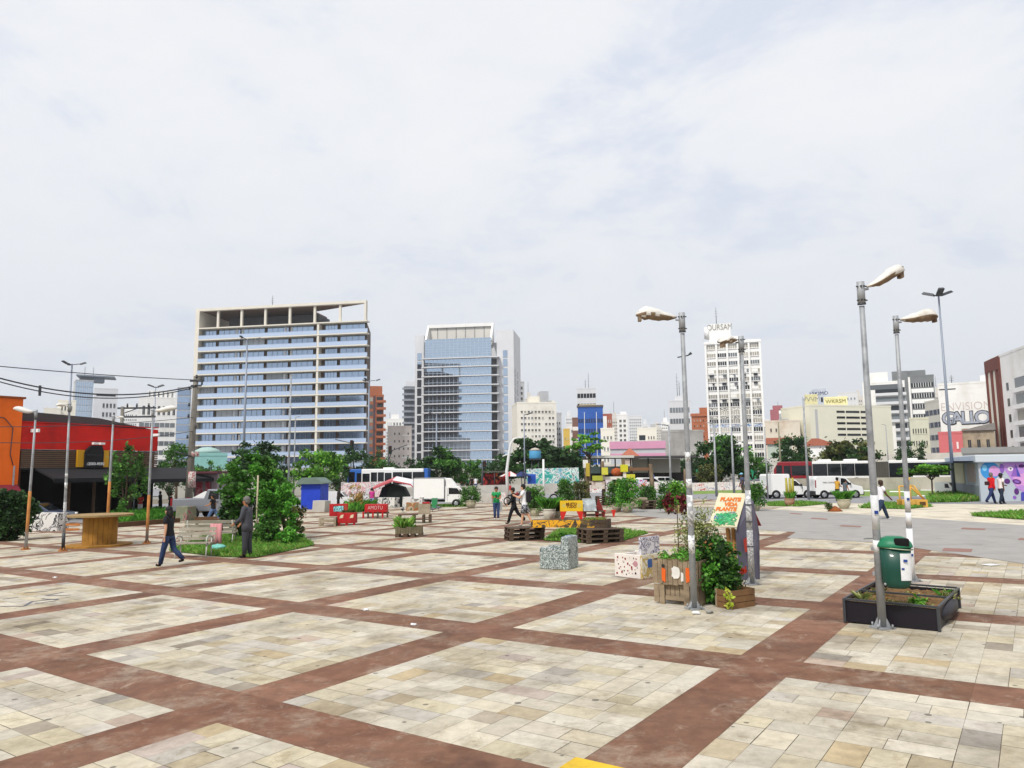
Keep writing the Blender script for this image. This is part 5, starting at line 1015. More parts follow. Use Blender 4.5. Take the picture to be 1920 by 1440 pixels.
def tree(name, label, px, pyb, pyt, wpx, zc, kind, cat='tree', group=None, trunk=None, clumps=34, per=80, ls=None, flat=.2, csize=.34, hfrac=.72, dmul=1.0, seed=None, loc=None, up=False, lean=0, k2=None):
    r = random.Random(seed if seed is not None else px*7+pyt)
    b = loc or onground(px, zc, pyb); zc = dep(b); k = zc/F; H = (W(px, pyt, zc).z-b.z)*.96; rx = wpx*k/2; t = thing(name, label, cat, b, r.uniform(-.3, .3), group)
    ch = H*hfrac; c = (lean, 0, H-ch/2); ls = ls or max(.16, rx*.15)
    o, lo = crown('crown', c, (rx*.92, rx*.9*dmul, ch/2*.94), kind, t, r, clumps, per, ls, flat, csize=csize, up=up)
    if k2: crown('crown', (c[0]+rx*.2, -.2, c[2]+ch*.1), (rx*.8, rx*.8, ch*.4), k2, t, r, clumps//3, per, ls, flat, csize=csize)
    tr = trunk or max(.07, H*.022); m = MB(); top = Vector((c[0], 0, c[2])); fork = Vector((lean*.4, 0, max(.4, (H-ch)*.85)))
    m.tube([(0, 0, -.1), (lean*.2, .03, fork.z*.5), fork], [tr*1.25, tr, tr*.85], 8)
    for p in r.sample(lo, min(9, len(lo))): q = fork.lerp(p, .5)+Vector((0, 0, .1*ch)); m.tube([fork, q, p], [tr*.6, tr*.34, tr*.1], 5)
    m.build('trunk', bark, t); return t
def trees():
    T = tree; gb = 'trees behind the plaza'
    T('street_tree', 'dark layered tree before the left half of the long office block', 482, 900, 822, 96, 78, 'dark', group=gb, flat=.5, up=True, clumps=40, hfrac=.6)
    T('street_tree', 'bright green bushy tree at the foot of the long office block', 592, 905, 836, 100, 82, 'bright', group=gb, clumps=44, hfrac=.82)
    T('street_tree', 'dark tree right of the bright green bushy one', 664, 905, 832, 72, 92, 'dark', group=gb, flat=.4, hfrac=.8)
    T('street_tree', 'low rounded dark tree before the pale pinkish block', 722, 905, 850, 50, 95, 'mid', group=gb, hfrac=.85)
    T('street_tree', 'low dark tree beneath the left corner of the glass tower', 766, 905, 852, 56, 97, 'dark', group=gb, hfrac=.85)
    T('street_tree', 'spreading layered tree before the dark mirrored part of the glass tower', 824, 905, 836, 84, 88, 'dark', group=gb, flat=.5, up=True, hfrac=.75, k2='mid')
    T('street_tree', 'flat green tree before the right part of the glass tower', 878, 905, 855, 66, 90, 'mid', group=gb, flat=.4, hfrac=.8)
    T('street_tree', 'huge dark umbrella tree behind the blue water tank', 1000, 900, 817, 140, 108, 'dark', group=gb, flat=.45, up=True, clumps=60, hfrac=.9, csize=.28)
    T('street_tree', 'wide dark tree between water tank and blue building', 1056, 900, 836, 110, 112, 'dark', group=gb, flat=.4, clumps=50, hfrac=.92)
    T('street_tree', 'feathery yellow green tree top before the blue building', 1106, 900, 806, 92, 96, 'bright', group=gb, flat=.3, clumps=22, per=60, hfrac=.38, csize=.24, up=True)
    T('street_tree', 'broad round dark tree at the foot of the white graffiti tower', 1352, 905, 815, 100, 86, 'dark', group=gb, clumps=52, hfrac=.85, k2='mid')
    T('street_tree', 'loose low tree right of the round one before the bus front', 1412, 905, 842, 66, 88, 'mid', group=gb, flat=.4, hfrac=.8)
    T('street_tree', 'small light green shrub tree under the broad round tree', 1330, 912, 862, 50, 82, 'olive', group=gb, hfrac=.9)
    T('street_tree', 'dense dark tree behind the dark red bus front', 1490, 900, 812, 76, 108, 'dark', group=gb, clumps=44, hfrac=.85)
    T('street_tree', 'wide brownish green tree above the white bus section', 1594, 900, 818, 100, 106, 'olive', group=gb, clumps=48, hfrac=.85, k2='dark')
    T('street_tree', 'dark tree between the two tall bagged lamp posts', 1716, 900, 820, 62, 104, 'dark', group=gb, hfrac=.88)
    T('street_tree', 'tree with pale trunk at the far end behind the utility pole', 330, 930, 822, 70, 84, 'mid', group=gb, hfrac=.7)
    T('street_tree', 'green tree tops right behind the utility pole', 398, 920, 862, 70, 70, 'mid', group=gb, hfrac=.8)
    T('street_tree', 'dark tree before the orange brick apartment tower', 705, 905, 838, 40, 125, 'dark', group=gb, hfrac=.9)
    for px, w, y, lab in ((1210, 70, 868, 'dark trees seen through the bus station'), (1285, 60, 856, 'dark bush right of the bus station roof'), (1190, 40, 822, 'distant dark trees above the pink warehouse'), (935, 40, 850, 'dark foliage right of the glass tower foot'), (560, 40, 862, 'dark foliage filling in behind the bright tree')): T('street_tree', lab, px, 905, y, w, 118 if y > 840 else 185, 'dark', group=gb, hfrac=.9)
    for px, w, y, zc, lab in ((318, 60, 850, 100, 'dark tree behind the end of the red bar'), (372, 60, 872, 92, 'bushy dark tree behind the newsstand and pole'), (430, 70, 866, 96, 'dark tree under the left end of the long office block'), (535, 50, 868, 100, 'dark tree left behind the bright green one'), (632, 60, 858, 104, 'dark tree between the bright green tree and the bus'), (690, 50, 862, 110, 'dark rounded tree over the front of the blue bus'), (745, 54, 864, 108, 'dark rounded tree over the middle of the blue bus'), (795, 60, 860, 112, 'dark tree at the rear of the blue bus'), (850, 60, 858, 112, 'dark spreading tree right of the bus'), (905, 50, 868, 110, 'dark tree over the market stall roof'), (940, 60, 846, 116, 'dark tree behind the white curved lamp'), (1080, 60, 850, 124, 'dark tree at the left end of the bus station'), (1300, 50, 850, 116, 'dark tree behind the nearest lamp post')): T('street_tree', lab, px, 905, y, w, zc, 'dark', group=gb, hfrac=.95, clumps=30, per=70)
    # trees standing in the plaza
    for px, py, pyt, w, kind, lab, kw in ((466, 1012, 846, 132, 'mid', 'leafy dark tree on the grass bed behind the man in the suit', dict(clumps=60, per=110, ls=.2, hfrac=.8, trunk=.08, csize=.20, flat=.35, k2='fresh')),
        (532, 1016, 902, 54, 'fresh', 'upright bushy young tree at the right end of the grass bed', dict(clumps=40, per=80, ls=.15, hfrac=.8, trunk=.04)), (500, 1018, 893, 50, 'fresh', 'slim light green sapling tied to a stake beside the suited man', dict(clumps=26, per=60, ls=.16, hfrac=.75, trunk=.035)),
        (440, 1010, 900, 62, 'dark', 'low dark shrub filling in behind the bench with the towel', dict(clumps=44, per=90, ls=.18, hfrac=.97, csize=.26)), (500, 1020, 968, 60, 'mid', 'low mixed weeds right of the suited man', dict(clumps=30, per=80, ls=.13, hfrac=.98)), (545, 1022, 985, 50, 'fresh', 'low bright weeds at the foot of the upright young tree', dict(clumps=24, per=70, ls=.12, hfrac=.98)),
        (552, 1010, 938, 44, 'olive', 'small grey green shrub at the edge of the grass bed', dict(clumps=20, per=50, ls=.14, hfrac=.95)), (234, 978, 828, 74, 'mid', 'leafy vine covered tree standing before the black bar awning', dict(clumps=46, per=70, ls=.22, hfrac=.9, trunk=.1, csize=.26, flat=.3)),
        (12, 1014, 915, 90, 'dark', 'dense dark bush at the photo edge beside the lamp post', dict(clumps=60, per=110, ls=.2, hfrac=.98, csize=.3)), (1750, 938, 864, 66, 'bright', 'small umbrella shaped tree with thin bare trunk beside the kiosk', dict(clumps=26, per=70, ls=.22, hfrac=.38, flat=.6, up=True, trunk=.05)),
        (1706, 936, 870, 40, 'mid', 'smaller thin trunked tree left of the umbrella shaped tree', dict(clumps=18, per=60, ls=.2, hfrac=.35, flat=.6, up=True, trunk=.045)), (664, 958, 905, 44, 'dry', 'dry yellowish shrub behind the red pallet seat', dict(clumps=30, per=50, ls=.12, hfrac=1.0))):
        T('plaza_tree' if pyt < 900 else 'shrub', lab, px, py, pyt, w, 0, kind, group='trees and shrubs in the plaza', loc=G(px, py), cat='tree' if pyt < 900 else 'shrub', **kw)
    p = G(480, 1020); k = mpp(p); s = MB(); s.tube([(0, 0, 0), (0, 0, 128*k)], .035, 6); o = tag(s.build('stake', mat('stake_wood', '#b3a88f', .9, .2, 3)), 'pale wooden stake standing beside the suited man', 'stake'); o.location = p
trees()
def tuft(mb, p, h, n, r, cols, lean=.5, w=.012):
    base = [rgb(c) for c in cols]
    for _ in range(n):
        a = r.random()*6.28; l = h*r.uniform(.5, 1.15); d = Vector((math.cos(a), math.sin(a), 0)); s = Vector((-d.y, d.x, 0))*w*r.uniform(.7, 1.6); k = r.uniform(.75, 1.25); mb.col = tuple(x*k for x in r.choice(base))
        q = p+d*r.random()*.05; m_ = q+d*l*lean*.3+Vector((0, 0, l*.6)); e = q+d*l*lean+Vector((0, 0, l)); mb.poly([q-s, q+s, m_+s*.7, e, m_-s*.7])
def grass_patch(label, pts, h, n, cols='grass', name='grass', w=.02, flat=.0, seed=3):
    r = random.Random(seed); ps = [G(*p) for p in pts]; mb = MB(); inv = M3.transposed(); qs = [inv @ p for p in ps]
    mb.col = tuple(x*.8 for x in rgb('#56742f')); mb.poly([(q.x, q.y, .02) for q in qs])
    x0, x1, y0, y1 = min(q.x for q in qs), max(q.x for q in qs), min(q.y for q in qs), max(q.y for q in qs)
    def inside(x, y):
        c = False; j = len(qs)-1
        for i in range(len(qs)):
            a, b = qs[i], qs[j]
            if (a.y > y) != (b.y > y) and x < (b.x-a.x)*(y-a.y)/(b.y-a.y)+a.x: c = not c
            j = i
        return c
    k = 0
    while k < n:
        x, y = r.uniform(x0, x1), r.uniform(y0, y1)
        if not inside(x, y): continue
        k += 1; tuft(mb, Vector((x, y, .02)), h*r.choice((.5, .8, 1, 1.4)), 4, r, GREEN[cols] if r.random() < .96 or cols == 'fresh' else GREEN['pale'], .7, w)
    return tag(mesh_in_plaza(name, mb, leafm), label, None, None, 'stuff')
grass_patch('grass bed around the bench', [(318, 1034), (420, 1045), (480, 1046), (590, 1023), (560, 1006), (470, 1000), (380, 1008)], .10, 6500, w=.008)
grass_patch('grass patch between the pallet stacks', [(1020, 1014), (1092, 1018), (1170, 1014), (1216, 1000), (1150, 992), (1050, 993)], .08, 3500, w=.008)
grass_patch('grass verge by the yellow frame', [(1612, 953), (1700, 955), (1752, 950), (1690, 946), (1640, 944)], .13, 2200, w=.014)
grass_patch('grass strip left of the fallen pot', [(1440, 949), (1500, 950), (1555, 945), (1500, 941), (1440, 943)], .10, 1800, w=.014)
grass_patch('grass before the kiosk flank', [(1740, 943), (1800, 942), (1838, 940), (1800, 929), (1750, 935)], .28, 2000, w=.016)
grass_patch('grass at the right edge', [(1820, 968), (1920, 975), (1990, 980), (1990, 950), (1920, 962)], .14, 2600, w=.013)
grass_patch('grass under the box truck', [(790, 952), (880, 950), (880, 946), (790, 947)], .08, 900, w=.014)
grass_patch('overgrown bed before the bar', [(212, 985), (300, 978), (332, 974), (330, 962), (240, 962), (212, 970)], .38, 2600, 'fresh', w=.03)
grass_patch('weeds behind the red pallet seat', [(655, 962), (700, 958), (690, 950), (660, 952)], .5, 300, 'fresh', w=.05)
o = MB(); pts = [G(205, 990), G(335, 979)]; e = pts[1]-pts[0]; o.box((0, 0, .12), (e.length, .25, .25)); o = tag(o.build('border_beam', mat('rotten_wood', '#5f4630', .9, .3, 3)), 'brown timber border along the green bed before the bar', 'timber border'); o.location = (pts[0]+pts[1])/2; o.rotation_euler.z = math.atan2(e.y, e.x)
# ------------------------------------------------------------------ near street lamps with bagged heads
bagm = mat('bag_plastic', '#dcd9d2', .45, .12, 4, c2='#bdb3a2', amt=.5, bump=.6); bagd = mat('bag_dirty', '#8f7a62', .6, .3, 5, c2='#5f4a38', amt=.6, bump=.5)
sticker = mat('white_sticker', '#e4e5e6', .6, .08, 3, c2='#c3c5c8', amt=.5); rust = mat('orange_rust', '#c98a4d', .85, .2, 3, c2='#a3652f', amt=.6, streak=3)
worn = ramp_mat('worn_stickers', [(0, '#a9acae'), (.42, '#b2b5b7'), (.44, '#e2e3e3'), (.55, '#d9dadb'), (.57, '#9fa2a4'), (.62, '#dfe0e0')], 7, det=3)
doodle = ramp_mat('marker_doodle', [(0, '#cfcfcf'), (.44, '#2a2a2e'), (.5, '#d9d9d9'), (.56, '#222226'), (.62, '#c6c6c8')], 16, det=3, dist=2.0)
def bag_lamp(pb, pt, head, label, bands=(), r=.047, bag=True, rustm=None, headrot=None, dirty=True, group='street lamps with plastic bagged heads'):
    b = G(*pb); zc = dep(b); k = zc/F; top = W(pt[0], pt[1], zc)-b; t = thing('street_lamp', label, 'street lamp', b, 0, group); H = top.z; ax = top.normalized()
    P = lambda q: top*q
    m = MB(); m.tube([P(0), P(.3), P(.6), P(.93)], [r*1.2, r*1.05, r*.9, r*.74], 14); m.build('pole', chrome, t)
    m = MB(); m.box((0, 0, .012), (r*5.2, r*5.2, .024))
    for i in range(4):
        a = i*math.pi/2+.4; d = Vector((math.cos(a), math.sin(a), 0)); s = Vector((-d.y, d.x, 0))*.008
        q = [d*r*1.0+Vector((0, 0, .025)), d*r*2.5+Vector((0, 0, .025)), d*r*1.0+Vector((0, 0, r*3.6))]; m.poly([v+s for v in q]); m.poly([v-s for v in reversed(q)])
        m.poly([q[1]+s, q[1]-s, q[2]-s, q[2]+s])
        m.tube([d*r*2.9+Vector((0, 0, .02)), d*r*2.9+Vector((0, 0, .07))], .014, 6)
    m.build('base_plate', rustm and rust or chrome, t, rz=.3)
    m = MB(); m.tube([P(.935), P(1.0)], [r*1.1, r*1.1], 12); sl = m.build('sleeve', chrome, t); m = MB()
    for q in (.945, .985):
        for s in (-1, 1): m.box(P(q)+Vector((s*r*1.25, -.02, 0)), (r*.5, .018, .018)); m.box(P(q)+Vector((s*.02, -r*1.15, 0)), (.018, .03, .018))
    m.tube([P(.933), P(.938)], [r*1.2, r*1.2], 12); m.build('clamp_bolts', metal_dark, sl)
    hx, hy = head; L_ = abs(hx)*k; s = 1 if hx > 0 else -1; up = -hy*k/max(L_, .01)
    rn = random.Random(pb[0]); m = MB(); n = 10; prof = [.16, .34, .52, .68, .8, .9, .95, .9, .68, .2] if bag else [.2, .5, .7, .85, .95, 1, .98, .9, .7, .3]; ys = L_*.26 if headrot is None else L_*.5
    rings = []; m.smooth = True
    for i in range(n):
        u = i/(n-1); cz = up*L_*u-.02*math.sin(u*6); rr = prof[i]*L_*(.195 if bag else .15); ring = []
        for j in range(12):
            a = 2*math.pi*j/12; jit = 1+(rn.uniform(-.16, .16) if bag else 0)
            ring.append(len(m.v)); z = math.sin(a)*rr*(1.0 if math.sin(a) > 0 else .85)*jit
            m.v.append((s*(.04+u*L_), math.cos(a)*rr*ys/(L_*.23)*jit, cz+z+ (L_*.04 if bag else 0)*math.sin(u*3)))
        rings.append(ring)
    for a, c in zip(rings, rings[1:]):
        for j in range(12):
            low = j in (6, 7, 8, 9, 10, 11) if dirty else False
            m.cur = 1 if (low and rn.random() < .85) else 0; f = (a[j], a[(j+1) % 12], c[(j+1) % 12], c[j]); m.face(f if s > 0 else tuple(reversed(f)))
    m.cur = 0; m.face(list(reversed(rings[0])) if s > 0 else rings[0]); m.face(rings[-1] if s > 0 else list(reversed(rings[-1])))
    hd = m.build('lamp_head', [bagm, bagd] if bag else [mat('lamp_shell', '#d5d3cd', .5, .08, 2), MATS.get('lamp_shell')], t); hd.location = P(.985)+Vector((s*r*1.0, 0, 0))
    if headrot is not None: hd.rotation_euler.z = headrot
    m = MB(); m.tube([(0, 0, 0), (s*r*2.2, 0, up*r)], r*.35, 8); a = m.build('arm', chrome, t); a.location = P(.975)
    if bag:
        m = MB(); m.box((s*L_*.97, 0, up*L_*.97-.02), (.05, .1, .16)); m.build('bag_knot', bagd, hd)
    for q0, q1, mm in bands:
        m = MB(); m.tube([P(q0), P((q0+q1)/2), P(q1)], r*(1.24-.5*(q0+q1)/2), 16); m.build('sticker' if mm is not rust else 'orange_paint', mm, t)
    return t, b, k, top
LP1 = bag_lamp((1302, 1142), (1278, 586), (-76, -4), 'tall galvanised lamp with bagged head pointing away over the planter box', ((.19, .25, worn), (.28, .385, worn), (.41, .44, worn), (.5, .53, worn)))
LP2 = bag_lamp((1410, 1096), (1389, 630), (-42, 8), 'lamp post scrawled with white marker beside the hand painted sign', ((.03, .22, doodle), (.23, .38, worn)), r=.05, headrot=.5)
LP3 = bag_lamp((1655, 1178), (1613, 528), (72, -30), 'lamp post carrying the green litter bin with bagged head tilted up', ((.285, .385, sticker), (.22, .255, sticker)), r=.048)
LP4 = bag_lamp((1711, 1090), (1679, 592), (70, -4), 'lamp post wrapped in white paper behind the black planter box', ((.0, .20, sticker), (.215, .26, sticker), (.265, .34, sticker)), r=.048)
blue_mark = mat('blue_mark', '#1f3f86', .6, .05)
for lp, qs in ((LP3, (.335,)), (LP4, (.10, .31))):
    t, b, k, top = lp
    for q in qs: m = MB(); m.box(top*q+Vector((-.012, -.058, 0)), (.05, .012, .045)); m.build('sticker_print', blue_mark, t)
m = MB()
for z in (.545, .64, .74): m.tube([(.057*math.cos(a*.5236)-.001, .057*math.sin(a*.5236), z) for a in range(13)], .009, 5, cap=False)
m.build('cable_tie', metal_dark, LP1[0])
m = MB(); tp = LP1[3]*.855; m.tube([tp+Vector((-.1, 0, -.03)), tp+Vector((.07, 0, 0)), tp+Vector((.13, -.02, .04))], [.01, .01, .025], 6); m.build('camera_bracket', metal_dark, LP1[0])
LL = []
for pb, pt, hd, lab, bands, kw in (((48, 1031), (68, 768), (-38, -6), 'lamp post with orange painted foot and white head pointing out of the photo', ((.02, .42, rust),), {}), ((118, 1033), (131, 754), (-20, 4), 'dark stickered lamp post touching the wooden cable drum', ((.02, .12, metal_dark), (.13, .33, doodle), (.42, .46, worn), (.5, .52, sticker)), dict(headrot=.9)),
    ((199, 1018), (213, 778), (16, 2), 'lamp post with orange foot right behind the wooden cable drum', ((.02, .48, rust),), {}), ((275, 1019), (287, 766), (40, -4), 'lamp post with orange foot left of the walking woman in black', ((.02, .36, rust),), {})):
    LL.append(bag_lamp(pb, pt, hd, lab, bands, r=.047, bag=False, rustm=True, dirty=False, group='street lamps with orange painted feet', **kw))
# ------------------------------------------------------------------ litter bin on the lamp
def litter_bin():
    b = LP3[1]; k = LP3[2]; top = LP3[3]; zb = (1178-1100)*k; q = zb/top.z; p = b+top*q+Vector((.175, -.13, 0)); t = thing('litter_bin', 'green plastic litter bin hung on the lamp post over the black planter', 'litter bin', p, -.35)
    g1 = mat('bin_green', '#094437', .45, .08, 3, coat=.2); g2 = mat('bin_lid_green', '#1c7350', .45, .08, 3)
    H = 92*k; m = MB(); n = 20
    prof = [(.12, 0), (.16, .03), (.18, .09), (.19, H*.35), (.205, H*.8)]
    def ring(mb, r, z, sx=1.0, sy=.82, off=0): 
        i = len(mb.v)
        for j in range(n): a = 2*math.pi*j/n; mb.v.append((r*sx*math.copysign(abs(math.cos(a))**.75, math.cos(a)), r*sy*math.copysign(abs(math.sin(a))**.75, math.sin(a))+off, z))
        return i
    def skin_(mb, rs):
        for a, c in zip(rs, rs[1:]):
            for j in range(n): mb.face((a+j, a+(j+1) % n, c+(j+1) % n, c+j))
    m.smooth = True; rs = [ring(m, r, z) for r, z in prof]; skin_(m, rs); m.smooth = False; m.face([rs[0]+j for j in reversed(range(n))]); m.face([rs[-1]+j for j in range(n)]); m.build('body', g1, t)
    m = MB(); m.smooth = True; rs = [ring(m, .228, H*.8+.005), ring(m, .232, H*.84), ring(m, .215, H*.9), ring(m, .175, H*.975), ring(m, .10, H*1.02)]; skin_(m, rs); m.smooth = False; m.face([rs[0]+j for j in reversed(range(n))]); m.face([rs[-1]+j for j in range(n)]); lid = m.build('lid', g2, t)
    m = MB(); m.box((.075, -.145, H*.92), (.19, .09, .11)); m.build('opening', mat('bin_hole', '#0a0b0b', .9, .1), lid, bevel=.03)
    m = MB(); m.tube([(.228*math.cos(a*.3), .19*math.sin(a*.3), H*.79-.02*math.cos(a*.3)) for a in range(21)], .008, 5, cap=False); m.build('strap', mat('strap_pale', '#a9b79c', .6, .1), t)
    m = MB()
    pts = []
    for i in range(7):
        a = -1.45+i*.17; pts.append((a, .2))
    for (a0, _), (a1, _) in zip(pts, pts[1:]):
        c = lambda a, r: (r*math.copysign(abs(math.cos(a))**.75, math.cos(a)), r*.82*math.copysign(abs(math.sin(a))**.75, math.sin(a)))
        x0, y0 = c(a0, .193); x1, y1 = c(a1, .193); x2, y2 = c(a1, .208); x3, y3 = c(a0, .208); m.poly([(x0, y0, H*.17), (x1, y1, H*.17), (x2, y2, H*.7), (x3, y3, H*.7)])
    lb = m.build('paper_label', sticker, t)
    for x, z, s in ((.075, .56, .05), (.04, .4, .035)): m = MB(); m.box((x+.03, -.163-.008*(z > .5), H*z), (s, .008, s*.7)); m.build('printed_emblem', blue_mark, lb)
    m = MB(); m.blob((-.16, -.13, .06), (.02, .012, .02), 1); m.build('bolt', chrome, t)
    m = MB(); m.box((-.23, .08, H*.25), (.12, .05, .05)); m.box((-.23, .08, H*.75), (.12, .05, .05)); m.build('bracket', chrome, t)
litter_bin()
# ------------------------------------------------------------------ black fabric planter
soil = mat('soil', '#7d5f38', .95, .35, 12, c2='#5a4126', amt=.6, bump=.8); plank = mat('weathered_plank', '#95836b', .85, .28, 3, c2='#625443', amt=.5, streak=.25, bump=.2); darkplank = mat('dark_pallet_wood', '#5a4a3b', .9, .3, 3, c2='#3a3028', amt=.5, bump=.2)
def frame_at(fl, fr, br):
    fl, fr, br = G(*fl), G(*fr), G(*br); ex = fr-fl; ey = br-fr; w = ex.length; d = ey.length; return fl, math.atan2(ex.y, ex.x), w, d
def black_planter():
    p, rz, w, d = frame_at((1585, 1168), (1762, 1185), (1789, 1133)); d *= .86; k = mpp(p); H = 44*k; t = thing('raised_planter', 'low black fabric planter on a metal frame with soil and seedlings', 'planter', p, rz)
    cl = mat('black_fabric', '#15101a', .5, .25, 3, bump=.3); m = MB(); e = .02
    for x0, x1, y0, y1 in ((0, w, 0, e), (0, w, d-e, d), (0, e, e, d-e), (w-e, w, e, d-e)):
        m.bb(x0+.01, x1-.01, y0+.01, y1+.0, .02, H*.93)
    m.build('fabric', cl, t, bevel=.006); m = MB(); m.blob((w-.03, d*.5, H*.5), (.11, d*.36, H*.38), 3); m.build('fabric_bulge', cl, t)
    m = MB(); f = .018
    for x in (0, w):
        for y in (0, d): m.box((x, y, H/2+.005), (f*2, f*2, H))
    for y in (0, d): m.box((w/2, y, H), (w-.04, f*1.6, f*1.6))
    for x in (0, w): m.box((x, d/2, H-.004), (f*1.6, d-.04, f*1.6))
    m.box((w/2, d*.5, H-.01), (w-.03, f*1.5, f*1.5)); m.build('frame', metal_dark, t)
    m = MB(); r = random.Random(4); nx, ny = 26, 20; i0 = 0
    for j in range(ny+1):
        for i in range(nx+1): m.v.append((.03+(w-.06)*i/nx, .03+(d-.06)*j/ny, H*.78+r.uniform(-.02, .03)))
    m.smooth = True
    for j in range(ny):
        for i in range(nx): a = j*(nx+1)+i; m.face((a, a+1, a+nx+2, a+nx+1))
    m.build('soil', soil, t)
    for i, (x, y, n, kind, h, lab) in enumerate(((.13, .2, 40, 'pale', .14, 'dry tufted weeds'), (.2, .55, 30, 'olive', .12, ''), (.46, .22, 14, 'dry', .05, ''), (.72, .25, 46, 'bright', .14, ''), (.80, .14, 14, 'bright', .11, ''), (.62, .12, 30, 'pale', .08, ''), (.88, .72, 34, 'fresh', .12, ''), (.96, .68, 14, 'pale', .14, ''), (.3, .3, 16, 'dry', .06, ''), (.55, .7, 8, 'dry', .04, ''))):
        m = MB(); q = Vector((w*x, d*y, H*.79))
        if i in (3, 4): clump(m, q+Vector((0, 0, h*.5)), (.11, .09, .05), n, .09, GREEN[kind], r, .6)
        else: tuft(m, q, h, n, r, GREEN[kind], .9, .006); clump(m, q+Vector((0, 0, .03)), (.12, .08, .02), n, .03, GREEN[kind], r, .5)
        clump(m, q+Vector((0, 0, .02)), (.16, .12, .02), 60, .045, GREEN['pale']+GREEN['olive']+GREEN['dry'], r, .5)
        o = m.build('seedling', leafm); o.matrix_world = Matrix.Translation(p) @ Matrix.Rotation(rz, 4, 'Z'); lab = ('straw tipped weeds in the front corner of the black planter', 'olive weeds at the far side of the black planter behind the bin', 'dry fallen stalks in the middle of the black planter', 'broad leaved light green seedling in the black planter, largest one', 'single pale leaf beside the largest seedling', 'feathery weed at the front rim of the black planter', 'bushy green weed in the far half of the black planter', 'pale sprig over the far corner frame of the black planter', 'straw clump just behind the lamp post in the planter', 'tiny dry stalks in the far half of the planter soil')[i]; tag(o, lab, 'plant', 'seedlings in the black planter')
black_planter()
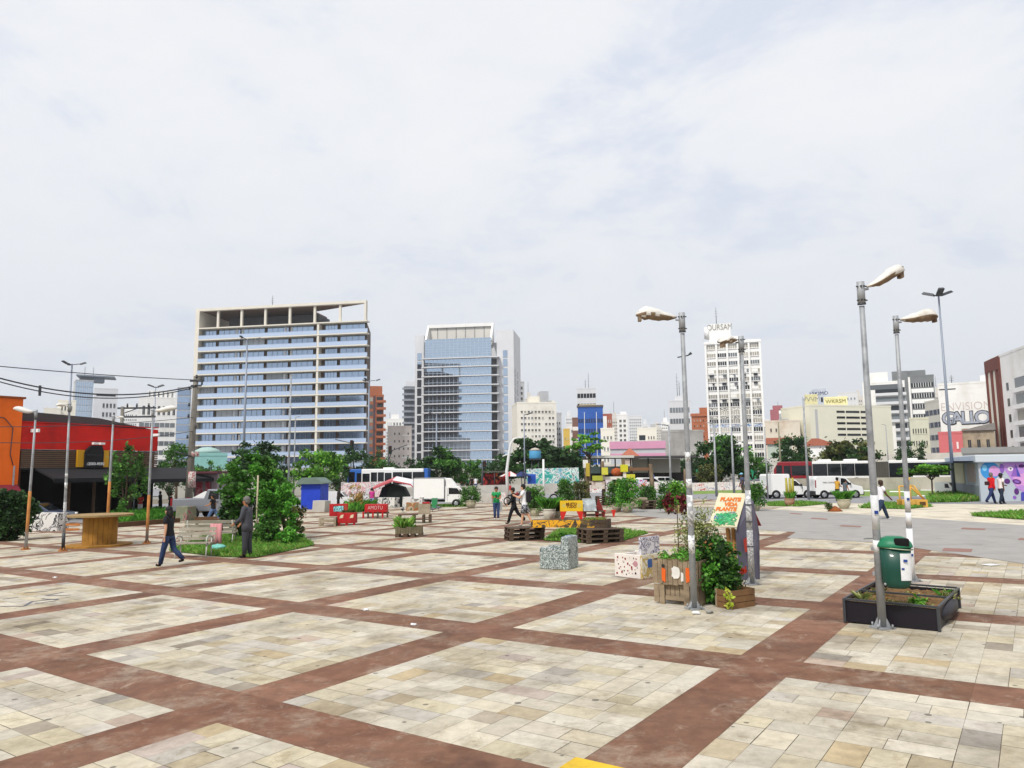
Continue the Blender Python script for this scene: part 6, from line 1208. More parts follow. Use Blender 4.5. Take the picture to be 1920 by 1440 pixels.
# ------------------------------------------------------------------ wooden planter box group at the first lamp
def wood_planter():
    p, rz, w, d = frame_at((1227, 1131), (1312, 1138), (1326, 1112)); rz = rz; k = mpp(p); H = 82*k; d = max(d, .5); t = thing('wooden_planter', 'grey timber planter on pallet legs with orange and white paint patches', 'planter', p, rz); r = random.Random(2)
    m = MB(); n = 9; z0 = H*.45
    for i in range(n): x0 = w*i/n; m.bb(x0+.004, x0+w/n-.004, -.02+r.uniform(-.004, .004), .002, z0+r.uniform(-.015, .01), H+r.uniform(-.02, .02))
    for i in range(5): y0 = d*i/5; m.bb(-.022, 0, y0+.01, y0+d/5-.004, z0, H+r.uniform(-.02, .01)); m.bb(w, w+.022, y0+.01, y0+d/5-.004, z0, H)
    m.bb(0, w, d, d+.02, z0, H); m.build('box', plank, t)
    m = MB(); z = H*.40
    for i in range(8): x0 = w*(.13+.84*i/8); m.bb(x0+.003, x0+w*.1-.003, .06, .08, .06, z0-.01)
    m.bb(.0, .09, .0, .02, .03, z0-.01); m.bb(w*.13, w*.13+.09, -.01, .02, .0, z0-.005); m.bb(w*.68, w*.68+.1, -.03, .0, -.0, z0); m.bb(w*.13+.1, w*.95, .005, .02, .08, .15); m.bb(0, .03, d*.5, d, 0, z0); m.bb(w-.05, w, .1, d, 0, z0); m.build('pallet_base', plank, t)
    for x, z, ww, hh, c, n_ in ((.25, .66, .07, .23, '#d9601e', 'orange_plaque'), (.78, .69, .07, .25, '#d9601e', 'orange_plaque'), (.52, .73, .15, .2, '#d9d6cf', 'white_paint_patch'), (.66, .64, .05, .16, '#d9d6cf', 'white_paint_patch'), (.24, .86, .06, .05, '#2b2a28', 'black_mark')):
        m = MB(); pts = []
        for i in range(14): a = 2*math.pi*i/14; q = .5*(abs(math.cos(a))**.5)*(1 if math.cos(a) > 0 else -1); v = .5*(abs(math.sin(a))**.5)*(1 if math.sin(a) > 0 else -1); j = r.uniform(.8, 1.1); pts.append((w*x+q*ww*j, H*(z)+v*hh*j))
        m.prism(pts, .008, 'y', -.034); m.build(n_, mat(n_, c, .8, .15, 6), t)
    m = MB(); m.bb(.01, w-.01, .01, d-.01, H*.5, H*.93); m.build('soil', soil, t)
    m = MB()
    for i in range(60): clump(m, (w*r.uniform(-.04, 1.0), d*r.uniform(0, 1), H*.98+r.uniform(0, .1)), (.09, .09, .05), 22, .055, GREEN['fresh'] if r.random() < .8 else GREEN['pale'], r, .4, r.choice((.7, .9, 1.1, 1.3)))
    o = m.build('leafy_plant', leafm); o.matrix_world = Matrix.Translation(p) @ Matrix.Rotation(rz, 4, 'Z'); tag(o, 'low leafy plants covering the top of the grey timber planter', 'plant')
    # big broad leaved bush right of the lamp
    b = G(1345, 1130); k = mpp(b); t = thing('leafy_bush', 'dense broad leaved bush with orange flowers between lamp post and crate', 'bush', b); m = MB()
    for i in range(300):
        v = Vector((r.uniform(-1, 1), r.uniform(-1, 1), r.uniform(-1, 1)))
        if v.length > 1.08: continue
        c = (v.x*44*k, v.y*.36-.08, 60*k+v.z*60*k); clump(m, c, (.09, .08, .08), 24, .075, GREEN['mid'] if r.random() < .6 else (GREEN['dark'] if r.random() < .6 else GREEN['fresh']), r, .3, r.choice((.65, .85, 1.0, 1.2)), .8)
    m.build('foliage', leafm, t)
    for i in range(7): m = MB(); clump(m, (r.uniform(-32, 14)*k, -.3+r.uniform(-.05, .05), r.uniform(102, 120)*k), (.02, .02, .015), 4, .03, ['#c98a5a', '#d09a6a', '#b87a50'], r); m.build('flower', leafm, t)
    m = MB(); clump(m, (43*k, -.25, 62*k), (.05, .04, .05), 40, .06, ['#c8452a', '#b53a24'], r); m.build('flower', leafm, t); m = MB()
    for i in range(6): m.tube([(r.uniform(-.05, .05), 0, 0), (r.uniform(-.2, .2), r.uniform(-.1, .1), 70*k)], [.014, .008], 5)
    m.build('stem', bark, t)
    b = G(1330, 1128)+Vector((0, .45, 0)); k = mpp(b); t = thing('variegated_shrub', 'pale variegated shrub rising above the broad leaved bush', 'shrub', b); m = MB()
    for i in range(190):
        v = Vector((r.gauss(0, .5), r.gauss(0, .5), r.gauss(0, .5))); clump(m, (-2*k+v.x*34*k, v.y*.25, 118*k+v.z*38*k), (.09, .07, .07), 14, .06, GREEN['pale'] if r.random() < .75 else GREEN['olive'], r, .2, r.choice((.8, 1.0, 1.2)), .4)
    m.build('foliage', leafm, t); m = MB()
    for i in range(6): m.tube([(0, 0, 0), (r.uniform(-.3, .3), r.uniform(-.1, .1), 130*k)], [.012, .005], 5)
    m.build('stem', bark, t)
    b = G(1290, 1128)+Vector((0, .6, 0)); k = mpp(b); t = thing('red_leaf_plant', 'dark red leaved plant sticking out behind the nearest lamp post', 'plant', b); m = MB()
    for i in range(26): s = r.choice((-1, 1)); clump(m, (s*r.uniform(5, 23)*k, r.uniform(-.1, .1), (172+r.uniform(-14, 16)-abs(s)*2)*k), (.05, .05, .06), 9, .12, GREEN['red'], r, .0, 1.0, .4)
    m.build('foliage', leafm, t); m = MB(); m.tube([(0, 0, 0), (0, 0, 175*k)], [.015, .008], 5); m.build('stem', bark, t)
    p, rz, w, d = frame_at((1345, 1138), (1372, 1143), (1393, 1133)); k = mpp(p); H = 34*k; t = thing('wooden_crate', 'small brown wooden crate at the foot of the broad leaved bush', 'crate', p, rz); m = MB()
    for i in range(3): z = H*i/3; m.bb(0, w, -.015, 0, z+.005, z+H/3-.005); m.bb(w, w+.015, -.015, d, z+.005, z+H/3-.005); m.bb(-.015, 0, 0, d, z+.005, z+H/3-.005); m.bb(0, w, d, d+.015, z, z+H/3-.005)
    m.build('planks', mat('brown_crate_wood', '#7d5c3b', .85, .25, 3, c2='#57402a', amt=.5), t); m = MB(); m.bb(-.02, .02, -.022, -.0151, 0, H); m.bb(w-.02, w+.02, -.022, -.0151, 0, H); m.build('corner_batten', plank, t)
    m = MB(); m.bb(.01, w-.01, .01, d-.01, .02, H*.8); m.build('soil', soil, t); m = MB(); q = Vector((w*.9, -.03, H*.5))
    for i in range(10): clump(m, q+Vector((r.uniform(-.05, .1), 0, r.uniform(-.1, .15))), (.05, .05, .05), 8, .07, ['#c3cf4a', '#a8bd3c', '#d8d867'], r, .2, 1, .7)
    o = m.build('yellow_green_sprig', leafm); o.matrix_world = Matrix.Translation(p) @ Matrix.Rotation(rz, 4, 'Z'); tag(o, 'yellow green sprig hanging over the small brown crate', 'plant')
wood_planter()
# ------------------------------------------------------------------ hand painted sign house
def sign_house():
    b = G(1395, 1092)+Vector((0, .35, 0)); zc = dep(b); k = zc/F; t = thing('painted_sign', 'hand painted board with orange and green writing on timber legs and grey side panel', 'sign', b)
    Q = lambda px, py, dy: W(px, py, zc+dy)-b
    tl, tr, bl = Q(1348, 924, .25), Q(1400, 925, .25), Q(1328, 987, -.12); br = tr+bl-tl
    n = (tr-tl).cross(bl-tl).normalized(); n = -n if n.y > 0 else n
    def slab(name, q, th, m_):
        m = MB(); a = [v for v in q]; c = [v-n*th for v in q]; m.poly(a); m.poly(list(reversed(c)))
        for i in range(4): j = (i+1) % 4; m.poly([a[i], c[i], c[j], a[j]])
        return m.build(name, m_, t)
    bd = slab('board', [bl, br, tr, tl], .025, mat('cream_board_paint', '#ddd6b8', .7, .08, 4, c2='#c6c79a', amt=.4))
    def on(u, v, o=.004): return tl.lerp(tr, u).lerp(bl.lerp(br, u), v)+n*o
    ex = ((tr-tl).normalized()+(br-bl).normalized()).normalized(); ey = (ex.cross(n)).normalized(); ey = -ey if ey.z < 0 else ey; mt = Matrix((ex, ey, n)).transposed() if ex.cross(ey).dot(n) > 0 else Matrix((ex, ey, -n)).transposed()
    org = mat('orange_lettering', '#de7a34', .7, .15, 20)
    W_ = (tr-tl).length
    up = (tl-bl); up = up*(1/up.length); rt = (tr-tl).normalized()
    def write(s, u, v, sz, m_, bold, ang=0.0):
        o = textmesh('lettering', s, W_*sz, m_, bd, (0, 0, 0), rot=(0, 0, 0), ext=.002, bold=bold); c = on(u, v, .006)
        for q in o.data.vertices: x, y, z = q.co; x, y = x*math.cos(ang)-y*math.sin(ang), x*math.sin(ang)+y*math.cos(ang); q.co = c+rt*x+up*y+n*z
        if rt.cross(up).dot(n) < 0: o.data.flip_normals()
    for s, u, v, sz in (('PLANTE', .49, .20, .205), ('VIDA', .56, .345, .205), ('PLANTE', .44, .49, .205)): write(s, u, v, sz, org, .008)
    gr = mat('green_scribble', '#43b578', .8, .2, 14, c2='#8ccf9c', amt=.5); r = random.Random(9); m = MB()
    for i in range(190):
        u, v = r.uniform(.12, .82), r.uniform(.62, .95); a = on(u, v); c = on(min(.93, u+r.uniform(.05, .16)), v+r.uniform(-.05, .03)); m.tube([a, (a+c)/2+ey*r.uniform(-.02, .02), c], r.choice((.005, .009, .012)), 4)
    m.build('green_painting', gr, bd)
    write('NASC', .36, .72, .2, mat('blue_letters', '#4a72a8', .7, .1, 8), .004, .1); write('ER', .72, .63, .22, mat('grey_blue_letters', '#5f7585', .7, .1, 8), .002, .1)
    legm = mat('honey_timber', '#b5824a', .8, .2, 3, c2='#8d6234', amt=.4, streak=4)
    for px in (1364, 1374): m = MB(); a, c = Q(px, 990, .1), Q(px+7, 1085, .1); m.tube([a, c], .045, 4); m.build('leg', legm, t)
    for px in (1368.5, 1378.5): m = MB(); a, c = Q(px, 992, .06), Q(px+7, 1060, .06); m.tube([a, c], .015, 4); m.build('brace', plank, t)
    gp = mat('grey_violet_panel', '#5a5868', .75, .15, 2, c2='#7d7b86', amt=.4)
    m = MB(); q = [Q(1380, 1000, -.05), Q(1400, 926, .2), Q(1413, 940, .1), Q(1424, 1000, .0), Q(1425, 1096, 0), Q(1388, 1098, -.05)]; m.poly(list(reversed(q))); m.poly([v+Vector((0, .04, 0)) for v in q])
    for i in range(6): j = (i+1) % 6; m.poly([q[i], q[j], q[j]+Vector((0, .04, 0)), q[i]+Vector((0, .04, 0))])
    m.build('side_panel', gp, t)
    for q in ([Q(1394, 1012, -.1), Q(1402, 1006, -.1), Q(1404, 1034, -.1), Q(1397, 1036, -.1)],):
        m = MB(); m.poly(list(reversed(q))); m.poly([v+Vector((0, .01, 0)) for v in q]); m.build('red_paint_patch', mat('brick_red_paint', '#a3382e', .8, .1, 5), t)
    m = MB(); q = [Q(1408, 942, .35), Q(1428, 986, .35), Q(1408, 986, .35)]; m.poly(list(reversed(q))); m.poly([v+Vector((0, .03, 0)) for v in q]); m.poly([q[0], q[1], q[1]+Vector((0, .03, 0)), q[0]+Vector((0, .03, 0))]); m.build('red_wing', mat('dark_red_board', '#7d2a26', .8, .25, 4), t)
    m = MB(); m.bb(.05, .33, .05, .1, 0, .25); m.build('red_foot', mat('dark_red_board', '#7d2a26'), t)
    for q in (.28, .46, .585): 
        t2, b2, k2, top2 = LP2; m = MB(); m.tube([top2*q*.55+Vector((.062*math.cos(a*.5236), .062*math.sin(a*.5236), 0)) for a in range(13)], .012, 5, cap=False); m.build('cable_tie', metal_dark, t2)
sign_house()
# ------------------------------------------------------------------ armchairs
def armchairs():
    mos = ramp_mat('mosaic_shards', [(0, '#4a5354'), (.28, '#7d8a8a'), (.42, '#aab3b0'), (.58, '#5d696b'), (.72, '#c5cac6'), (.85, '#8a9c94')], 60, 'VORONOI', .4); mosd = ramp_mat('mosaic_blue', [(0, '#30406b'), (.4, '#6b7fa5'), (.6, '#aab4bf'), (.75, '#3d4a60')], 30, 'VORONOI', .4)
    c = G(1066, 1069); a = G(1012, 1067); bk = G(1094, 1063); e = (a-c); rz = math.atan2(e.y, e.x); k = mpp(c); L_ = e.length; wd = (bk-c).length; sg = 1
    t = thing('mosaic_armchair', 'grey mosaic covered armchair standing alone on the paving', 'armchair', c, rz)
    # x runs from the back towards the front, y from the near arm to the far arm (negative = away from the viewer)
    far = -1 if (Matrix.Rotation(-rz, 3, 'Z') @ (bk-c)).y < 0 else 1
    def bx(n, x0, x1, y0, y1, z0, z1, m_, bev=.02): m = MB(); ys = sorted((far*y0, far*y1)); m.bb(x0, x1, ys[0], ys[1], z0, z1); return m.build(n, m_, t, bevel=bev)
    h = 40*k; hb = 63*k
    bx('armrest', .0, L_, 0, wd*.26, 0, h, mos); bx('armrest', .0, L_, wd*.74, wd, 0, h, mos); bx('seat', .0, L_*.97, wd*.262, wd*.738, 0, h*.72, mos); bx('backrest', -.0, L_*.27, .003, wd-.003, h*.6, hb*.97, mos, .05); bx('back_emblem', L_*.05, L_*.25, wd*.3, wd*.7, hb*.75, hb*.985, mosd, .03); bx('arm_step', L_*.272, L_*.62, .003, wd*.25, h*.9, h*1.12, mos)
    c = G(1201, 1086); a = G(1153, 1081); e = a-c; rz = math.atan2(e.y, e.x); k = mpp(c); L_ = e.length; wd = .78
    t = thing('painted_armchair', 'white armchair painted with red spots beside the timber planter', 'armchair', c, rz); far = -1
    spots = mat('white_board_paint', '#e2dbd3', .7, .06, 4, c2='#cfc6bd', amt=.4); scr = ramp_mat('violet_scribble', [(0, '#d3d1d6'), (.45, '#d9d7dc'), (.47, '#3f3a58'), (.52, '#dddbe0'), (.57, '#57517a'), (.615, '#d5d3d8')], 4.5, det=2, dist=2.4)
    och = ramp_mat('ochre_scuffs', [(0, '#d3cbb5'), (.42, '#b9a05a'), (.5, '#d8d2c2'), (.58, '#8a7a52'), (.64, '#d6cfbd')], 4, det=4, dist=1)
    def bx2(n, x0, x1, y0, y1, z0, z1, m_, bev=.012): m = MB(); ys = sorted((far*y0, far*y1)); m.bb(x0, x1, ys[0], ys[1], z0, z1); return m.build(n, m_, t, bevel=bev)
    h = 44*k; side = bx2('side_panel', .0, L_, .0, .05, 0, h, spots); bx2('side_panel', 0, L_, wd-.05, wd, 0, h, spots); bx2('front_panel', L_-.05, L_, .052, wd-.052, 0, h*.95, spots); bx2('end_panel', -.05, -.003, .0, wd, 0, h, och); bx2('seat', .0, L_-.052, .052, wd-.052, .05, h*.62, mat('grey_seat', '#9d9a9c', .8, .15, 4)); bx2('backrest', .01, .07, .06, wd*.95, h*.63, 76*k, scr)
    r = random.Random(6); rd = mat('red_spot', '#8d2f33', .8, .1); dk = mat('dark_spot', '#3d2a33', .8, .1)
    for i in range(30):
        x, z, s = .05+(L_-.1)*((i % 6+.5+r.uniform(-.4, .4))/6), .05+(h-.1)*((i//6+.5+r.uniform(-.4, .4))/5), r.choice((.01, .012, .016, .024)); m = MB(); m.prism([(x+s*math.cos(a*.785)*r.uniform(.7, 1.1), z+s*math.sin(a*.785)*1.2*r.uniform(.7, 1.1)) for a in range(8)], .004, 'y', .002); m.build('painted_spot', rd if r.random() < .7 else dk, side)
    m = MB(); m.prism([(.12+.06*math.cos(a*.524), h*.62+.06*math.sin(a*.524)) for a in range(12)], .006, 'y', .001); m.build('painted_ring', mat('pink_ring', '#b98a90', .8, .1), side)
    m = MB(); m.bb(-.062, -.0505, -.5, -.2, h*.45, h*.8); m.build('blue_patch', mat('blue_patch', '#3f5f9a', .8, .15, 8), t, bevel=.004)
armchairs()
# ------------------------------------------------------------------ pallets and the yellow beam
def pallet_proto():
    t = thing('pallet', 'x', 'pallet', (0, 0, 0), 0, 'stacked wooden pallets'); w, d = 1.2, .9
    m = MB()
    for i in range(6): y = -d/2+d*i/6; m.bb(-w/2, w/2, y+.012, y+d/6-.012, .112, .134)
    m.build('deck', darkplank, t); blk = None
    for x in (-.52, 0, .52):
        for y in (-.38, 0, .38):
            if blk is None: blk = MB().box((0, 0, 0), (.13, .12, .085)).build('block', darkplank, t); blk.location = (x, y, .063)
            else: part_copy(blk, (x, y, .063), t)
    m = MB()
    for y in (-.38, 0, .38): m.bb(-w/2, w/2, y-.055, y+.055, 0, .02)
    for x in (-.52, 0, .52): m.bb(x-.06, x+.06, -d/2+.005, d/2-.005, .106, .1118)
    m.build('runners', darkplank, t); return t
def pallets():
    pr = pallet_proto(); used = [False]
    def place(p, rz, lab, s=1.0):
        if not used[0]: used[0] = True; o = pr; o.location = p; o.rotation_euler.z = rz; o.scale = (s, s, s); o['label'] = lab; return o
        return dup(pr, p, rz, lab, None, s)
    nm = ('lowest', 'second', 'third', 'top')
    for px, py, rz, n, who, s in ((983, 1014, .22, 3, 'pallet stack under the near end of the yellow beam', 1.05), (1128, 1019, .3, 3, 'pallet stack behind the mosaic armchair', 1.08)):
        p = G(px, py)+Vector((0, .5, 0))
        for i in range(n): place(p+Vector((.01*i, .015*i, .137*s*i)), rz+.015*(-1)**i, '%s dark wooden pallet of the %s' % (nm[i], who), s)
    p = G(1226, 955)+Vector((0, .6, 0))
    for i in range(3): place(p+Vector((.02*i, 0, .137*i*1.2)), .1, '%s grey pallet of the seat stack among the pots near the totem posts' % nm[i], 1.2)
    p = G(1138, 948)+Vector((0, 1.0, 0))
    for i in range(4): place(p+Vector((.02*i, 0, .137*i*1.1)), .05, '%s pallet of the stack behind the red tent shaped seat' % nm[i], 1.1)
    a, c = G(1000, 1016)+Vector((0, .55, 0)), G(1150, 1018)+Vector((0, .75, 0)); e = c-a; k = mpp(a); L_ = e.length; t = thing('trough_beam', 'long trough of pallet boards splashed with yellow paint lying on the pallet stacks', 'trough', a+Vector((0, 0, .445)), math.atan2(e.y, e.x)); t.rotation_euler.y = -math.asin((c.z-a.z)/L_)
    yp = ramp_mat('yellow_splash', [(0, '#3d3020'), (.40, '#5a4a2d'), (.46, '#d99e12'), (.54, '#c88d10'), (.58, '#4a3b24'), (.63, '#d9a21c'), (.7, '#6a5530')], 2.6, det=6, dist=1.2, stretch=(1, 1, 1.4))
    m = MB(); m.bb(0, L_*.82, -.19, -.165, 0, .25); m.build('front_board', yp, t); m = MB(); m.bb(L_*.822, L_, -.18, -.16, 0, .1); m.bb(L_*.822, L_, -.18, -.16, .13, .25); m.bb(L_-.09, L_, -.2, .2, .0, .27); m.bb(0, L_, .17, .195, 0, .25); m.bb(0, .025, -.163, .168, 0, .25); m.bb(.026, L_-.1, -.163, .168, .0, .03); m.build('frame', darkplank, t)
    m = MB(); m.bb(.03, L_-.1, -.16, .165, .031, .2); m.build('soil', soil, t); r = random.Random(8); m = MB()
    for i in range(50): tuft(m, Vector((r.uniform(L_*.7, L_*.95), r.uniform(-.1, .1), .2)), .14, 4, r, GREEN['dry']+GREEN['grass'], .7, .006)
    o = m.build('dry_grass', leafm); o.matrix_world = t.matrix_world.copy(); o.location = t.location; o.rotation_euler = t.rotation_euler; tag(o, 'thin dry grass growing at the end of the yellow splashed trough', 'plant')
    # low plants at the grass patch
    b = G(1075, 1010); t = thing('ground_cover_plant', 'low spreading green plant on the grass between the pallet stacks', 'plant', b); m = MB()
    for i in range(40): clump(m, (r.uniform(-.5, .5), r.uniform(-.2, .3), r.uniform(.03, .2)), (.12, .12, .05), 12, .08, GREEN['fresh'], r, .4, r.choice((.8, 1, 1.2)))
    m.build('foliage', leafm, t)
pallets()
# ------------------------------------------------------------------ cement pots
def pots():
    pm = mat('pot_cement', '#b9b29c', .85, .18, 3, c2='#8f8873', amt=.5); pw = mat('pot_white', '#cfcabd', .85, .12, 3, c2='#aaa495', amt=.5); py_ = mat('pot_ochre', '#bfa873', .85, .15, 3)
    rows = [(1030, 973, 25, 34, 'fresh', pw, 'whitish pot with grassy plant left of the yellow red legged bench', 0), (1003, 968, 20, 40, 'mid', pm, 'grey pot with light bush right behind the boy with the backpack', 1), (1044, 971, 17, 24, 'olive', pm, 'small grey pot half hidden by the yellow bench', 0), (1177, 961, 23, 46, 'fresh', pm, 'round cream pot with tall green plant before the totem posts', 1), (1157, 959, 20, 40, 'mid', pm, 'grey pot just left of the round cream pot', 1), (1254, 961, 19, 42, 'mid', py_, 'ochre pot with dark foliage left of the nearest lamp post', 1), (1274, 962, 20, 42, 'bright', py_, 'ochre pot with bright foliage touching the nearest lamp post', 1), (1417, 958, 18, 36, 'mid', pm, 'pot with bright bush right of the marker scrawled lamp', 1), (1481, 949, 19, 24, 'fresh', mat('pot_red_patch', '#a88a72', .85, .2, 3, c2='#b04a42', amt=.5), 'pot with tall yellow green spikes in front of the white vans', 2), (1583, 954, 24, 26, 'fresh', pm, 'wide pale pot with grassy plant under the man in the yellow shirt', 0), (883, 953, 20, 24, 'mid', pm, 'round pot beside the front of the box truck', 1), (1062, 952, 16, 42, 'mid', pm, 'hidden pot with tall bush behind the yellow bench', 1), (1090, 950, 16, 36, 'olive', pm, 'hidden pot with bush left of the wooden totem posts', 1), (1215, 950, 16, 26, 'mid', pm, 'pot with dark bush among the grey pallet seats', 1)]
    for i, (px, py, w, hp, kind, m_, lab, mode) in enumerate(rows):
        b = G(px, py); k = mpp(b); r0 = w*k/2; H = r0*1.5; t = thing('plant_pot', lab, 'plant pot', b, 0, 'cement pots with plants'); m = MB()
        m.lathe([(r0*.55, 0), (r0*.62, H*.05), (r0*.92, H*.42), (r0*1.0, H*.68), (r0*.93, H*.86), (r0*1.02, H*.92), (r0*1.02, H), (r0*.88, H), (r0*.86, H*.9)], 20, cap=True); m.build('pot', m_, t); m = MB(); m.lathe([(r0*.87, H*.88), (.02, H*.9)], 16); m.build('soil', soil, t)
        r = random.Random(px); m = MB(); hh = hp*k
        if mode == 0:
            for j in range(110): a = r.random()*6.28; q = r.random()*r0*.8; tuft(m, Vector((q*math.cos(a), q*math.sin(a), H*.9)), hh*.62, 7, r, GREEN[kind], .9, .007)
            for j in range(50): clump(m, (r.gauss(0, .55)*r0, r.gauss(0, .5)*r0, H+hh*.45*r.random()), (.16, .14, .1), 16, .07, GREEN[kind], r)
        elif mode == 2:
            for j in range(40): a = r.random()*6.28; q = r.random()*r0*.7; tuft(m, Vector((q*math.cos(a), q*math.sin(a), H*.9)), hh*.6, 5, r, GREEN[kind], .6, .02)
            for x in (-.12, .05, .2): m.col = rgb('#b9b04a'); m.tube([(x, 0, H*.9), (x*1.2, 0, H+hh*1.6)], [.1, .06], 5)
        else:
            for j in range(95): v = Vector((r.uniform(-1, 1), r.uniform(-1, 1), r.uniform(-1, 1))); clump(m, (v.x*r0*(1.7-.4*v.z), v.y*r0*1.2, H+hh*.42+v.z*hh*.52), (.2, .2, .18), 24, .13, GREEN[kind], r, .2, r.choice((.6, .85, 1.05, 1.3)))
            for j in range(4): m.col = rgb('#4a3a2a'); m.tube([(0, 0, H*.9), (r.uniform(-.3, .3)*r0, 0, H+hh*.7)], [.03, .012], 5)
        m.build('foliage', leafm, t)
    b = G(1560, 959); k = mpp(b); t = thing('tipped_pot', 'tipped over broken pot spilling brown earth and roots', 'plant pot', b); m = MB(); r = random.Random(3)
    m.lathe([(14*k, 0), (10*k, 4*k), (5*k, 8*k), (.02, 10*k)], 14, (6*k, 0, 0)); m.build('spilled_earth', mat('rusty_earth', '#8a4f28', .95, .3, 6, bump=.6), t); m = MB()
    for j in range(26): clump(m, (r.uniform(-10, 0)*k, 0, r.uniform(3, 14)*k), (.12, .1, .1), 14, .09, GREEN['dark']+GREEN['olive'], r)
    m.build('foliage', leafm, t)
pots()
# ------------------------------------------------------------------ the rest of the plaza furniture
redp = mat('red_pallet_paint', '#b3181c', .65, .15, 3, c2='#8a1216', amt=.4); yelp = mat('yellow_board', '#dcb51a', .6, .1, 3); lightplank = mat('pale_plank', '#a99c88', .85, .25, 3, c2='#857862', amt=.5, streak=.3)
def seat_blocks():
    cy = ramp_mat('cyan_mosaic', [(0, '#7fd0d8'), (.44, '#a5e2e6'), (.5, '#123a42'), (.56, '#8ad9df'), (.64, '#1d4a52'), (.69, '#b5e6ea')], 5, det=3, dist=1.4)
    p = G(615, 986); k = mpp(p); X = lambda a: (a-615)*k; Z = lambda a: (986-a)*k
    t = thing('pallet_sofa', 'red pallet sofa with cyan patterned back and bare pallet seat', 'pallet sofa', p, .02)
    m = MB(); m.bb(X(613), X(648), .45, .55, Z(977)+.15, Z(948)+.05); m.build('backrest', redp, t, bevel=.02); m = MB(); m.bb(X(621), X(640), .435, .449, Z(965)+.12, Z(954)+.1); m.build('cyan_panel', cy, t)
    m = MB(); m.prism([(X(641), Z(967)+.1), (X(651), Z(967)+.1), (X(646), Z(950)+.05), (X(641), Z(950)+.05)], .06, 'y', .38); m.build('side_wing', mat('faded_red', '#a5422e', .7, .15, 3), t)
    m = MB(); m.bb(X(633), X(667), -.1, .4, .12, Z(962)); m.build('planter_box', redp, t, bevel=.02); m = MB(); m.bb(X(635), X(665), -.08, .38, Z(962)-.08, Z(962)+.005); m.build('soil', soil, t)
    for q in (636, 650, 664): m = MB(); m.bb(X(q)-.05, X(q)+.05, -.08, .02, 0, .118); m.build('foot', redp, t)
    for q in (640, 659): m = MB(); m.prism([(X(q)-.08, Z(972)), (X(q)+.09, Z(972)+.02), (X(q)+.12, Z(965)), (X(q)-.02, Z(965)-.03)], .006, 'y', -.108); m.build('painted_mark', mat('cream_mark', '#d9c9a8', .8, .1), t)
    m = MB()
    for i in range(5): m.bb(X(600), X(631), -.25+.14*i, -.25+.14*i+.11, Z(970)-.05, Z(970)+.02)
    m.bb(X(601), X(630), -.24, -.2, Z(976)-.08, Z(971)-.06); m.build('seat', lightplank, t)
    for q in (601.5, 629.5):
        for y in (-.2, .35): m = MB(); m.bb(X(q)-.05, X(q)+.05, y-.05, y+.05, 0, Z(970)-.06); m.build('leg', lightplank, t)
    r = random.Random(1); m = MB()
    for i in range(40): tuft(m, Vector((r.uniform(X(640), X(664)), r.uniform(0, .3), Z(962))), .14, 4, r, GREEN['olive'], .8, .008)
    m.build('dry_plants', leafm, t)
    p = G(704, 971); k = mpp(p); t = thing('pallet_planter', 'long red pallet box on dark slatted legs with white scrawl on its front', 'planter', p, .02); w = 41*k; zb, zt = 10*k, 25*k
    m = MB(); m.bb(-w/2, w/2, 0, .7, zb, zt); m.build('box', redp, t, bevel=.02)
    for i in range(6): m = MB(); x = -w*.55+w*1.1*i/5; m.bb(x-.045, x+.045, -.1, .0 if i in (0, 5) else -.004, 0, zb+.05); m.build('leg', darkplank if i % 2 else redp, t)
    m = MB(); m.bb(-w*.55, w*.55, .05, .65, zb-.07, zb-.003); m.build('pallet_seat', darkplank, t); textmesh('lettering', 'AMOTU', .3, mat('white_scrawl', '#dcd8d6', .8, .1), t, (-.02, -.005, (zb+zt)/2+.03), ext=.004, bold=-.006, sx=.8)
    p = G(776, 981); k = mpp(p); t = thing('pallet_bench', 'grey timber pallet bench with high patched back boards', 'pallet bench', p, .05); X = lambda a: (a-776)*k
    m = MB(); m.bb(X(760), X(784), .4, .5, 22*k, 38*k); m.build('backrest', ramp_mat('patched_board', [(0, '#8d7a5a'), (.45, '#a5683a'), (.52, '#b9ab8c'), (.6, '#70664c')], 3, det=4), t); m = MB(); m.bb(X(784)+.01, X(806), -.05, .45, 17*k, 36*k); m.build('box', lightplank, t, bevel=.01); m = MB(); m.bb(X(792), X(805), -.06, .44, 36*k+.003, 38.5*k); m.build('red_cover', redp, t)
    for a in (749, 776, 794, 806):
        for y in (-.1, .4): m = MB(); m.bb(X(a)-.06, X(a)+.06, y-.05, y+.05, 0, 15*k); m.build('leg', darkplank, t)
    m = MB()
    for i in range(5): m.bb(X(747), X(783), -.15+.11*i, -.15+.11*i+.09, 15*k+.003, 16.5*k)
    m.bb(X(777), X(807), -.1, .4, 6*k, 7*k); m.build('seat', darkplank, t)
    p = G(766, 1007); k = mpp(p); w = 50*k; t = thing('pallet_planter', 'low weathered plank trough on pallet feet sprouting grass', 'planter', p, .06); m = MB(); r = random.Random(2)
    for i in range(10): x = -w/2+w*i/10; m.bb(x+.004, x+w/10-.004, -.02, .02, 6*k, 18*k+r.uniform(-.02, .03)); m.bb(x+.004, x+w/10-.004, .7, .74, 6*k, 18*k)
    m.bb(-w/2, -w/2+.03, .02, .7, 6*k, 19*k); m.bb(w/2-.03, w/2, .02, .7, 6*k, 20*k); m.build('box', mat('mossy_plank', '#6f6750', .9, .3, 4, c2='#4c4838', amt=.5, streak=.3), t); m = MB(); m.bb(-w/2+.03, w/2-.03, .021, .69, 7*k, 16*k); m.build('soil', soil, t)
    for a in (-.42, -.12, .15, .44): m = MB(); m.bb(w*a-.08, w*a+.08, -.02, .7, 0, 6*k-.003); m.build('foot', darkplank, t)
    m = MB()
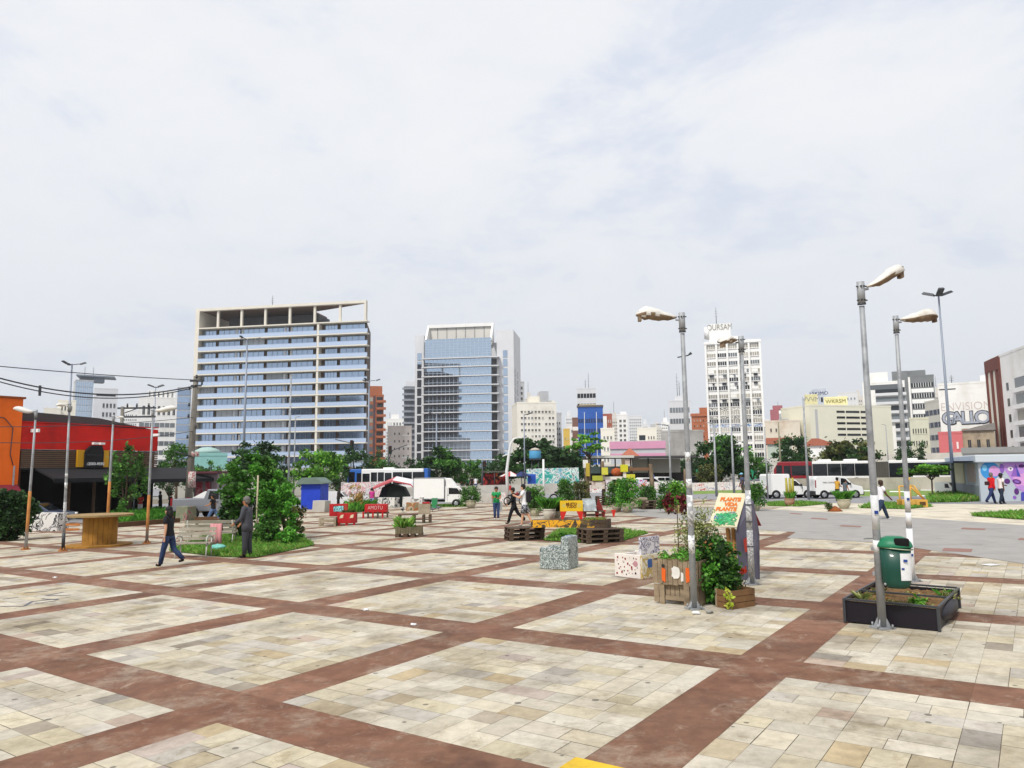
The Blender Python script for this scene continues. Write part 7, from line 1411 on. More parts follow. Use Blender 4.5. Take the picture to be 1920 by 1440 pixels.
    for i in range(130): x = r.gauss(-.22, .16)*w; tuft(m, Vector((max(-w*.5, min(w*.3, x)), r.uniform(.05, .6), 15*k)), .34*math.exp(-((x/w+.2)/.25)**2)+.1, 5, r, GREEN['grass'], .8, .008)
    m.build('grass_plants', leafm, t)
    # yellow fronted bench, tent shaped seat, small red legged table
    p = G(1072, 974); k = mpp(p); t = thing('painted_bench', 'bench with bright yellow lettered back and splayed red legs', 'bench', p, 0); w = 43*k
    m = MB(); m.bb(-w/2, w/2, 0, .06, 15*k, 35*k); bk = m.build('backrest', yelp, t, bevel=.01); m = MB(); m.bb(-w/2, w/2, .061, .55, 15*k, 17*k); m.build('seat', darkplank, t)
    for s in (-1, 1):
        m = MB(); q = [(s*w*.5, 15*k), (s*w*.22, 15*k), (s*w*.36, 0), (s*w*.46, 0)]; q = q if s < 0 else q[::-1]; m.prism(q, .06, 'y', -.03); m.build('leg', mat('red_leg_paint', '#c2261c', .6, .1, 3), t)
    for i, s in enumerate(('MUITO', 'TUDO')): textmesh('lettering', s, .17, mat('brown_letters', '#6b3314', .8, .1), bk, (0, -.006, (28.5-5*i)*k), ext=.004, bold=.006)
    for s in (-1, 1): m = MB(); m.lathe([(.1, 0), (.1, .006)], 14); o = m.build('grey_disc', mat('faint_disc', '#c9b35a', .8, .1), bk); o.location = (s*w*.33, -.001, 26*k); o.rotation_euler.x = math.pi/2
    p = G(1112, 972); k = mpp(p); t = thing('tent_seat', 'tent shaped seat with grey poster roof and dark red gable', 'seat', p, 0); X = lambda a: (a-1112)*k
    m = MB(); m.prism([(-.5, 15*k), (.1, 37*k), (.16, 37*k), (.7, 15*k)], X(1117)-X(1093), 'x', X(1093)); m.build('roof', ramp_mat('torn_posters', [(0, '#777')], 5) if False else mat('faded_poster_grey', '#8b9093', .8, .3, 3, c2='#c9d3d3', amt=.6), t)
    m = MB(); m.prism([(X(1117)+.005, 15*k), (X(1131), 15*k), (X(1131)-.05, 22*k), (X(1122), 38*k)], .05, 'y', -.1); m.build('gable', mat('dark_red_board', '#7d2a26'), t)
    m = MB(); m.bb(X(1093), X(1131), -.5, .6, 13*k, 14.9*k); m.bb(X(1096), X(1130), -.4, .5, 5*k, 7*k); m.build('seat', darkplank, t)
    for a in (1095, 1118, 1130): m = MB(); m.prism([(X(a)-.1, 13*k), (X(a)-.04, 0), (X(a)+.04, 0), (X(a)+.1, 13*k)], .08, 'y', -.4); m.build('leg', mat('dark_red_board'.replace('x', 'x'), '#7d2a26'), t)
    p = G(1142, 969); k = mpp(p); t = thing('low_table', 'small low table with one tapered red leg beside the tent shaped seat', 'table', p, 0); m = MB(); m.bb(-.35, .25, -.2, .4, 11*k, 13*k); m.build('tabletop', lightplank, t)
    for x in (-.3, .2): m = MB(); m.prism([(x-.11, 13.2*k), (x-.02, 0), (x+.03, 0), (x+.11, 13.2*k)], .06, 'y', -.27); m.build('leg', MATS['red_leg_paint'], t)
    p = G(1203, 954)+Vector((0, .3, 0)); k = mpp(p); t = thing('pallet_bench', 'long grey plank bench of pallets in front of the totem posts', 'pallet bench', p, 0)
    for z, w2, y in ((6, 50, 0), (12, 44, .3), (19, 34, .7)): m = MB(); m.bb(-w2*k/2, w2*k/2, y, y+.8, z*k-.12, z*k); m.build('plank_layer', lightplank, t)
    for a in (-.8, 0, .8): m = MB(); m.bb(a*20*k-.1, a*20*k+.1, .1, 1.2, 0, 6*k-.123); m.build('foot', darkplank, t)
seat_blocks()
def totems():
    p = G(1175, 948)+Vector((0, 2.2, 0)); zc = dep(p); k = zc/F; t = thing('totem_pergola', 'rough pergola of tree trunk posts with painted boards and yellow boxes', 'pergola', p, 0); X = lambda a: (a-1175)*k; Z = lambda a: (948-a)*k+.1
    rt = mat('trunk_post', '#6a5a48', .95, .3, 4, c2='#8a7c68', amt=.4, streak=4)
    for a, y, ty, b_ in ((1110, 0, 868, .16), (1143, .6, 870, .13), (1181, .2, 866, .14), (1197, .5, 880, .12), (1232, .1, 876, .15)):
        m = MB(); m.tube([(X(a), y, 0), (X(a)+.06, y, Z(ty)*.5), (X(a)-.02, y, Z(ty))], [b_*1.15, b_, b_*.85], 9); m.build('post', rt, t)
    m = MB(); m.box((X(1208), .2, Z(886)), (X(1236)-X(1182), .2, .22)); m.build('beam', mat('brown_beam', '#7a5b44', .9, .2, 2), t); m = MB(); m.box((X(1160), .0, Z(902)), (X(1184)-X(1140), .06, .2)); m.build('white_board', ramp_mat('board_eyes', [(0, '#dcd8d0'), (.6, '#dcd8d0'), (.63, '#2a2c30'), (.7, '#7da5b5')], 1.4), t)
    m = MB(); m.box((X(1128), -.1, Z(909)), (X(1140)-X(1113), .06, .14)); m.build('low_board', lightplank, t)
    for a, z, c, w, h in ((1180.5, 884, '#c9c32a', .5, .5), (1144, 889, '#c9c548', .42, .5), (1192, 901, '#c3c238', .6, .42), (1130, 902, '#a9ad3a', .7, .34), (1112, 886, '#b5a03a', .25, .9)):
        m = MB(); m.box((X(a), -.2, Z(z)), (w, .28, h)); m.build('painted_box', mat('box_'+c[1:], c, .7, .15, 3), t, bevel=.02)
    for a, z, w, h, c in ((1108, 875, .35, .55, '#dfe0dc'), (1181, 897, .22, .55, '#dcd6cc'), (1181, 906, .3, .3, '#8fa9b0'), (1151, 913, .45, .6, '#d9d3de'), (1190, 915, .5, .7, '#d9d2bd'), (1131, 915, .9, .5, '#d6cfc6')): m = MB(); m.box((X(a), -.22, Z(z)), (w, .04, h)); m.build('painted_panel', mat('panel_'+c[1:], c, .8, .2, 4, c2='#a9867a', amt=.35), t)
    m = MB(); m.blob((X(1169), .3, Z(891)), (11*k, .3, 8*k), 3, .12, random.Random(3)); m.build('orange_dome', mat('orange_fabric', '#a8552c', .85, .2, 2, c2='#7d3a22', amt=.5), t); m = MB(); m.box((X(1168), .3, Z(916)), (16*k, .3, 10*k)); m.build('orange_panel', mat('orange_panel', '#c07238', .85, .2, 2), t)
    m = MB(); m.box((X(1214), .3, Z(914)), (22*k, .06, 16*k)); m.build('graffiti_board', ramp_mat('pink_blue_graffiti', [(0, '#d9cdd9'), (.42, '#b5459a'), (.47, '#dcd6de'), (.52, '#8fa5d0'), (.57, '#e3dcdc'), (.62, '#d05a48'), (.67, '#dcd3d0')], 1.8, det=3, dist=1.6), t)
    q = G(1228, 938)+Vector((0, .8, 0)); t = thing('totem_pole', 'thin totem with blue top and red white painted rings beside graffiti board', 'totem', q, 0); kk = mpp(q)
    m = MB(); m.tube([(0, 0, 0), (0, 0, 48*kk)], .11, 10); m.build('pole', lightplank, t)
    for z, h, c in ((42, 8, '#3f6fae'), (33, 4, '#a33a34'), (24, 5, '#d9cfc4'), (15, 6, '#b5483f'), (8, 5, '#c9882a')): m = MB(); m.tube([(0, 0, (z-h/2)*kk), (0, 0, (z+h/2)*kk)], .15, 10); m.build('painted_ring', mat('ring_'+c[1:], c, .7, .15), t)
    for px, h, lab in ((1293, 60, 'thick dark stump post behind the nearest lamp post'), (1268, 30, 'short stump post right of the pergola')):
        q = G(px, 940)+Vector((0, .8, 0)); kk = mpp(q); o = MB(); o.tube([(0, 0, 0), (0, 0, h*kk)], [.2, .17], 10); o = tag(o.build('stump_post', rt), lab, 'post'); o.location = q
totems()
def spool():
    p = G(165, 1027); k = mpp(p); p = p+Vector((0, .75, 0)); t = thing('cable_spool', 'big wooden cable drum used as a table beside the stickered lamp post', 'cable drum', p, .1); sp = mat('spool_wood', '#a8792f', .8, .25, 3, c2='#7a5722', amt=.5, streak=4); rr = 57*k; H = 60*k
    m = MB(); m.lathe([(rr, .0), (rr, .07)], 36, smooth=False); m.build('bottom_disc', sp, t); m = MB(); m.lathe([(rr, H-.07), (rr, H)], 36, smooth=False); m.build('tabletop', mat('spool_top', '#9a8158', .85, .2, 3), t)
    m = MB()
    for i in range(22): a = 2*math.pi*i/22; m.box((29*k*math.cos(a), 29*k*math.sin(a), H/2), (.03, 29*k*.275, H-.145), a)
    m.build('drum', sp, t); o = thing('plastic_cup', 'crumpled white plastic cup lying on the cable drum edge', 'cup', p+Vector((-42*k, -.2, H))); m = MB(); m.lathe([(.03, 0), (.05, .1), (.045, .1), (.026, .01)], 12); m.build('cup', sticker, o)
    m = MB(); q = G(126, 1000)+Vector((0, .4, 0)); kk = mpp(q)
    for z in (6, 15): m.box((0, 0, z*kk), (26*kk, .05, .1))
    o = tag(m.build('orange_rail', mat('orange_rail', '#b9743a', .8, .15)), 'two orange painted boards behind the dark stickered lamp post', 'boards'); o.location = q
spool()
def bench(label, px, py, wpx, rz, back=True, zs=1.0):
    p = G(px, py); k = mpp(p); w = wpx*k; t = thing('park_bench', label, 'bench', p, rz, 'slatted park benches'); ir = mat('pale_iron', '#b9b9b2', .6, .12, 5); sl = mat('bench_slat', '#9d9686', .85, .25, 3, c2='#7b7566', amt=.5, streak=.3)
    m = MB()
    for y in (.02, .13, .24, .35): m.bb(-w/2, w/2, y, y+.085, .42, .455)
    m.build('seat', sl, t); m = MB()
    for z, y in ((.56, .44), (.70, .47), (.84, .50)): m.box((0, y, z), (w, .03, .105), m=Matrix.Rotation(-.2, 3, 'X'))
    m.build('backrest', sl, t)
    for x in (-w/2+.1, w/2-.1): m = MB(); m.tube([(x, -.02, 0), (x, .02, .38), (x, .4, .42), (x, .53, .9)], .022, 6); m.tube([(x, .45, 0), (x, .38, .42)], .022, 6); m.tube([(x, .0, .36), (x, -.02, .6), (x, .1, .66), (x, .46, .62)], .02, 6); m.build('frame', ir, t)
    return t, p, k
bench('pale slatted bench with curved iron arms behind the walking woman', 357, 1047, 70, .04)
b2 = bench('old dark slatted bench seen from behind with the pink towel on it', 400, 1020, 90, math.pi+.10)
def bench_things():
    t, p, k = b2; r = random.Random(3); m = MB(); n = 12; c = G(404, 1026)
    tw = mat('pink_towel', '#c98b8d', .9, .12, 8, bump=.3); zt = 41*k
    for i in range(n+1):
        x = -.2+.40*i/n; y = .02*math.sin(i*1.7)
        for z, dy, f in ((.06, -.06, 1.25), (zt*.5, -.05, 1.08), (zt-.02, -.02, 1.0), (zt+.01, .03, 1.0), (zt-.25, .10, 1.0)): m.v.append((x*f, dy+y*(2-z/zt), z))
    m.smooth = True
    for i in range(n):
        for j in range(4): a = i*5+j; m.face((a, a+5, a+6, a+1))
    for s in (1,): pass
    o = tag(m.build('towel', tw), 'long pink towel hanging over the back of the dark bench', 'towel'); o.location = c; sol = o.modifiers.new('thick', 'SOLIDIFY'); sol.thickness = .015
    c = G(409, 1033); m = MB(); m.blob((0, 0, .11), (.25, .17, .12), 3, .12, r); o = tag(m.build('plastic_bag', mat('teal_bag', '#6fb8ab', .35, .1, 5, bump=.4)), 'crumpled teal plastic bag lying on the grass below the towel', 'bag'); o.location = c
    c = G(375, 1000); m = MB(); o = thing('timber_board', 'dark brown board lying across behind the pale bench', 'board', c+Vector((0, .6, 0)), .12); m.box((0, 0, .62), (50*k, .1, .16)); m.build('board', mat('rotten_wood', '#5f4630'), o); 
    for x in (-20*k, 20*k): m = MB(); m.box((x, 0, .27), (.1, .1, .54)); m.build('leg', darkplank, o)
bench_things()
def blocks():
    rows = [(47, 106, 962, 996, grafC, 'concrete block with black and white dragon graffiti behind the first lamp post', .7), (328, 349, 950, 977, ramp_mat('pink_rose_graffiti', [(0, '#6f725c'), (.5, '#7d8068'), (.57, '#8f3f55'), (.64, '#84866e'), (.7, '#4a4c42')], 2.2, det=3, dist=1), 'mossy concrete block with pink painted roses beside the pickup', .8), (585, 608, 939, 960, conc, 'plain grey concrete block beside the blue tent', .7), (707, 739, 933, 952, grafC, 'concrete block with ink graffiti left of the tarpaulin tent', .7), (754, 791, 932, 952, ramp_mat('grey_tags', [(0, '#c9c7c4'), (.5, '#d3d1ce'), (.54, '#55545a'), (.58, '#cfcdca'), (.63, '#8a6a72'), (.66, '#cfcdca')], 2, det=3, dist=1.5), 'concrete block with grey tags beside the box truck wheels', .7), (668, 700, 932, 952, MATS['grey_tags'] if 'grey_tags' in MATS else grafC, 'concrete block with pale tags behind the dry shrub', .7), (893, 922, 926, 944, conc, 'low concrete barrier with dark strokes left of the woman in green', .4), (920, 950, 924, 943, MATS['wall_graffiti'], 'low tagged concrete barrier behind the woman in green', .4)]
    for x0, x1, y0, y1, m_, lab, d in rows:
        a, c = G(x0, y1), G(x1, y1); k = mpp(a); w = (c-a).length; H = (y1-y0)*k*1.0; m = MB(); m.prism([(0, 0), (d, 0), (d*.92, H), (d*.08, H)], w, 'x', 0); o = tag(m.build('concrete_block', m_, bevel=.02), lab, 'concrete block', 'concrete blocks at the plaza edge'); o.location = a; e = c-a; o.rotation_euler.z = math.atan2(e.y, e.x)
blocks()
def tents():
    p = G(738, 951); k = mpp(p); t = thing('tarp_tent', 'dark navy tarpaulin tent with red and white sagging roof sheet', 'tent', p, 0); X = lambda a: (a-738)*k; Z = lambda a: (951-a)*k
    navy = mat('navy_tarp', '#16182a', .7, .2, 2); dk = mat('dark_green_tarp', '#121a17', .8, .2, 2); rw = mat('red_rim_tarp', '#b5565c', .7, .15, 2); wt = mat('white_tarp', '#dedadb', .6, .08, 2)
    m = MB(); m.prism([(X(708), Z(932)), (X(714), Z(914)), (X(730), Z(908)), (X(733), Z(948)), (X(712), Z(948))], .06, 'y', .5); m.build('side_cloth', navy, t); m = MB(); m.prism([(X(725), Z(951)), (X(758), Z(951)), (X(764), Z(930)), (X(755), Z(914)), (X(732), Z(907)), (X(724), Z(914))], 1.4, 'y', .2); m.build('body', dk, t)
    m = MB()
    q = [(695, 918, -.4), (736, 901, -.3), (770, 908, -.3), (781, 917, -.5)]; a = [Vector((X(x), y, Z(z))) for x, z, y in q]; b_ = [v+Vector((0, 2.2, .3)) for v in a]
    for i in range(3): m.cur = 1 if i else 0; m.poly([a[i], a[i+1], b_[i+1], b_[i]]); m.poly([a[i]-Vector((0, 0, .06)), b_[i]-Vector((0, 0, .06)), b_[i+1]-Vector((0, 0, .06)), a[i+1]-Vector((0, 0, .06))]); m.cur = 0; m.poly([a[i]-Vector((0, 0, .1)), a[i+1]-Vector((0, 0, .1)), a[i+1]+Vector((0, 0, .02)), a[i]+Vector((0, 0, .02))])
    m.build('roof', [rw, wt], t)
    for x in (700, 778): m = MB(); m.tube([(X(x), 0, 0), (X(x), 0, Z(918))], .04, 6); m.build('pole', metal_dark, t)
    p = G(581, 955); k = mpp(p); t = thing('market_tent', 'bright blue tarpaulin stall with grey green hipped roof behind the shrubs', 'tent', p, 0); X = lambda a: (a-581)*k; Z = lambda a: (955-a)*k
    m = MB(); m.bb(X(564), X(600), 0, 2.5, 0, Z(908)); m.build('tarp_wall', mat('blue_tarp', '#1c41c0', .6, .15, 2, bump=.4), t); m = MB(); x0, x1, z0, z1 = X(556), X(606), Z(908), Z(896)
    m.prism([(x0, z0), (x1, z0), (x1, z0+.08), (X(592), z1), (X(566), z1), (x0, z0+.08)], 3.0, 'y', -.3); m.build('roof', mat('grey_green_roof', '#6b7d74', .7, .12, 2), t)
    p = G(388, 952); k = mpp(p); zc = 52; p = onground(385, 56, 930); k = 56/F; t = thing('newsstand', 'small stand plastered with red posters behind the pickup and pole', 'kiosk', p, 0); m = MB(); m.bb(-22*k, 22*k, 0, 2, 0, 72*k); m.build('wall', mat('stand_grey', '#8d7f82', .85, .2, 2), t); m = MB(); m.bb(-25*k, 26*k, -.6, 2.2, 72*k+.003, 76*k); m.build('roof', mat('stand_roof', '#5a3038', .8, .1, 2), t)
    for x in (-12, 6): m = MB(); m.bb((x-6)*k, (x+6)*k, -.04, -.003, 22*k, 62*k); m.build('poster', mat('red_poster', '#a83448', .8, .3, 6, c2='#cfa3a3', amt=.5), t)
tents()
def small_things():
    p = G(815, 954); k = mpp(p); t = thing('waste_bin', 'light green wheeled waste bin beside the box truck', 'waste bin', p); gb = mat('bin_light_green', '#2f8a56', .5, .1, 3); m = MB(); m.box((0, 0, 9*k), (9*k, 9*k, 18*k-.05), taper=1.15); m.build('body', gb, t, bevel=.03); m = MB(); m.box((0, -.02, 19*k), (11*k, 11*k, 2*k)); m.build('lid', gb, t, bevel=.03)
    pg = mat('pigeon_grey', '#4a4d55', .7, .2, 12)
    for px, py, rz, lab in ((755, 961, 1.5, 'dark pigeon standing left of the grey timber bench'), (811, 960, 3.0, 'dark pigeon pecking beside the green waste bin'), (822, 957, 2.8, 'dark pigeon with raised tail, furthest from the timber bench')):
        p = G(px, py); t = thing('pigeon', lab, 'pigeon', p, rz, 'pigeons on the paving'); m = MB(); s = 1.5
        m.tube([(-.17*s, 0, .16*s), (-.08*s, 0, .14*s), (0, 0, .13*s), (.06*s, 0, .15*s), (.09*s, 0, .2*s), (.105*s, 0, .225*s), (.135*s, 0, .225*s), (.16*s, 0, .215*s)], [.012*s, .035*s, .06*s, .05*s, .03*s, .026*s, .022*s, .004*s], 8); m.tube([(.0, .02*s, .09*s), (.01, .02*s, 0)], .006*s, 4); m.tube([(.0, -.02*s, .09*s), (.01, -.02*s, 0)], .006*s, 4); m.build('body', pg, t)
        for sy in (-1, 1): m = MB(); m.blob((-.03*s, sy*.055*s, .14*s), (.1*s, .014*s, .04*s), 2); m.build('wing', mat('pigeon_wing', '#6d7078', .7, .2, 12), t)
    # yellow frame machine
    p = G(1722, 952); k = mpp(p); t = thing('yellow_playframe', 'yellow timber box with triangular frame and rails on the grass', 'play frame', p, -.05); ym = mat('yellow_timber', '#cfa04a', .7, .15, 3, c2='#a87a34', amt=.4); X = lambda a: (a-1722)*k
    for x0, x1 in ((1693, 1718), (1719, 1740)): m = MB(); m.bb(X(x0), X(x1), 0, .6, 1*k, 15*k); m.build('box', ym, t, bevel=.01)
    m = MB(); m.bb(X(1725), X(1736), -.006, .02, 4*k, 11*k); m.build('opening', mat('opening_dark', '#5a3f22', .9, .2), t)
    for a, b_ in (((1711, 15), (1711, 41)), ((1691, 0), (1691, 41)), ((1711, 40), (1735, 16)), ((1691, 40), (1716, 41)), ((1718, 41), (1733, 17)), ((1703, 41), (1712, 56))): m = MB(); m.tube([(X(a[0]), .1, a[1]*k), (X(b_[0]), .1, b_[1]*k)], .045, 6); m.build('rail', ym, t)
    # yellow kerb block in the foreground
    h = .4; d = ray(1079, 1417); tt = (h-(CAMP.dot(NRM)))/d.dot(NRM); c = CAMP+d*tt; e1 = M3 @ Vector((E1.x, E1.y, 0)); m = MB(); m.bb(0, 1.6, -1.2, 0, -h, 0); o = tag(m.build('yellow_block', mat('yellow_kerb_paint', '#d6b22a', .7, .12, 5, c2='#b8922a', amt=.3), bevel=.02), 'yellow painted concrete block cut off by the lower photo edge', 'block'); o.matrix_world = Matrix.Translation(c) @ M3.to_4x4() @ Matrix.Rotation(YAW, 4, 'Z')
    for i, (px, py, s, lab) in enumerate(((1858, 1060, .16, 'flat sheet of white paper on the stones near the grey path'), (686, 1145, .05, 'small crumpled white paper on the red band'), (1305, 1138+14, .07, 'scrap of white litter at the nearest lamp foot'), (103, 1084, .05, 'tiny white scrap on the red band near the cable drum'), (1330, 1150, .06, 'grey rag beside the small brown crate'), (775, 1173, .05, 'white speck of litter on a light paving field'), (1632, 1011, .22, 'thin dark stick lying on the grey path'))):
        p = G(px, py); m = MB(); r = random.Random(i)
        if 'sheet' in lab: m.box((0, 0, .014), (.3, .21, .008), .4)
        elif 'stick' in lab: m.tube([(-.2, 0, .02), (0, .05, .03), (.2, 0, .02)], .02, 5)
        else: m.blob((0, 0, s*.35), (s, s*.7, s*.4), 2, .3, r)
        o = tag(m.build('litter', sticker if i not in (4, 6) else mat('grey_rag', '#8a8a86', .9, .2, 8)), lab, 'litter', 'litter on the paving'); o.location = p
    # scrawl on the paving, left
    m = MB(); ink = mat('chalk_scrawl', '#6a6a70', .9, .2, 5); inv = M3.transposed()
    for pts in ([(0, 1137), (45, 1137), (60, 1128), (110, 1123)], [(5, 1124), (35, 1120)], [(85, 1117), (118, 1111)], [(65, 1132), (105, 1127)], [(78, 1123), (110, 1125)], [(45, 1112), (88, 1109)], [(88, 1117), (133, 1116)]):
        q = [inv @ G(*a) for a in pts]; 
        for a, b_ in zip(q, q[1:]): d = (b_-a).normalized(); n = Vector((-d.y, d.x, 0))*.03; m.poly([(v.x, v.y, .005) for v in (a-n, b_-n, b_+n, a+n)])
    tag(mesh_in_plaza('pavement_scrawl', m, ink), kind='structure')
small_things()
def motorcycle(label, p, rz, s=1.0):
    t = thing('motorcycle', label, 'motorcycle', p, rz, 'motorcycles'); t.scale = (s,)*3; bk = mat('moto_black', '#17181a', .35, .1, 4, coat=.3)
    for x in (-.65, .68):
        m = MB(); m.tube([(x+.29*math.cos(a*.3142), 0, .31+.29*math.sin(a*.3142)) for a in range(21)], .05, 6, cap=False); m.build('tyre', tyre, t); m = MB()
        for a in range(6): m.tube([(x, 0, .31), (x+.27*math.cos(a*1.047), 0, .31+.27*math.sin(a*1.047))], .012, 4)
        m.build('spokes', chrome, t)
    m = MB(); m.tube([(-.6, 0, .72), (-.2, 0, .76), (.05, 0, .74)], [.06, .11, .09], 8); m.build('seat', bk, t); m = MB(); m.tube([(.0, 0, .78), (.25, 0, .86), (.42, 0, .8)], [.09, .14, .08], 8); m.build('fuel_tank', mat('moto_red', '#7d1a1c', .3, .08, coat=.4), t)
    m = MB(); m.tube([(.68, 0, .31), (.5, 0, .75), (.42, 0, 1.02)], .035, 6); m.tube([(-.65, 0, .31), (-.1, 0, .45), (.4, 0, .78)], .035, 6); m.tube([(.38, -.34, 1.02), (.44, 0, 1.0), (.38, .34, 1.02)], .018, 6); m.build('frame', metal_dark, t); m = MB(); m.box((.05, 0, .42), (.4, .24, .3)); m.build('engine', chrome, t, bevel=.04); m = MB(); m.blob((.58, 0, .88), (.08, .1, .1), 2); m.build('headlight', lampw, t)
    return t
motorcycle('dark motorcycle parked beside the white curved street lamp', G(960, 947)+Vector((.2, .3, 0)), .5, .95)
MOTO2 = G(1057, 944)+Vector((0, .6, 0)); motorcycle('dark motorcycle ridden along the road behind the plants', MOTO2, .2, 1.1)
# ------------------------------------------------------------------ people
def skin(name, verts, edges, radii, m, parent, sub=1, extra=None):
    me = bpy.data.meshes.new(name); me.from_pydata([tuple(v) for v in verts], edges, []); o = bpy.data.objects.new(name, me); COL.objects.link(o)
    sk = o.modifiers.new('s', 'SKIN'); sk.use_smooth_shade = True; sk.branch_smoothing = .6
    for i, r in enumerate(radii): me.skin_vertices[0].data[i].radius = (r, r) if isinstance(r, float) else r
    me.skin_vertices[0].data[0].use_root = True
    if sub: o.modifiers.new('b', 'SUBSURF').levels = sub
    ev = bpy.data.meshes.new_from_object(o.evaluated_get(bpy.context.evaluated_depsgraph_get())); o.modifiers.clear(); o.data = ev; bpy.data.meshes.remove(me)
    ev.materials.clear(); ev.materials.append(m)
    if extra:
        b = bmesh.new(); b.from_mesh(ev)
        for c, r in extra:
            x = bmesh.ops.create_icosphere(b, subdivisions=1, radius=1.0)
            for v in x['verts']: v.co = Vector((v.co.x*r[0]+c[0], v.co.y*r[1]+c[1], v.co.z*r[2]+c[2]))
        b.to_mesh(ev); b.free()
    for p in ev.polygons: p.use_smooth = True
    o.parent = parent; return o
SKINS = {'light': mat('skin_light', '#c99a7c', .6, .06, 8), 'tan': mat('skin_tan', '#a8744f', .6, .06, 8), 'dark': mat('skin_dark', '#5d3d2c', .6, .06, 8)}
hair_m = {'black': mat('hair_black', '#15120f', .6, .2, 20), 'grey': mat('hair_grey', '#6a6763', .7, .2, 20), 'brown': mat('hair_brown', '#3a281c', .6, .2, 20)}
def cloth(c, v=.15): return mat('cloth_'+c[1:], c, .9, v, 6, bump=.2)
def person(label, loc, hpx, face, top, bottom, skin_='tan', hair='black', legs=((18, 8), (-20, 18)), arms=((-12, 15), (14, 20)), sleeves=.5, shorts=False, jacket=False, shoes='#1c1b1b', long_hair=False, cap=None, bag=None, headturn=0.0, seat=False, fat=1.0, detail=False, topm=None, bottomm=None, zoff=0.0, watch=False, spread=.0):
    p = loc if isinstance(loc, Vector) else G(*loc); H = hpx*mpp(p); t = thing('person', label, 'person', p, R(face), 'people'); S = H
    V = lambda x, y, z: Vector((x*S, y*S, z*S))
    def leg(s, a, k):
        hip = Vector((0, s*.048, 0)); kn = hip+Vector((math.sin(R(a))*.235, s*.006, -math.cos(R(a))*.235)); b_ = R(a-k); an = kn+Vector((math.sin(b_)*.245, 0, -math.cos(b_)*.245)); ft = R(-k*.6 if k > 25 else 0); return hip, kn, an, ft
    L_ = leg(1, *legs[0]); Rr = leg(-1, *legs[1]); low = min(L_[2].z, Rr[2].z); pz = .042-low if not seat else .30
    up = Vector((0, 0, pz+zoff/S if zoff else pz)); lg = []
    for hip, kn, an, ft in (L_, Rr): lg.append((hip+up, kn+up, an+up, an+up+Vector((math.cos(ft)*.075, 0, math.sin(ft)*.075-.022)), an+up+Vector((-.018, 0, -.018))))
    ln = .02 if not seat else .02
    pel = Vector((0, 0, pz+.02)); wai = pel+Vector((ln*.3, 0, .10)); che = pel+Vector((ln, 0, .225)); nek = pel+Vector((ln*1.3, 0, .315)); up_ = pz+.02-.53
    jaw = nek+Vector((.022, 0, .045)); sku = nek+Vector((.012, 0, .09)); crn = nek+Vector((.004, 0, .125)); z0 = up
    ar = []
    for s, (a, e) in zip((1, -1), arms):
        sh = che+Vector((-.003, s*.098*fat, .055)); el = sh+Vector((math.sin(R(a))*.17, s*(.022+spread), -math.cos(R(a))*.17)); b_ = R(a+e); wr = el+Vector((math.sin(b_)*.145, -s*(.075 if e > 50 else (.03 if e > 35 else -.004)), -math.cos(b_)*.145)); d = (wr-el).normalized(); pa = wr+d*.035
        ar.append((sh, el, wr, pa, d))
    vs = [pel, wai, che, nek, jaw, sku, crn]; es = [(0, 1), (1, 2), (2, 3), (3, 4), (4, 5), (5, 6)]; rs = [.062*fat, .056*fat, .066*fat, .03, .040, .055, .036]
    for sh, el, wr, pa, d in ar:
        i = len(vs); vs += [sh, el, wr, pa]; rs += [.035, .026, .018, .021]; es += [(2, i), (i, i+1), (i+1, i+2), (i+2, i+3)]
        sd = Vector((1, 0, 0)) if abs(d.x) < .8 else Vector((0, 0, 1)); sd = (sd-d*sd.dot(d)).normalized()
        if detail:
            for q, (o_, l) in enumerate(((-.014, .03), (-.005, .038), (.005, .036), (.014, .028))): j = len(vs); vs += [pa+sd*o_+d*.018, pa+sd*o_+d*(.018+l)-d.cross(sd)*.006]; rs += [.0055, .0045]; es += [(i+3, j), (j, j+1)]
            j = len(vs); vs += [wr+sd*.022+d*.012, wr+sd*.03+d*.036]; rs += [.0065, .005]; es += [(i+2, j), (j, j+1)]
        else: j = len(vs); vs += [pa+d*.035]; rs += [.012]; es += [(i+3, j)]
    for hip, kn, an, toe, heel in lg:
        i = len(vs); vs += [hip, kn, an, toe]; rs += [.05*fat, .036, .022, .018]; es += [(0, i), (i, i+1), (i+1, i+2), (i+2, i+3)]
    sc = lambda A: [v*S for v in A]; sr = lambda A: [r*S for r in A]
    hd = [(((jaw.x+.043)*S, 0, (jaw.z+.022)*S), (.011*S, .009*S, .013*S))] + [(((sku.x-.002)*S, s*.056*S, (sku.z-.022)*S), (.009*S, .006*S, .015*S)) for s in (-1, 1)]
    skin('body', sc(vs), es, sr(rs), SKINS[skin_], t, 1, hd)
    if detail:
        for s in (-1, 1): m = MB(); m.blob(((sku.x+.046)*S, s*.02*S, (sku.z-.012)*S), (.006*S, .007*S, .005*S), 1); m.build('eye', hair_m['black'], t)
        m = MB(); m.box(((jaw.x+.038)*S, 0, (jaw.z-.004)*S), (.01*S, .026*S, .005*S)); m.build('mouth', mat('lips', '#8a4a42', .6, .05), t)
    # clothes: lofted torso and trousers with sleeves and legs
    def loft(mb, rings, n=14):
        ids = []; sm = mb.smooth; mb.smooth = True
        for c, rx, ry in rings:
            ids.append(len(mb.v))
            for j in range(n): q = 2*math.pi*j/n; mb.v.append(((c[0]+rx*math.cos(q))*S, (c[1]+ry*math.sin(q))*S, c[2]*S))
        for a_, b_ in zip(ids, ids[1:]):
            for j in range(n): mb.face((a_+j, a_+(j+1) % n, b_+(j+1) % n, b_+j))
        mb.smooth = False; mb.face([ids[0]+j for j in reversed(range(n))]); mb.face([ids[-1]+j for j in range(n)]); mb.smooth = sm
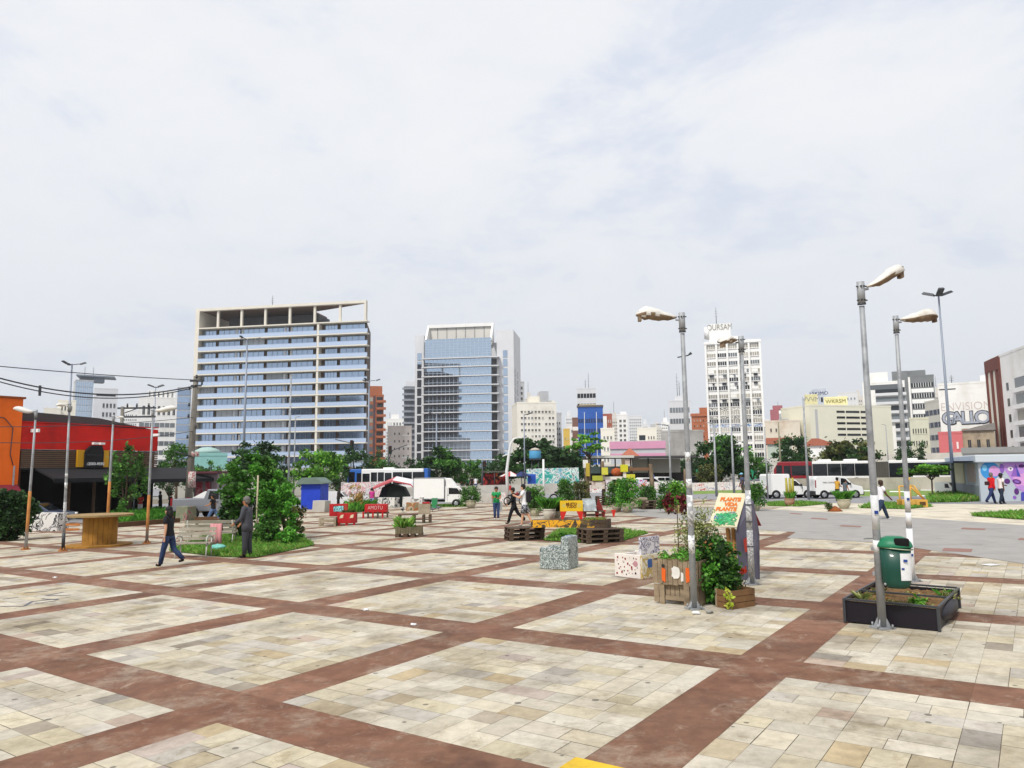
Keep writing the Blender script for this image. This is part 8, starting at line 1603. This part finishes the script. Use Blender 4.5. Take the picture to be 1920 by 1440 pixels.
    tm = topm or cloth(top); f = fat; m = MB(); hem = -.105 if jacket else -.05; C_ = lambda z, x=0: pel+Vector((ln*max(0, z)/.225+x, 0, z)); j_ = .006 if jacket else 0
    loft(m, [(C_(hem), (.074+j_)*f, (.098+j_)*f), (C_(-.0), (.075+j_)*f, (.099+j_)*f), (C_(.09), (.066+j_)*f, (.084+j_)*f), (C_(.19), (.077+j_)*f, (.099+j_)*f), (C_(.245), (.07+j_)*f, (.112+j_)*f), (C_(.285), .05*f, .085*f), (C_(.305), .034, .045)])
    for sh, el, wr, pa, d in ar:
        s_ = 1 if sh.y > 0 else -1; sh0 = sh+Vector((0, -.03*s_, .008))
        if sleeves < 1: e_ = sh.lerp(el, sleeves); m.tube([sh0*S, sh*S, sh.lerp(e_, .5)*S, e_*S], [.04*S, .042*S, .038*S, .037*S], 10)
        else: m.tube([sh0*S, sh*S, sh.lerp(el, .5)*S, el*S, el.lerp(wr, .5)*S, wr*S], [.042*S, .044*S, .038*S, .035*S, .031*S, .027*S], 10)
    m.build('jacket' if jacket else 'shirt', tm, t)
    bm = bottomm or cloth(bottom); m = MB(); loft(m, [(C_(-.075), .07*f, .088*f), (C_(-.045), .078*f, .098*f), (C_(.0), .072*f, .094*f), (C_(.035), .064*f, .084*f)])
    for hip, kn, an, toe, heel in lg:
        h0 = hip+Vector((0, 0, .0)); md = hip.lerp(kn, .45)
        if shorts: m.tube([h0*S, md*S, (kn+Vector((0, 0, .02)))*S], [.062*f*S, .062*f*S, .06*S], 12)
        else: m.tube([h0*S, md*S, kn*S, kn.lerp(an, .4)*S, (an+Vector((0, 0, -.005)))*S], [.06*f*S, .056*f*S, .046*S, .043*S, .036*S], 12)
    m.build('shorts' if shorts else 'trousers', bm, t)
    for hip, kn, an, toe, heel in lg: skin('shoe', sc([heel, toe+Vector((.012, 0, .0))]), [(0, 1)], sr([.026, .022]), cloth(shoes), t)
    # hair
    hm = hair_m[hair]; m = MB(); c = sku+Vector((-.012, 0, .022)); m.blob(tuple(c*S), (.062*S, .062*S, .056*S), 2); m.blob(tuple((sku+Vector((-.026, 0, -.008)))*S), (.044*S, .059*S, .055*S), 2)
    if long_hair: m.blob(tuple((nek+Vector((-.035, 0, .03)))*S), (.04*S, .062*S, .095*S), 2); m.blob(tuple((nek+Vector((-.0, .045, .04)))*S), (.022*S, .02*S, .07*S), 2); m.blob(tuple((nek+Vector((-.0, -.045, .04)))*S), (.022*S, .02*S, .07*S), 2)
    m.build('hair', hm, t)
    if cap: m = MB(); m.blob(tuple((sku+Vector((-.004, 0, .034)))*S), (.066*S, .064*S, .05*S), 2); m.box(((sku.x+.07)*S, 0, (sku.z+.024)*S), (.06*S, .08*S, .008*S)); m.build('cap', cloth(cap), t)
    if bag == 'backpack': m = MB(); m.box(tuple((che+Vector((-.125, 0, -.06)))*S), (.11*S, .17*S, .27*S)); m.build('backpack_strap', cloth('#1a1a1c'), t, bevel=.03*S)
    if bag == 'shoulder': m = MB(); m.box(tuple((che+Vector((-.12, .02, -.09)))*S), (.16*S, .08*S, .12*S)); m.build('shoulder_bag_strap', cloth('#3a2228'), t, bevel=.02*S)
    if watch: w_ = ar[0][2]; m = MB(); m.blob(tuple(w_*S), (.024*S, .024*S, .012*S), 1); m.build('watch', chrome, t)
    return t, S, ar
def people():
    P = person
    P('woman in black shirt and dark jeans walking past the pale bench', (315, 1061), 110, 172, '#1d1d22', '#2a3a5c', 'light', 'black', ((15, 4), (-14, 34)), ((-8, 12), (10, 18)), .6, long_hair=True, detail=True, fat=1.02, watch=True, shoes='#0f0f10')
    t, S, ar = P('man in dark grey suit and white shirt standing on the grass edge', (462, 1045), 111, 176, '#46484f', '#3c3e44', 'tan', 'grey', ((3, 3), (-3, 3)), ((12, 44), (8, 40)), 1.0, jacket=True, detail=True, fat=1.12)
    m = MB(); m.box((.085*S, 0, .765*S), (.03*S, .055*S, .12*S)); m.build('white_shirt', cloth('#dcdcdc'), t, bevel=.008*S); m = MB(); m.box((.102*S, 0, .755*S), (.008*S, .016*S, .11*S)); m.build('tie', cloth('#2a2c3a'), t)
    P('man in black top and blue jeans striding behind the bench', (399, 981), 56, 178, '#1b1b1f', '#52698f', 'tan', 'black', ((28, 4), (-28, 14)), ((20, 60), (-14, 20)), .5)
    P('seated dark person in light blue on the far side of the old bench', (419, 1000), 62, 200, '#7fa5c9', '#4a3f3a', 'dark', 'black', ((80, 80), (80, 85)), ((25, 60), (25, 60)), .6, seat=True)
    t, S, ar = P('woman in green shirt and jeans looking at her phone', (931, 974), 60, -92, '#1f9150', '#33466e', 'tan', 'black', ((3, 3), (-4, 4)), ((15, 75), (18, 85)), .5, detail=True, fat=1.1, shoes='#c9c9c9')
    m = MB(); m.box((.19*S, 0, .72*S), (.02*S, .05*S, .09*S)); o = tag(m.build('phone', cloth('#1a1a1e')), 'phone held by the woman in green', 'phone'); o.matrix_world = Matrix.Translation(t.location) @ Matrix.Rotation(t.rotation_euler.z, 4, 'Z')
    q = G(938, 973); m = MB(); m.box((0, 0, .62), (.22, .1, .5)); o = tag(m.build('shopping_bag', mat('white_plastic', '#e6e6e3'), bevel=.03), 'white plastic bag hanging at the side of the woman in green', 'bag'); o.location = q
    P('person in all black clothes walking close before the boy with the backpack', (964, 982), 68, 172, '#141416', '#141416', 'tan', 'black', ((22, 6), (-26, 24)), ((10, 40), (-8, 20)), 1.0)
    P('boy in white shirt and patterned shorts carrying a black backpack', (984, 986), 77, 170, '#e8e8ea', '#333842', 'light', 'black', ((10, 4), (-16, 10)), ((30, 85), (28, 80)), .6, shorts=True, bag='backpack', shoes='#8a8a8a', bottomm=ramp_mat('leaf_print', [(0, '#2a2c36'), (.5, '#30323c'), (.54, '#cfd0d6'), (.62, '#343641'), (.68, '#bfc0c8')], 14, det=3, dist=1))
    P('person in bright pink top behind the long red pallet box', (697, 954), 38, 92, '#c23a8a', '#8fa5c4', 'tan', 'black', ((4, 2), (-4, 4)), ((5, 10), (5, 10)), .6)
    P('dark clothed person standing before the white van by the blue tent', (634, 957), 44, 20, '#2f2b26', '#1f1f22', 'dark', 'black', ((5, 4), (-6, 6)), ((20, 50), (10, 20)), 1.0)
    P('man in white shirt and jeans striding right behind the lamp with litter bin', (1654, 974), 75, 5, '#e6e3e6', '#2b3a52', 'dark', 'brown', ((26, 6), (-20, 30)), ((-18, 15), (20, 25)), .5, shoes='#dcdcdc')
    P('man in yellow shirt and black trousers before the second small van', (1571, 940), 44, 20, '#c99a3a', '#1d1b1c', 'tan', 'black', ((8, 4), (-10, 10)), ((20, 60), (15, 60)), .5)
    P('man in grey shirt beside the one in yellow above the wide pot', (1586, 942), 43, 10, '#5b646c', '#4a4a4a', 'tan', 'black', ((8, 4), (-8, 8)), ((-5, 10), (10, 10)), .5)
    P('man in red jacket with a shoulder bag passing the face mural', (1861, 945), 59, 8, '#c4161e', '#232f5a', 'tan', 'grey', ((20, 4), (-26, 14)), ((12, 30), (-10, 20)), 1.0, bag='shoulder')
    P('man with dark cap and striped shirt next to the one in red jacket', (1879, 945), 57, 8, '#cfc6c4', '#232c3e', 'dark', 'black', ((16, 4), (-10, 8)), ((15, 60), (-10, 15)), .6, cap='#1e2236', topm=ramp_mat('striped_cloth', [(0, '#d9d2d2'), (.35, '#3a3038'), (.6, '#d9d2d2')], 5, 'WAVE', stretch=(0, 0, 1)))
    P('man in white shirt standing among the bushes behind the yellow bench', (1083, 945), 40, 180, '#dfdfe2', '#4a4a50', 'dark', 'black', ((4, 2), (-4, 4)), ((8, 15), (8, 15)), .6)
    P('man with light blue cap behind the marker scrawled lamp post', (1394, 936), 48, 180, '#4a4f66', '#4a4038', 'dark', 'black', ((6, 2), (-6, 4)), ((8, 15), (8, 15)), .6, cap='#7db5d0')
    for px, py, h, f, tc, bc, lab in ((870, 921, 27, 200, '#d9cfd4', '#3a3c46', 'pedestrian in pale top near the market, first from the trees'), (877, 922, 27, 100, '#2f7a4f', '#3a4a6a', 'pedestrian in green top near the market stall'), (885, 921, 28, 90, '#222226', '#2a2a30', 'pedestrian in black near the market stall'), (892, 922, 29, 80, '#e2e0e2', '#42557a', 'pedestrian in white shirt next to the traffic light'), (866, 920, 25, 0, '#b5483f', '#33333c', 'pedestrian in red top under the trees by the market')):
        P(lab, (px, py), h, f, tc, bc, 'tan', 'black', ((12, 4), (-12, 10)), sleeves=.6)
    P('person in red shirt standing under the black awning', (241, 964), 42, -80, '#b5262e', '#2a2a33', 'tan', 'black', ((3, 2), (-3, 2)), ((8, 20), (8, 20)), .6)
    P('person with light blue cap, red top and white trousers by the awning', (262, 966), 40, -60, '#c43a36', '#d9d6d6', 'tan', 'black', ((8, 4), (-8, 6)), ((25, 60), (25, 60)), .6, cap='#8fc0dc')
    P('dark figure standing under the far end of the awning', (300, 962), 40, 180, '#1d1d20', '#1a1a1d', 'dark', 'black', ((3, 2), (-3, 2)), sleeves=1.0)
    P('dark figure near the pickup under the awning edge', (318, 964), 38, 0, '#2a2730', '#1c1c20', 'tan', 'black', ((3, 2), (-3, 2)), sleeves=1.0)
    t, S, ar = P('rider in black with helmet on the moving motorcycle', MOTO2+Vector((0, 0, .42)), 42, R(0), '#1a1a1c', '#1c1c20', 'tan', 'black', ((70, 75), (70, 75)), ((45, 15), (45, 15)), 1.0, seat=True); t.rotation_euler.z = .2; t['label'] = 'rider in black with helmet on the moving motorcycle'
    m = MB(); m.blob((.03*S, 0, (.30+.02+.315+.10)*S), (.085*S, .08*S, .085*S), 2); m.build('helmet', mat('helmet_black', '#141416', .25, .05, coat=.5), t)
people()
# ------------------------------------------------------------------ thin city haze
def haze():
    m = bpy.data.materials.new('haze'); m.use_nodes = True; nt = m.node_tree; nt.nodes.remove(nt.nodes['Principled BSDF']); v = nt.nodes.new('ShaderNodeVolumePrincipled'); v.inputs['Color'].default_value = (.93, .96, 1, 1); v.inputs['Density'].default_value = .0002; v.inputs['Anisotropy'].default_value = .3
    nt.links.new(v.outputs[0], nt.nodes['Material Output'].inputs['Volume'])
    o = tag(MB().bb(-950, 950, -420, 1550, -60, 130).build('haze', m), 'thin pale haze in the city air', None, None, 'stuff')
haze()
